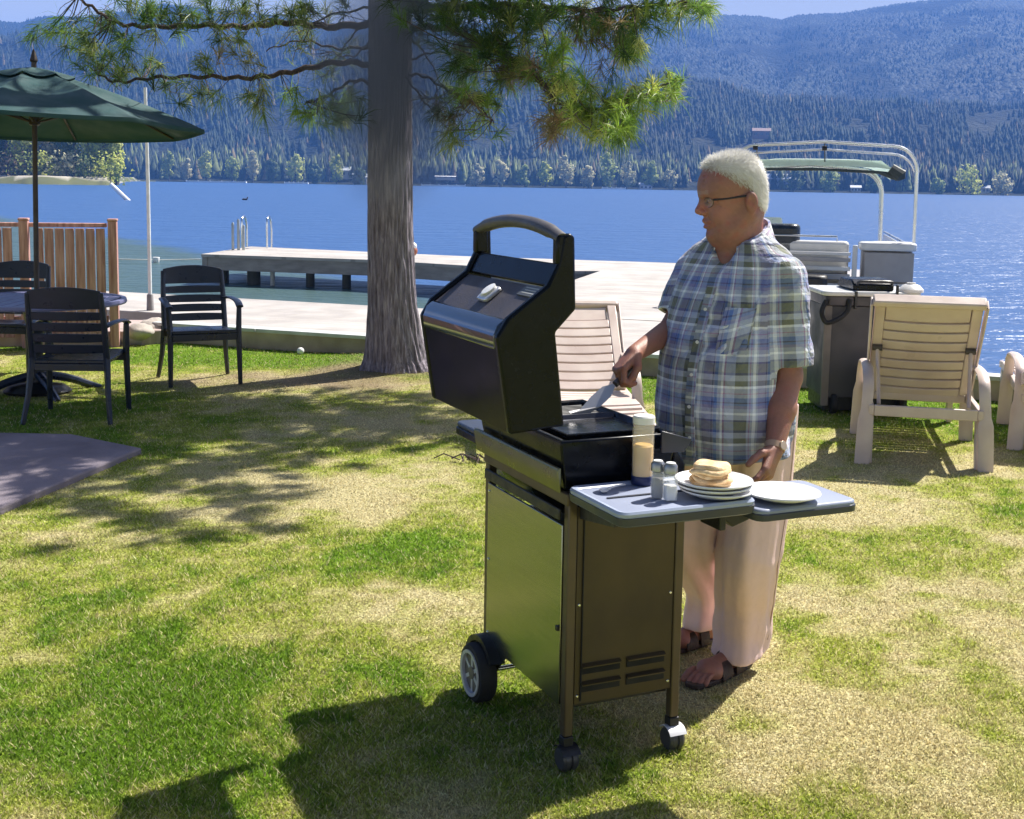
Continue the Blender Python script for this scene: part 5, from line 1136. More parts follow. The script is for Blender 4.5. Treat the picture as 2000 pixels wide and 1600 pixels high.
B([(1000, 115, Y0 - .6), (1060, 165, Y0 - 1.0), (1090, 200, Y0 - 1.1), (1140, 215, Y0 - 1.2), (1200, 205, Y0 - 1.25), (1260, 185, Y0 - 1.3), (1325, 152, Y0 - 1.35)], .016, .006,
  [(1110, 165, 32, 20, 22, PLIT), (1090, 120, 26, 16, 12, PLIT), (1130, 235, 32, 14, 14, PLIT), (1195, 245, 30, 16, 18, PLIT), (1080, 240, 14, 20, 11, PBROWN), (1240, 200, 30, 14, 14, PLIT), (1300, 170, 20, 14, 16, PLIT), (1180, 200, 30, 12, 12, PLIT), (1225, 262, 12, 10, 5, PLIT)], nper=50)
B([(792, 145, Y0), (830, 150, Y0 - .3), (880, 180, Y0 - .6), (930, 205, Y0 - .8), (965, 240, Y0 - .9)], .014, .004,
  [(875, 200, 22, 14, 6, PBROWN), (915, 195, 28, 12, 11, PLIT), (950, 200, 18, 12, 6, PGREEN), (960, 250, 16, 12, 4, PLIT), (890, 270, 16, 10, 4, PDARK), (850, 230, 20, 20, 4, PDARK)], nper=40)
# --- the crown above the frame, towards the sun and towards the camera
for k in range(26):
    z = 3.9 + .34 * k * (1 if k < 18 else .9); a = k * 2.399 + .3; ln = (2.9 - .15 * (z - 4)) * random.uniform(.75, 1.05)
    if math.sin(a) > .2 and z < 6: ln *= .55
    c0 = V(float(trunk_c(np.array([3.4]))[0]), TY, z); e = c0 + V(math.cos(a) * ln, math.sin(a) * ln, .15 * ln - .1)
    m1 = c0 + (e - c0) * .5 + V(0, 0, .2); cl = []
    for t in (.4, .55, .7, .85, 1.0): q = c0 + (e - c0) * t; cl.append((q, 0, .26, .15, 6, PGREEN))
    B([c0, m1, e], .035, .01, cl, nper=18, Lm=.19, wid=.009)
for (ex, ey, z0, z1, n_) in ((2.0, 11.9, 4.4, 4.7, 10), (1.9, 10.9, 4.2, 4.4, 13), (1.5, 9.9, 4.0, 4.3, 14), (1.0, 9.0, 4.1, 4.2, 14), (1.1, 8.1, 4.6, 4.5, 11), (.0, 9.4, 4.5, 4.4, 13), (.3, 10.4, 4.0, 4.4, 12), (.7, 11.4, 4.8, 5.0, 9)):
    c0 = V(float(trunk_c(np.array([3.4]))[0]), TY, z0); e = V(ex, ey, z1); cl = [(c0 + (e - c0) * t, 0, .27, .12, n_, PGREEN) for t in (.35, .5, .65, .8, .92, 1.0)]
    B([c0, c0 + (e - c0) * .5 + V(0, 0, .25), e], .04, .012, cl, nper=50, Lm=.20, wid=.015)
# surface roots and fallen cones / litter under the tree
n = 5200; X = RNG.normal(-1.4, 1.7, n); Y = RNG.normal(9.9, 1.1, n); ok = ((X - U0.x) * WN.x + (Y - U0.y) * WN.y) < -.05
X, Y = X[ok], Y[ok]; n = len(X); a = RNG.random(n) * 6.28; L = .05 + .06 * RNG.random(n); z = lawn_z(X, Y) + .012 + .01 * RNG.random(n)
dx, dy = np.cos(a), np.sin(a); w_ = .0022
v = np.stack([np.stack([X - dy * w_, Y + dx * w_, z], -1), np.stack([X + dy * w_, Y - dx * w_, z], -1), np.stack([X + dx * L, Y + dy * L, z + .012 * RNG.random(n)], -1)], 1).reshape(-1, 3)
me = mesh_np('needle_litter', v, np.arange(3 * n).reshape(-1, 3)); kk = RNG.random((n, 1)); tint_attr(me, np.repeat(np.array([.20, .12, .07]) * (1 - kk) + np.array([.42, .30, .18]) * kk, 3, 0))
tag(link('needle_litter', me, NEEDLE), 'fallen brown needles on the lawn beneath the pine', 'needles', kind='stuff')
# a small broken twig behind the grill
q = at(905, 905); tg = MB()
for k in range(9): a = RNG.random() * 3; tg.tube([(0 + .02 * k, 0, .02), (math.cos(a) * .07 + .02 * k - .05, .03, .05), (math.cos(a) * .14 + .02 * k - .06, .05 * math.sin(a * 3), .02)], .004, 5)
tag(obj('fallen_twig', tg, TWIG), 'dark fallen twig on the lawn behind the grill shelf', 'twig').location = V(q.x - .02, q.y, 0)
# ================================================================== THE MAN
class SDF:
    """signed distance field on a regular grid; shapes are blended in one after another"""
    def __init__(s, lo, hi, h):
        s.lo = np.array(lo, float); s.h = h; s.n = np.ceil((np.array(hi) - s.lo) / h).astype(int) + 1
        s.D = np.full(s.n, .05, np.float32)
    def reg(s, lo, hi, pad):
        a = np.clip(np.floor((np.minimum(lo, hi) - pad - s.lo) / s.h).astype(int), 0, s.n - 1); b = np.clip(np.ceil((np.maximum(lo, hi) + pad - s.lo) / s.h).astype(int) + 1, 1, s.n)
        sl = tuple(slice(x, y) for x, y in zip(a, b))
        ax = [(s.lo[i] + s.h * np.arange(a[i], b[i])).astype(np.float32) for i in range(3)]
        return sl, ax[0][:, None, None], ax[1][None, :, None], ax[2][None, None, :]
    def _mix(s, sl, d, k, mode):
        D = s.D[sl]
        if mode == 'sub': d = -d; h = np.maximum(k - np.abs(D - d), 0) / k; s.D[sl] = np.maximum(D, d) + h * h * k / 4
        else: h = np.maximum(k - np.abs(D - d), 0) / k; s.D[sl] = np.minimum(D, d) - h * h * k / 4
    def cap(s, a, b, ra, rb, k=.01, mode='add'):
        a = np.array(a, float); b = np.array(b, float); pad = max(ra, rb) + .035
        sl, X, Y, Z = s.reg(a, b, pad); ab = b - a; L2 = max(1e-9, (ab ** 2).sum())
        t = np.clip(((X - a[0]) * ab[0] + (Y - a[1]) * ab[1] + (Z - a[2]) * ab[2]) / L2, 0, 1)
        d = np.sqrt((X - a[0] - t * ab[0]) ** 2 + (Y - a[1] - t * ab[1]) ** 2 + (Z - a[2] - t * ab[2]) ** 2) - (ra + (rb - ra) * t)
        s._mix(sl, d, k, mode); return s
    def ell(s, c, r, M=None, k=.01, mode='add'):
        c = np.array(c, float); r = np.array(r, float); pad = r.max() + .035
        sl, X, Y, Z = s.reg(c, c, pad); X = X - c[0]; Y = Y - c[1]; Z = Z - c[2]
        if M is None: x, y, z = X, Y, Z
        else: x, y, z = [X * M[i][0] + Y * M[i][1] + Z * M[i][2] for i in range(3)]
        k0 = np.sqrt((x / r[0]) ** 2 + (y / r[1]) ** 2 + (z / r[2]) ** 2); k1 = np.sqrt((x / r[0] ** 2) ** 2 + (y / r[1] ** 2) ** 2 + (z / r[2] ** 2) ** 2) + 1e-9
        s._mix(sl, k0 * (k0 - 1) / k1, k, mode); return s
    def fn(s, lo, hi, f, k=.01, mode='add'):
        sl, X, Y, Z = s.reg(np.array(lo, float), np.array(hi, float), .0); s._mix(sl, f(X, Y, Z).astype(np.float32), k, mode); return s
    def mesh(s):
        """surface nets"""
        D = s.D; S = D < 0; C = np.zeros(np.array(D.shape) - 1, np.int8)
        for dx in (0, 1):
            for dy in (0, 1):
                for dz in (0, 1): C += S[dx:D.shape[0] - 1 + dx, dy:D.shape[1] - 1 + dy, dz:D.shape[2] - 1 + dz]
        I = np.argwhere((C > 0) & (C < 8)); idx = np.full(C.shape, -1, np.int32); idx[tuple(I.T)] = np.arange(len(I))
        acc = np.zeros((len(I), 3)); cnt = np.zeros(len(I))
        cor = [(x, y, z) for x in (0, 1) for y in (0, 1) for z in (0, 1)]
        for a in cor:
            for ax in range(3):
                if a[ax] == 0:
                    b = list(a); b[ax] = 1
                    va = D[tuple((I + a).T)]; vb = D[tuple((I + b).T)]; m_ = (va < 0) != (vb < 0)
                    t = np.where(m_, va / np.where(m_, va - vb, 1), 0); p_ = np.tile(np.array(a, float), (len(I), 1)); p_[:, ax] = t
                    acc[m_] += p_[m_]; cnt[m_] += 1
        Vv = (I + acc / cnt[:, None]) * s.h + s.lo; F = []
        for ax in range(3):
            o1, o2 = [(1, 2), (2, 0), (0, 1)][ax]
            sh = list(D.shape); sl0 = [slice(None)] * 3; sl1 = [slice(None)] * 3; sl0[ax] = slice(0, -1); sl1[ax] = slice(1, None)
            E = S[tuple(sl0)] != S[tuple(sl1)]; e = np.argwhere(E)
            ok = (e[:, o1] > 0) & (e[:, o2] > 0) & (e[:, o1] < sh[o1] - 1) & (e[:, o2] < sh[o2] - 1); e = e[ok]
            d1 = np.zeros(3, int); d1[o1] = 1; d2 = np.zeros(3, int); d2[o2] = 1
            q = [idx[tuple((e - x).T)] for x in (d1 + d2, d2, 0 * d1, d1)]; q = np.stack(q, -1)
            flip = ~S[tuple(e.T)]; q[flip] = q[flip][:, ::-1]; F.append(q)
        F = np.concatenate(F); return Vv, F[(F >= 0).all(1)]
def relax(v, f, it=2, lam=.5):
    """light smoothing of stair steps"""
    e = np.concatenate([f[:, [0, 1]], f[:, [1, 2]], f[:, [2, 3]], f[:, [3, 0]]]); n = len(v)
    e = np.concatenate([e, e[:, ::-1]]); cnt = np.bincount(e[:, 0], minlength=n)[:, None]
    for _ in range(it):
        s_ = np.stack([np.bincount(e[:, 0], weights=v[e[:, 1], i], minlength=n) for i in range(3)], -1); v = v + lam * (s_ / np.maximum(cnt, 1) - v)
    return v
MAN = V(.73, 4.0, 0)
FW = V(-.62, -.785, 0).normalized(); LF = V(-FW.y, FW.x, 0); LF = LF if LF.x > 0 else -LF        # chest direction, his left side
def T_(f, l, z): return MAN + FW * f + LF * l + V(0, 0, z)
man = thing('person', 'white haired man in a plaid shirt and beige trousers holding a spatula over the grill', 'person', (0, 0, 0))
# joints read from the photo
sR, eR, wR = atY(1356, 535, 4.10), atY(1318, 640, 4.05), atY(1240, 690, 3.83)
sL, eL, wL = atY(1534, 545, 3.86), atY(1538, 735, 3.84), atY(1512, 880, 3.70)
# ---- body, one surface
HC = atY(1434, 380, 3.97); HF = V(-.975, -.16, -.12).normalized(); HL = V(0, 0, 1).cross(HF).normalized(); HL = -HL if HL.y > 0 else HL; HU = (HF.cross(HL)).normalized(); HU = -HU if HU.z < 0 else HU
def Hp(a, l, b): return HC + HF * a + HL * l + HU * b
HM = [tuple(HF), tuple(HL), tuple(HU)]
body = SDF((.22, 3.30, -.01), (1.12, 4.42, 1.82), .0036)
# trunk and legs (under the clothes)
body.ell(T_(0, 0, 1.10), (.16, .17, .30), None, .03).cap(T_(-.01, -.13, 1.36), T_(-.01, .13, 1.36), .075, .075, .06).cap(T_(0, .09, .85), T_(.02, .10, .48), .075, .055, .03).cap(T_(0, -.09, .85), T_(.012, -.118, .48), .07, .048, .03)
footL = [V(.80, 4.06, .07), V(.615, 3.885, .02)]; footR = [V(.72, 4.30, .07), V(.54, 4.17, .02)]
body.cap(T_(.02, .10, .48), footL[0], .048, .034, .02).cap(T_(.012, -.118, .48), V(footR[0].x + .008, footR[0].y - .025, .24), .044, .036, .02).cap(V(footR[0].x + .008, footR[0].y - .025, .24), footR[0], .036, .034, .02)
# neck
nb = T_(-.015, .0, 1.40)
body.cap(Hp(-.030, 0, -.06), nb, .060, .072, .04).cap(Hp(.01, 0, -.12), T_(.03, 0, 1.40), .045, .055, .04)
# arms
body.cap(sR, eR, .052, .042, .04).cap(eR, wR, .043, .027, .02).cap(sL, eL, .056, .044, .04).cap(eL, eL + (wL - eL) * .45, .045, .043, .02).cap(eL + (wL - eL) * .45, wL, .043, .028, .02)
# feet
def foot(p0, p1):
    d = (p1 - p0); d.z = 0; d.normalize(); s_ = V(-d.y, d.x, 0)
    heel = V(p0.x, p0.y, .035) - d * .03
    body.cap(heel, p0 + V(0, 0, .03), .033, .033, .02).cap(V(p0.x, p0.y, .055), p1 - d * .07 + V(0, 0, .018), .036, .030, .03).cap(p1 - d * .09 + s_ * .022 + V(0, 0, .018), p1 - d * .09 - s_ * .022 + V(0, 0, .018), .028, .028, .02)
    for i, (o, r_, L_) in enumerate(((-.040, .0125, .0), (-.017, .0090, .006), (.001, .0088, .002), (.018, .0084, -.006), (.034, .0080, -.016))):
        b0 = p1 - d * .055 + s_ * o * 1.0 + V(0, 0, .018); b1 = p1 + d * (L_ - .008) + s_ * o * 1.05 + V(0, 0, -.003); m1 = (b0 + b1) / 2 + V(0, 0, .006)
        body.cap(b0, m1, r_ * .95, r_, .003).cap(m1, b1, r_, r_ * 1.02, .001)
    return d, s_
fdL, fsL = foot(*footL); fdR, fsR = foot(*footR)
# head
h = lambda a, l, b, r, k=.02, mode='add': body.ell(Hp(a, l, b), r, HM, k, mode)
c_ = lambda p, q, ra, rb, k=.01, mode='add': body.cap(Hp(*p), Hp(*q), ra, rb, k, mode)
h(.004, 0, .036, (.106, .078, .092)); h(.050, 0, .020, (.062, .066, .070), .03); h(.045, 0, -.05, (.060, .061, .088), .03)
h(-.01, 0, -.03, (.080, .070, .070), .03)
for sg in (-1, 1):
    c_((-.020, sg * .056, -.070), (.055, sg * .028, -.118), .026, .024, .03)           # jaw
    h(.060, sg * .036, -.060, (.030, .026, .034), None or .02)                          # cheek
    h(.030, sg * .043, -.112, (.040, .028, .032), .03)                                  # jowl
    c_((.096, sg * .010, .012), (.084, sg * .044, .014), .012, .010, .015)              # brow
    h(.101, sg * .031, -.010, (.014, .017, .011), .012, 'sub')                          # eye hollow
    h(.086, sg * .031, -.010, (.0135, .0145, .0115), .004)                              # lids over the eye
    c_((.095, sg * .016, -.0125), (.090, sg * .044, -.0125), .0016, .0014, .003, 'sub') # closed-looking lid line
    h(-.026, sg * .084, -.026, (.021, .011, .034), .006); h(-.022, sg * .096, -.022, (.011, .007, .019), .004, 'sub'); h(-.024, sg * .084, -.054, (.010, .008, .010), .006)
    h(.110, sg * .0125, -.048, (.0115, .0085, .0085), .006)                             # nostril wing
    c_((.100, sg * .020, -.052), (.090, sg * .033, -.080), .0018, .0014, .006, 'sub')   # smile fold
h(.080, 0, -.122, (.023, .026, .022), .02)                                               # chin
h(.030, 0, -.140, (.052, .046, .030), .03)                                               # under the chin
c_((.100, 0, .002), (.121, 0, -.036), .0095, .0115, .010); h(.121, 0, -.040, (.0135, .0125, .0115), .006)
c_((.101, .018, -.076), (.105, 0, -.0725), .0062, .0072, .006); c_((.101, -.018, -.076), (.105, 0, -.0725), .0062, .0072, .006)
c_((.098, .015, -.092), (.1015, 0, -.093), .0070, .0080, .006); c_((.098, -.015, -.092), (.1015, 0, -.093), .0070, .0080, .006)
c_((.106, .022, -.0835), (.1085, 0, -.083), .0018, .0022, .003, 'sub'); c_((.106, -.022, -.0835), (.1085, 0, -.083), .0018, .0022, .003, 'sub')
for bz in (.040, .053, .066): c_((.108 - (bz - .04) * .3, -.035, bz + .002), (.108 - (bz - .04) * .3, .035, bz + .002), .0016, .0016, .005, 'sub')
for sg in (-1, 1):
    for bz in (-.004, -.014, -.024): c_((.078, sg * .056, bz), (.058, sg * .064, bz * 1.6 + .004), .0012, .0010, .004, 'sub')
    c_((.094, sg * .020, -.026), (.082, sg * .046, -.028), .0020, .0016, .006, 'sub')
c_((.105, -.014, -.105), (.105, .014, -.105), .004, .004, .010, 'sub')
# hands
def hand(g, w, pd, sd, nd, curls, spread=1.0, thumb=None, sc=1.0):
    """w wrist, pd towards the fingers, sd towards the thumb side, nd out of the palm"""
    pd, sd, nd = pd.normalized(), sd.normalized(), nd.normalized(); kn = []
    for i, o in enumerate((.030, .010, -.010, -.028)):
        k0 = w + pd * (.088 - .004 * abs(i - 1) - (.006 if i == 3 else 0)) * sc + sd * o * sc; kn.append(k0)
        g.cap(w + sd * o * .55 + pd * .012, k0, .0165 * sc, .0120 * sc, .014)
    g.ell(w + pd * .05 * sc + nd * .006, (.030, .030, .014), [tuple(pd), tuple(sd), tuple(nd)], .012)
    Ls = ((.040, .024, .020), (.044, .028, .021), (.041, .026, .021), (.032, .020, .018))
    for i, k0 in enumerate(kn):
        d = pd.copy(); p0 = k0; a = 0
        for j, L_ in enumerate(Ls[i]):
            a += curls[i][j]; d = pd * math.cos(R(a)) + nd * math.sin(R(a)); d = (d + sd * (.05 * (1.5 - i)) * spread).normalized(); p1 = p0 + d * L_ * sc
            r0 = (.0100 - .0008 * j - (.0008 if i == 3 else 0)) * sc; g.cap(p0, p1, r0, r0 - .0008, .0035); p0 = p1
    t0 = w + pd * .018 * sc + sd * .024 * sc + nd * .006; 
    if thumb is None: thumb = [(pd * .7 + sd * .75 + nd * .25), (pd * .9 + sd * .25 + nd * .45), (pd * .95 + nd * .5)]
    for j, (dv, L_) in enumerate(zip(thumb, (.042, .032, .026))):
        p1 = t0 + dv.normalized() * L_ * sc; r0 = (.0155, .0120, .0108)[j] * sc; g.cap(t0, p1, r0, (.0125, .0110, .0095)[j] * sc, .006); t0 = p1
# right hand: a grip around the spatula handle, palm down and towards the lid
tipP = atY(1112, 806, 3.66); palmR = atY(1216, 716, 3.78)
shaft = (tipP - palmR).normalized()
pdR = (palmR - wR).normalized(); pdR = (pdR + V(-.25, 0, -.25)).normalized()
ndR = (V(-.1, -.35, -1)); ndR = (ndR - pdR * ndR.dot(pdR)).normalized(); sdR = pdR.cross(ndR); sdR = sdR if sdR.y < 0 else -sdR
hand(body, wR, pdR, sdR, ndR, ((45, 70, 40), (60, 75, 45), (66, 78, 48), (70, 80, 50)), .3, [(pdR * .8 + sdR * .5 + ndR * .45), (pdR * .95 + ndR * .35 - sdR * .1), (pdR * 1.0 + ndR * .25 - sdR * .25)])
# left hand: hanging, relaxed
pdL = (atY(1492, 945, 3.63) - wL).normalized(); ndL = FW * .15 - LF * 1.0; ndL = (ndL - pdL * ndL.dot(pdL)).normalized(); sdL = pdL.cross(ndL); sdL = sdL if sdL.dot(FW) > 0 else -sdL
hand(body, wL, pdL, sdL, ndL, ((18, 28, 18), (22, 32, 20), (26, 34, 22), (30, 36, 24)), 1.0)
bv_, bf_ = body.mesh(); bv_ = relax(bv_, bf_, 1, .35)
rel = bv_ - np.array(HC); ha = rel @ np.array(HF); hl = rel @ np.array(HL); hb = rel @ np.array(HU)
me = mesh_np('body', bv_, bf_, True)
skin = np.tile(np.array([.31, .140, .10]), (len(bv_), 1)); isH = (bv_[:, 2] > 1.42)
nz_ = fbm(bv_[:, 0] * 40, bv_[:, 1] * 40, bv_[:, 2] * 40, 3)[:, None]
skin *= (.74 + .52 * nz_)
nz2 = fbm(bv_[:, 0] * 130, bv_[:, 1] * 130, bv_[:, 2] * 130, 2)[:, None]; skin = skin * (.88 + .24 * nz2); skin[:, 1:] *= (1 - .25 * sstep(.5, .75, nz_))
def blend(mask, c): 
    global skin; mask = mask[:, None]; skin = skin * (1 - mask) + np.array(c) * mask
blend(isH * np.exp(-((ha - .122) / .020) ** 2 - ((hb + .04) / .022) ** 2) * .6, (.50, .17, .13))         # nose
blend(isH * np.exp(-((ha - .065) / .03) ** 2 - ((hb + .05) / .03) ** 2) * .45, (.50, .20, .15))          # cheeks
blend(isH * np.exp(-((ha - .102) / .012) ** 4 - ((hb + .083) / .013) ** 4 - (hl / .026) ** 4) * .75, (.36, .12, .11))  # lips
blend(isH * (np.abs(hb - .018) < .006) * (ha > .082) * (np.abs(hl) < .048) * .25, (.50, .42, .36))        # pale brows
blend((bv_[:, 2] < .10) * .35, (.40, .17, .13)); blend((~isH & (bv_[:, 2] > .8)).astype(float) * .35, (.36, .16, .10))
tint_attr(me, skin)
m, nt, p = nt_new('skin'); a_ = nt.nodes.new('ShaderNodeAttribute'); a_.attribute_name = 'tint'; nt.links.new(a_.outputs['Color'], p.inputs['Base Color'])
p.inputs['Roughness'].default_value = .48; p.inputs['Subsurface Weight'].default_value = .12; p.inputs['Subsurface Radius'].default_value = (1, .35, .2); p.inputs['Subsurface Scale'].default_value = .008
nz = nt.nodes.new('ShaderNodeTexNoise'); nz.inputs['Scale'].default_value = 350; nz.inputs['Detail'].default_value = 3; tc = nt.nodes.new('ShaderNodeTexCoord'); nt.links.new(tc.outputs['Object'], nz.inputs['Vector'])
bp = nt.nodes.new('ShaderNodeBump'); bp.inputs['Strength'].default_value = .5; bp.inputs['Distance'].default_value = .003; nt.links.new(nz.outputs[0], bp.inputs['Height']); nt.links.new(bp.outputs[0], p.inputs['Normal'])
link('body', me, m, man)
# ---- shirt
zs = [.70, .76, .82, .95, 1.08, 1.20, 1.30, 1.37, 1.42, 1.47, 1.53]
RLt = [.232, .232, .230, .226, .222, .214, .206, .198, .170, .118, .082]
RFt = [.218, .222, .228, .236, .228, .200, .168, .142, .120, .100, .080]
CFt = [.035, .038, .042, .050, .048, .032, .014, .002, -.008, -.012, -.012]
shirt = SDF((.28, 3.52, .68), (1.12, 4.42, 1.56), .0046)
zd = np.linspace(.68, 1.56, 90); kz = np.exp(-np.linspace(-2, 2, 9) ** 2); kz /= kz.sum()
def _sm(t): return list(np.convolve(np.pad(np.interp(zd, zs, t), 4, 'edge'), kz, 'valid'))
RLt, RFt, CFt = [q * .955 for q in _sm(RLt)], [q * .955 for q in _sm(RFt)], _sm(CFt); zs = list(zd)
F3, L3v, M3 = np.array(FW), np.array(LF), np.array(MAN)
def torso(off=0.0):
    def fn(X, Y, Z):
        rl, rf, cf = [np.interp(Z, zs, t) for t in (RLt, RFt, CFt)]
        f = (X - M3[0]) * F3[0] + (Y - M3[1]) * F3[1] - cf; l = (X - M3[0]) * L3v[0] + (Y - M3[1]) * L3v[1]
        th = np.arctan2(l, f)
        fold = .010 * (fbm(th * 1.7 + 3, Z * 9 + th * 2.2, None, 3) - .5) + .006 * np.sin(th * 7 + 4 * np.sin(Z * 7)) * np.clip((1.10 - Z) / .3, 0, 1)
        # drag lines from the near armpit across the chest, and across the belly
        u = (l - .12) ; w = (Z - 1.24); rr_ = np.sqrt(u * u + w * w); fold = fold + .0075 * np.sin(11 * np.arctan2(w, -u + .02)) * np.exp(-((rr_ - .09) / .06) ** 2) * (f > 0) * (u < .03)
        fold = fold - .010 * np.exp(-((Z - 1.135 - .35 * (l + .02)) / .014) ** 2) * np.exp(-((l - .05) / .10) ** 2) * (f > 0)
        e = ((np.abs(l) / (rl + off)) ** 2.25 + (np.abs(f) / (rf + off)) ** 2.25) ** (1 / 2.25)
        return (e - 1) * np.minimum(rl, rf) * .92 - fold
    return fn
lo, hi = (.30, 3.56, .70), (1.10, 4.40, 1.545)
shirt.fn(lo, hi, torso(), .001)
endL = eL + (sL - eL) * .10; endR = eR + (sR - eR) * .22
shirt.cap(T_(-.01, -.12, 1.392), T_(-.01, .12, 1.392), .064, .064, .05)
slL = sL + (T_(0, .12, 1.38) - sL) * .12
def sleeve(a, b, ra, rb, ph):
    a = np.array(a); b = np.array(b); ab = b - a; L = np.linalg.norm(ab); ab /= L
    def fn(X, Y, Z):
        px, py, pz = X - a[0], Y - a[1], Z - a[2]; t = px * ab[0] + py * ab[1] + pz * ab[2]
        qx, qy, qz = px - t * ab[0], py - t * ab[1], pz - t * ab[2]; r_ = np.sqrt(qx * qx + qy * qy + qz * qz)
        rr = ra + (rb - ra) * np.clip(t / L, 0, 1); cap_ = np.sqrt(np.maximum(0, rr ** 2 - np.minimum(t, 0) ** 2))
        an = np.arctan2(qy, qx); fold = .006 * (fbm(an * 1.5 + ph, t * 22, None, 3) - .5) * 2 + .004 * np.sin(an * 5 + t * 30 + ph)
        d = np.where(t < 0, np.sqrt(r_ ** 2 + t ** 2) - ra, r_ - rr) - fold * np.clip(t / .06, 0, 1)
        return np.maximum(d, (t - L) * .98)
    return fn
shirt.fn(lo, hi, sleeve(slL, endL, .074, .079, 1.0), .022); shirt.fn(lo, hi, sleeve(sR, endR, .070, .074, 2.3), .022)
# hollow sleeve ends, hem cut, neck opening
shirt.cap(endL + (sL - endL) * .25, endL + (endL - sL) * .3, .062, .072, .002, 'sub'); shirt.cap(endR + (sR - endR) * .4, endR + (endR - sR) * .3, .055, .066, .002, 'sub')
shirt.fn(lo, hi, lambda X, Y, Z: np.minimum(Z - (.765 + .012 * np.sin(((X - .73) * LF.x + (Y - 4.0) * LF.y) * 14) + .02 * (((X - .73) * LF.x + (Y - 4.0) * LF.y) / .2) ** 2), 1.500 - .045 * ((X - .73) * FW.x + (Y - 4.0) * FW.y) / .1 - Z), .002, 'sub')
shirt.ell(T_(.03, 0, .74), (.19, .19, .16), [tuple(FW), tuple(LF), (0, 0, 1)], .01, 'sub')
shirt.cap(T_(-.02, 0, 1.49), T_(-.02, 0, 1.60), .070, .082, .006, 'sub'); shirt.cap(T_(.085, .0, 1.46), T_(.16, .0, 1.36), .048, .010, .006, 'sub')
sv, sf = shirt.mesh(); sv = relax(sv, sf, 1, .3)
me = mesh_np('shirt', sv, sf, True)
# plaid coordinates: round the torso and up it; along and round each sleeve
fc = sv[sf].mean(1); nf = len(sf)
def dseg(P, a, b):
    a = np.array(a); b = np.array(b); ab = b - a; L = np.linalg.norm(ab); ab /= L; q = P - a; t = q @ ab; r_ = np.linalg.norm(q - t[:, None] * ab, axis=1); return t, r_, L, ab
grp = np.zeros(nf, int)
for gi, (a, b, ra) in enumerate(((slL, endL, .074), (sR, endR, .070))):
    t, r_, L, ab = dseg(fc, a, b)
    rl = np.interp(fc[:, 2], zs, RLt); l = (fc - M3) @ L3v; lat = l if gi == 0 else -l
    grp[(np.abs(r_ - ra) < .022) & (t > -.05) & (lat > rl * .86 + .0) & (fc[:, 2] > min(b.z, 1.1) - .03)] = gi + 1
uv = np.zeros((len(sf), 4, 2), np.float32); P = sv[sf].reshape(-1, 3); g4 = np.repeat(grp, 4)
l = (P - M3) @ L3v; f_ = (P - M3) @ F3 - np.interp(P[:, 2], zs, CFt); th = np.arctan2(l, f_)
U = th * .215; Wv = P[:, 2] + .0
for gi, (a, b, rm) in enumerate(((slL, endL, .076), (sR, endR, .072))):
    t, r_, L, ab = dseg(P, a, b); q = P - np.array(a) - t[:, None] * ab
    e1 = np.array(FW) - ab * (np.array(FW) @ ab); e1 /= np.linalg.norm(e1); e2 = np.cross(ab, e1)
    s_ = g4 == gi + 1; U[s_] = (np.arctan2(q @ e2, q @ e1) * rm + .03)[s_]; Wv[s_] = (1.36 - t)[s_]
for fix in range(1, 4):                      # keep a face from straddling the seam behind
    pass
U4 = U.reshape(-1, 4); per = np.where(grp > 0, 2 * np.pi * .074, 2 * np.pi * .215)[:, None]
U4 = np.where(U4 - U4[:, :1] > per / 2, U4 - per, U4); U4 = np.where(U4[:, :1] - U4 > per / 2, U4 + per, U4)
uvl = me.uv_layers.new(name='plaid'); uvl.data.foreach_set('uv', np.stack([U4.ravel(), Wv], -1).astype(np.float32).ravel())
m, nt, p = nt_new('plaid_cotton')
uvn = nt.nodes.new('ShaderNodeUVMap'); uvn.uv_map = 'plaid'; sx_ = nt.nodes.new('ShaderNodeSeparateXYZ'); nt.links.new(uvn.outputs[0], sx_.inputs[0])
def stripes(sock, period, off, stops):
    a_ = nt.nodes.new('ShaderNodeMath'); a_.operation = 'MULTIPLY_ADD'; a_.inputs[1].default_value = 1 / period; a_.inputs[2].default_value = off; nt.links.new(sock, a_.inputs[0])
    f_ = nt.nodes.new('ShaderNodeMath'); f_.operation = 'FRACT'; nt.links.new(a_.outputs[0], f_.inputs[0])
    r_ = nt.nodes.new('ShaderNodeValToRGB'); r_.color_ramp.interpolation = 'CONSTANT'; el = r_.color_ramp.elements
    el[0].position = 0; el[0].color = (*stops[0][1], 1); el[1].position = stops[1][0]; el[1].color = (*stops[1][1], 1)
    for q_, c in stops[2:]: e_ = el.new(q_); e_.color = (*c, 1)
    nt.links.new(f_.outputs[0], r_.inputs[0]); return r_
bs = (.46, .50, .60); na = (.035, .04, .15); ol = (.17, .18, .13); wt = (.95, .98, 1.0); lv = (.28, .26, .44); bl = (.13, .22, .50); pk = (.42, .25, .40)
rU = stripes(sx_.outputs[0], .165, .30, [(0, bs), (.10, ol), (.33, bs), (.37, pk), (.39, bs), (.43, wt), (.49, bs), (.53, lv), (.70, na), (.715, lv), (.74, bl), (.80, bs), (.86, wt), (.90, pk), (.93, bs)])
rV = stripes(sx_.outputs[1], .180, .12, [(0, bs), (.05, na), (.09, ol), (.24, na), (.27, bs), (.36, wt), (.40, bs), (.47, lv), (.52, bl), (.56, na), (.585, bl), (.66, bs), (.72, pk), (.74, bs), (.82, wt), (.86, ol), (.95, bs)])
mx = nt.nodes.new('ShaderNodeMix'); mx.data_type = 'RGBA'; mx.inputs['Factor'].default_value = .5; nt.links.new(rU.outputs[0], mx.inputs['A']); nt.links.new(rV.outputs[0], mx.inputs['B'])
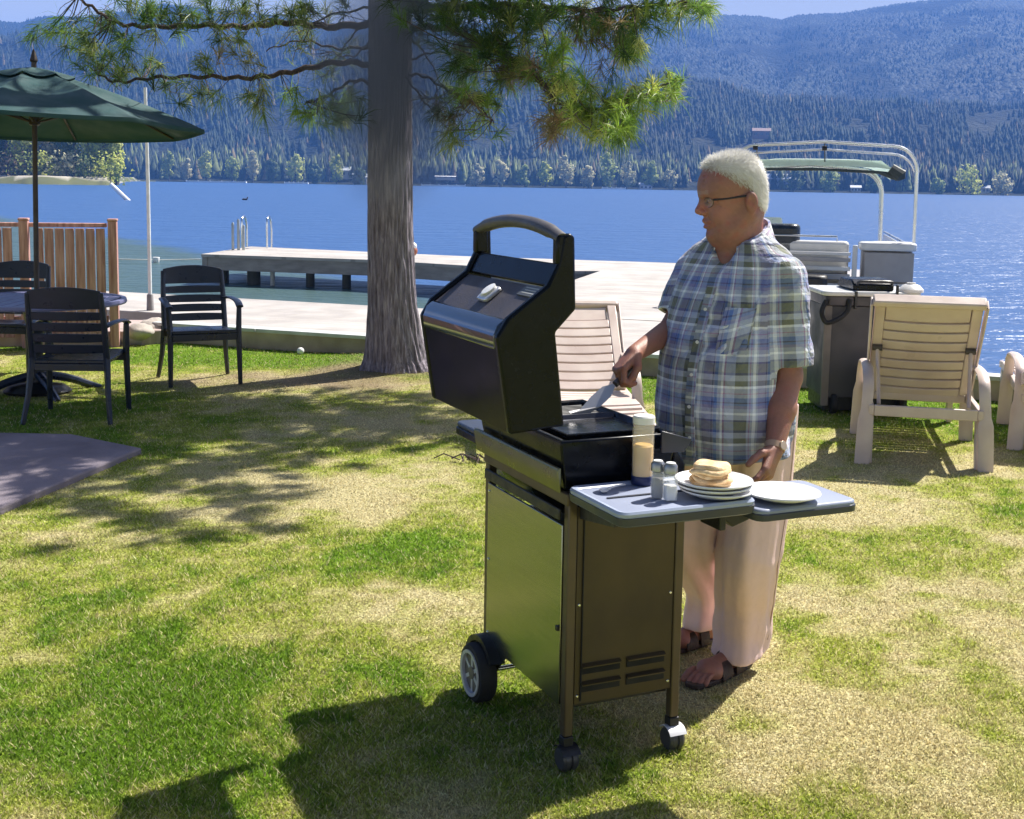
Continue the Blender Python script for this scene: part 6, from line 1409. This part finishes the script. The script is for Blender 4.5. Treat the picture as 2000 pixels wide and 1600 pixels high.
wv_ = nt.nodes.new('ShaderNodeTexNoise'); wv_.inputs['Scale'].default_value = 900; nt.links.new(uvn.outputs[0], wv_.inputs['Vector'])
mu = nt.nodes.new('ShaderNodeMapRange'); mu.inputs[3].default_value = .8; mu.inputs[4].default_value = 1.2; nt.links.new(wv_.outputs[0], mu.inputs[0])
sc2 = nt.nodes.new('ShaderNodeVectorMath'); sc2.operation = 'SCALE'; nt.links.new(mx.outputs['Result'], sc2.inputs[0]); nt.links.new(mu.outputs[0], sc2.inputs['Scale'])
nt.links.new(sc2.outputs[0], p.inputs['Base Color']); p.inputs['Roughness'].default_value = .85; p.inputs['Sheen Weight'].default_value = .2; p.inputs['Specular IOR Level'].default_value = .2
bn = nt.nodes.new('ShaderNodeTexNoise'); bn.inputs['Scale'].default_value = 22; bn.inputs['Detail'].default_value = 4; tc = nt.nodes.new('ShaderNodeTexCoord'); nt.links.new(tc.outputs['Object'], bn.inputs['Vector'])
bp = nt.nodes.new('ShaderNodeBump'); bp.inputs['Strength'].default_value = .9; bp.inputs['Distance'].default_value = .028; nt.links.new(bn.outputs[0], bp.inputs['Height']); nt.links.new(bp.outputs[0], p.inputs['Normal'])
PLAID = m
so = link('shirt', me, m, man)
# collar: a stand round the neck and two leaves in front
def plaid_uv(o, su=1.0):
    me_ = o.data; u_ = me_.uv_layers.new(name='plaid'); co = np.array([v.co for v in me_.vertices]); li_ = np.empty(len(me_.loops), np.int32); me_.loops.foreach_get('vertex_index', li_)
    q = co[li_]; u_.data.foreach_set('uv', np.stack([(q - M3) @ L3v * su, q[:, 2] + ((q - M3) @ F3) * .5], -1).astype(np.float32).ravel())
cb = MB(); rings = []
for k in range(33):
    a = R(-180 + 360 * k / 32); fr = math.cos(a)                # a=0 front
    if abs(a) < R(16): continue
    r_ = .080 + .008 * math.sin(a) ** 2; top = 1.545 - .085 * (.5 + .5 * fr) ** 1.3; base = top - .060
    cx_ = FW * (-.016 + .006) ; o_ = FW * math.cos(a) + LF * math.sin(a)
    def q_(rr, z): return MAN + cx_ + o_ * rr + V(0, 0, z)
    ou = .026 + .022 * max(0, fr); rings.append((a, [q_(r_ - .004, base), q_(r_ + .002, top), q_(r_ + .010, top + .002), q_(r_ + ou, base + .006 - .018 * max(0, fr)), q_(r_ + ou + .004, base + .002 - .018 * max(0, fr)), q_(r_ + .012, top - .008)]))
left = [r_ for a, r_ in rings if a < 0][::-1]; right = [r_ for a, r_ in rings if a > 0]
for side, nm in ((left, 'collar_leaf'), (right, 'collar_leaf')):
    o = obj(nm, MB().loft(side), PLAID, so, smooth=50); plaid_uv(o)
inb = MB(); ir = []
# placket with buttons and the chest pocket
def on_shirt(f_l, z, push=.002):
    rl, rf, cf = [float(np.interp(z, zs, t)) for t in (RLt, RFt, CFt)]; f = rf * (1 - min(.98, abs(f_l) / rl) ** 2.25) ** (1 / 2.25); return T_(f + cf + push, f_l, z)
pkq = []; 
for z in np.linspace(.80, 1.33, 14):
    pkq.append([on_shirt(-.016, z, .0), on_shirt(.016, z, .0), on_shirt(.016, z, .0050), on_shirt(-.016, z, .0050)])
o = obj('placket', MB().loft(pkq), PLAID, so, smooth=50); plaid_uv(o)
for z in (.86, .96, 1.06, 1.16, 1.26): 
    q = on_shirt(0, z, .005); obj('button', MB().cyl(q, q + FW * .003, .0055, 14), MATS['cap_white'], so)
pq = []
for z in np.linspace(1.13, 1.27, 6): pq.append([on_shirt(.065, z, .002), on_shirt(.095, z, .002), on_shirt(.150, z, .002), on_shirt(.150, z, .0065), on_shirt(.095, z, .0065), on_shirt(.065, z, .0065)])
o = obj('pocket', MB().loft(pq), PLAID, so, smooth=50); plaid_uv(o, .9)
# ---- trousers
tro = SDF((.34, 3.62, .03), (1.12, 4.50, .98), .0055)
def leg(pts, rs, ph):
    rs0 = list(rs); sp__ = smooth_path(pts, 10); zr = [q.z for q in pts]; P_ = [np.array(q) for q in sp__]
    rs = [float(np.interp(-q.z, [-z_ for z_ in zr], rs0)) for q in sp__]; rs = list(np.convolve(np.pad(rs, 4, 'edge'), np.ones(9) / 9, 'valid'))
    def fn(X, Y, Z):
        zc = np.array([q[2] for q in P_][::-1]); cx = np.interp(Z, zc, [q[0] for q in P_][::-1]); cy = np.interp(Z, zc, [q[1] for q in P_][::-1]); r_ = np.interp(Z, zc, rs[::-1])
        dx, dy = X - cx, Y - cy; an = np.arctan2(dy, dx); d = np.sqrt(dx * dx + dy * dy)
        f = .011 * np.sin(an * 3 + ph + 1.5 * Z) + .005 * np.sin(an * 7 + 2.5 * Z + ph) + .009 * (fbm(np.cos(an) * 2 + ph, np.sin(an) * 2, Z * 2.2, 3) - .5) * 2
        low = np.clip((.34 - Z) / .25, 0, 1); f = f + low * .004 * np.sin(Z * 48 + 2 * np.sin(an + ph) + ph) + .004 * np.exp(-((Z - .46 - .03 * np.sin(an * 2)) / .03) ** 2)
        return np.maximum(np.maximum((d - r_ - f) * .9, P_[-1][2] + .012 * np.sin(an + 1) - Z), Z - .95)
    return fn
lo, hi = (.36, 3.64, .04), (1.10, 4.48, .96)
hz_ = T_(.0, 0, .84)
tro.ell(T_(.01, 0, .86), (.17, .20, .17), [tuple(FW), tuple(LF), (0, 0, 1)], .01)
ankL = footL[0] - fdL * .0 + V(0, 0, .0); ankR = footR[0]
tro.fn(lo, hi, leg([T_(.0, .095, .92), T_(.015, .10, .62), T_(.03, .09, .40), V(ankL.x + .005, ankL.y - .02, .20), V(ankL.x, ankL.y - .015, .06)], [.118, .104, .096, .092, .090], .4), .012)
tro.fn(lo, hi, leg([T_(.0, -.095, .92), T_(.01, -.115, .62), T_(.01, -.125, .42), V(ankR.x + .01, ankR.y - .03, .20), V(ankR.x, ankR.y - .02, .085)], [.118, .104, .098, .094, .092], 2.2), .012)
tro.cap(ankL + V(0, 0, .03), ankL - V(0, 0, .05), .060, .070, .002, 'sub'); tro.cap(ankR + V(0, 0, .05), ankR - V(0, 0, .02), .062, .070, .002, 'sub')
tv, tf = tro.mesh(); tv = relax(tv, tf, 1, .3)
me = mesh_np('trousers', tv, tf, True)
CH = mat('beige_cotton', (.82, .60, .57), .85, var=.02, scale=40, bump=.5, bscale=14, spec=.2)
tn = CH.node_tree; trl = tn.nodes.new('ShaderNodeBsdfTranslucent'); trl.inputs[0].default_value = (.62, .42, .30, 1); mx = tn.nodes.new('ShaderNodeMixShader'); mx.inputs[0].default_value = .0
tn.links.new(tn.nodes['Principled BSDF'].outputs[0], mx.inputs[1]); tn.links.new(trl.outputs[0], mx.inputs[2]); tn.links.new(mx.outputs[0], tn.nodes['Material Output'].inputs[0])
to = link('trousers', me, CH, man)
sm_ = []
for z in np.linspace(.86, .085, 26):
    cxy = smooth_path([T_(.0, .095, .92), T_(.015, .10, .62), T_(.03, .09, .40), V(ankL.x + .005, ankL.y - .02, .20), V(ankL.x, ankL.y - .015, .06)], 10)
    q = min(cxy, key=lambda w_: abs(w_.z - z)); dv_ = (LF * .88 - FW * .30).normalized(); dd_ = np.linalg.norm(tv[:, :2] - np.array((q + dv_ * .12).xy), axis=1) + np.abs(tv[:, 2] - z) * 2
    k_ = tv[int(dd_.argmin())]; sm_.append(V(*k_))
obj('side_seam', MB().tube(smooth_path(sm_[::2], 3), .0022, 6), mat('seam_beige', (.42, .28, .23), .9), to)
# ---- sandals
LEA = mat('sandal_leather', (.045, .026, .020), .55, var=.25, scale=30, bump=.3, bscale=150)
for (p0, p1), d, s_ in (((footL[0], footL[1]), fdL, fsL), ((footR[0], footR[1]), fdR, fsR)):
    heel = V(p0.x, p0.y, 0) - d * .065; toe = V(p1.x, p1.y, 0) + d * .018; L_ = (toe - heel).length; ol_ = []
    for k in range(36):
        a = 2 * math.pi * k / 36; t = .5 - .5 * math.cos(a); wd = (.036 + .014 * t) * (abs(math.sin(a)) ** .6) * (1 if math.sin(a) > 0 else -1); ol_.append(heel + d * L_ * t + s_ * wd)
    sn = obj('sandal', MB().prism([q + V(0, 0, .002) for q in ol_], V(0, 0, .018)), LEA, man, bevel=.004)
    for t, wd, hh, wid_ in ((.60, .050, .060, .034), (.38, .046, .078, .026)):
        c0 = heel + d * L_ * t; rg_ = []
        for k in range(13):
            a = math.pi * k / 12; x = math.cos(a) * wd; z = .014 + (hh - .008) * math.sin(a) ** .7
            u0 = (math.cos(a), math.sin(a)); rg_.append([c0 + s_ * x - d * wid_ + V(0, 0, z), c0 + s_ * x + d * wid_ * .6 + V(0, 0, z - .006), c0 + s_ * (x + u0[0] * .004) + d * wid_ * .6 + V(0, 0, z - .003 + .003 * u0[1]), c0 + s_ * (x + u0[0] * .004) - d * wid_ + V(0, 0, z + .004)])
        obj('strap', MB().loft(rg_), LEA, sn, bevel=.001, smooth=60)
    if d is fdL:
        for i, o_ in enumerate((-.036, -.017, 0, .016, .031)): pass
# ---- hair
HAIR = leafy('white_hair', .45, .3)
def hairline(a, l, b):                                     # >0 where hair grows
    front = .080 + .010 * np.cos(l * 60)
    lim = np.interp(a, [-.12, -.06, -.035, -.02, .0, .03, .06, .085, .11], [-.080, -.060, .000, .022, .030, .050, .066, .080, .094])
    return b - lim
hs = SDF(tuple(np.array(HC) - .16), tuple(np.array(HC) + .18), .0036)
hs.ell(Hp(.003, 0, .037), (.1085, .0805, .0955), HM, .01).ell(Hp(-.016, 0, -.025), (.083, .0735, .072), HM, .03)
def cutf(X, Y, Z):
    rx, ry, rz = X - HC.x, Y - HC.y, Z - HC.z; a = rx * HF.x + ry * HF.y + rz * HF.z; l = rx * HL.x + ry * HL.y + rz * HL.z; b = rx * HU.x + ry * HU.y + rz * HU.z
    return hairline(a, l, b) * .8
hs.fn(tuple(np.array(HC) - .158), tuple(np.array(HC) + .178), lambda X, Y, Z: cutf(X, Y, Z), .014, 'sub') if False else None
hs.D = np.maximum(hs.D, -cutf(*[(hs.lo[i] + hs.h * np.arange(hs.n[i])).reshape([-1 if j == i else 1 for j in range(3)]) for i in range(3)]).astype(np.float32))
gx_, gy_, gz_ = [(hs.lo[i] + hs.h * np.arange(hs.n[i])).reshape([-1 if j == i else 1 for j in range(3)]) for i in range(3)]
hs.D = hs.D + (.004 * (fbm((gx_ + 0 * gy_ + 0 * gz_) * 60, gy_ * 60 + 0 * gz_, gz_ * 25, 2) - .5)).astype(np.float32)
hv, hf = hs.mesh()
rel = hv - np.array(HC); ha, hl, hb = rel @ np.array(HF), rel @ np.array(HL), rel @ np.array(HU)
dens = sstep(0, .045, hairline(ha, hl, hb))
me = mesh_np('hair', hv, hf, True); tint_attr(me, np.array([.84, .82, .79]) * dens[:, None] + np.array([.42, .30, .22]) * (1 - dens[:, None])); ho = link('hair', me, HAIR, man)
# strands
N = 34000; pick = RNG.integers(0, len(hv), N); p0 = hv[pick] + RNG.normal(size=(N, 3)) * .002; rel = p0 - np.array(HC)
ha, hl, hb = rel @ np.array(HF), rel @ np.array(HL), rel @ np.array(HU); dn = sstep(-.01, .03, hairline(ha, hl, hb)); ok = RNG.random(N) < dn * .9 + .1
p0, ha, hl, hb, dn = p0[ok], ha[ok], hl[ok], hb[ok], dn[ok]; N = len(p0)
nrm = np.stack([ha / .113 ** 2, hl / .085 ** 2, (hb - .04) / .1 ** 2], -1); nrm /= np.linalg.norm(nrm, axis=1)[:, None]
B3 = np.array([tuple(HF), tuple(HL), tuple(HU)]); nw = nrm @ B3
top = sstep(.06, .13, hb)[:, None]; frontw = sstep(.04, .09, ha)[:, None] * top
flow = np.array(HU) * (-.9) * (1 - top) + (-np.array(HF)) * (.55) + np.array(HF) * frontw * 1.15 + np.array(HU) * top * .25
flow = flow + RNG.normal(size=(N, 3)) * .20; d = nw * (.10 + .45 * top + .35 * frontw) + flow; d /= np.linalg.norm(d, axis=1)[:, None]
L = (.008 + .008 * RNG.random((N, 1)) + .013 * top * RNG.random((N, 1)) + .014 * frontw * RNG.random((N, 1))); s_ = np.cross(d, nw) ; s_ /= np.linalg.norm(s_, axis=1)[:, None] + 1e-9; s_ *= .0005
mid = p0 + d * L * .55; end = p0 + d * L - np.array([0, 0, 1]) * L * .12
v = np.stack([p0 - s_, p0 + s_, mid - s_ * .9, mid + s_ * .9, end], 1).reshape(-1, 3); b = np.arange(N)[:, None] * 5
me = mesh_np('hair_strands', v, np.concatenate([b + [0, 1, 3], b + [0, 3, 2], b + [2, 3, 4]]))
kk = RNG.random((N, 1)); tint_attr(me, np.repeat((np.array([.95, .94, .92]) * kk + np.array([.72, .70, .66]) * (1 - kk)) * (.75 + .25 * dn[:, None]), 5, 0)); link('hair_strands', me, HAIR, ho)
# ---- glasses, watch
GL = mat('glasses_dark', (.02, .016, .014), .3)
gb = -.011
for sg in (-1, 1):
    gpt = smooth_path([Hp(-.042, sg * .080, gb - .006), Hp(-.03, sg * .083, gb + .006), Hp(.0, sg * .080, gb + .006), Hp(.05, sg * .071, gb + .004), Hp(.092, sg * .060, gb + .004)], 4)
    if sg == -1 or HL.y < 0:
        pass
    if sg == -1: g_o = obj('glasses', MB().tube(gpt, .0022, 8, True, 1.5), GL, man)
    else: obj('temple', MB().tube(gpt, .0022, 8, True, 1.5), GL, g_o)
    lo_ = [Hp(.108 - .018 * (math.cos(a) * .5 + .5) * (1 if sg * 1 > 0 else 1) * 1.0 * 1, sg * (.034 + .024 * math.cos(a)), gb - .004 + .015 * math.sin(a)) for a in [2 * math.pi * k / 24 for k in range(25)]]
    obj('lens_frame', MB().tube(lo_, .0009, 6), GL, g_o)
    obj('lens', MB().prism(lo_[:24], HF * .0012), mat('lens_glass', (.85, .88, .9), .03, var=.01, alpha=.05), g_o, smooth=0)
obj('bridge', MB().tube(smooth_path([Hp(.106, -.012, gb), Hp(.112, 0, gb + .004), Hp(.106, .012, gb)], 4), .0016, 6), GL, g_o)
ax_ = (wL - eL).normalized(); wc = wL - ax_ * .012; e1 = LF - ax_ * LF.dot(ax_); e1.normalize(); e2 = ax_.cross(e1)
wt_ = MB(); rg_ = []
for a in [2 * math.pi * k / 30 for k in range(31)]:
    o_ = e1 * math.cos(a) + e2 * math.sin(a); rg_.append([wc + o_ * .029 - ax_ * .010, wc + o_ * .029 + ax_ * .010, wc + o_ * .0325 + ax_ * .010, wc + o_ * .0325 - ax_ * .010])
wo_ = obj('watch', MB().loft(rg_, caps=False), mat('watch_strap', (.45, .30, .20), .45, var=.1), man)
wn_ = (e1 * .75 + V(0, -.6, 0)).normalized(); wn_ = (wn_ - ax_ * wn_.dot(ax_)).normalized(); obj('watch_face', MB().cyl(wc + wn_ * .028, wc + wn_ * .036, .0145, 28), mat('watch_tan', (.5, .38, .26), .3, .3), wo_, bevel=.001)
# ---- spatula (its own thing, held)
sd_ = shaft.cross(V(0, 0, 1)).normalized(); su_ = sd_.cross(shaft).normalized()
gripc = wR + pdR * .074 + ndR * .028
s0 = gripc - shaft * .055; s1 = gripc + shaft * .05; b0 = gripc + shaft * .055; b1 = tipP
sp = thing('spatula', 'grey steel spatula in the right hand of the man, its tip on the grill', 'spatula', (0, 0, 0))
obj('handle', MB().tube([s0, s1], [.009, .011], 12), mat('spatula_grip', (.10, .09, .10), .4), sp)
Ld = (b1 - b0).length; tilt = (sd_ * .55 + su_ * .83).normalized(); tn_ = tilt.cross(shaft).normalized()
bl_ = [b0 - tilt * .004, b0 + shaft * Ld * .18 - tilt * .020, b0 + shaft * Ld * .45 - tilt * .022, b0 + shaft * Ld * .75 - tilt * .014, b1 - tilt * .004, b1 + tilt * .004, b0 + shaft * Ld * .75 + tilt * .012, b0 + shaft * Ld * .45 + tilt * .020, b0 + shaft * Ld * .18 + tilt * .020, b0 + tilt * .004]
obj('blade', MB().prism(bl_, tn_ * .0025), mat('spatula_steel', (.50, .50, .52), .38, .7), sp, smooth=0)
# ================================================================== AIR
hz, nt, p = nt_new('haze_air'); nt.nodes.remove(p)
pv = nt.nodes.new('ShaderNodeVolumePrincipled'); pv.inputs['Color'].default_value = (.13, .34, 1.0, 1)
pv.inputs['Density'].default_value = 0.00036; pv.inputs['Anisotropy'].default_value = 0.0
nt.links.new(pv.outputs[0], nt.nodes['Material Output'].inputs['Volume'])
haze = obj('haze', MB().box((-5200, -120, -4), (5200, 5700, HILL_TOP + 40)), hz, smooth=0)
tag(haze, 'blue summer haze over the lake and hills', 'haze', kind='stuff')
# thin smoke drifting up from the grill in front of the trunk
sm, nt, p = nt_new('grill_smoke'); nt.nodes.remove(p)
pv = nt.nodes.new('ShaderNodeVolumePrincipled'); pv.inputs['Color'].default_value = (.80, .88, 1.0, 1)
tc = nt.nodes.new('ShaderNodeTexCoord'); ln = nt.nodes.new('ShaderNodeVectorMath'); ln.operation = 'LENGTH'; nt.links.new(tc.outputs['Object'], ln.inputs[0])
mr = nt.nodes.new('ShaderNodeMapRange'); mr.inputs[1].default_value = .15; mr.inputs[2].default_value = 1.0; mr.inputs[3].default_value = 3.0; mr.inputs[4].default_value = 0.0; nt.links.new(ln.outputs['Value'], mr.inputs[0])
nt.links.new(mr.outputs[0], pv.inputs['Density']); nt.links.new(pv.outputs[0], nt.nodes['Material Output'].inputs['Volume'])
c = atY(765, 130, 9.9); so_ = obj('smoke', MB().ball(V(0, 0, 0), 1.0, 16), sm, smooth=60); so_.location = c; so_.scale = (.75, .5, 1.25)
tag(so_, 'faint pale smoke drifting in front of the upper pine trunk', 'smoke', kind='stuff')
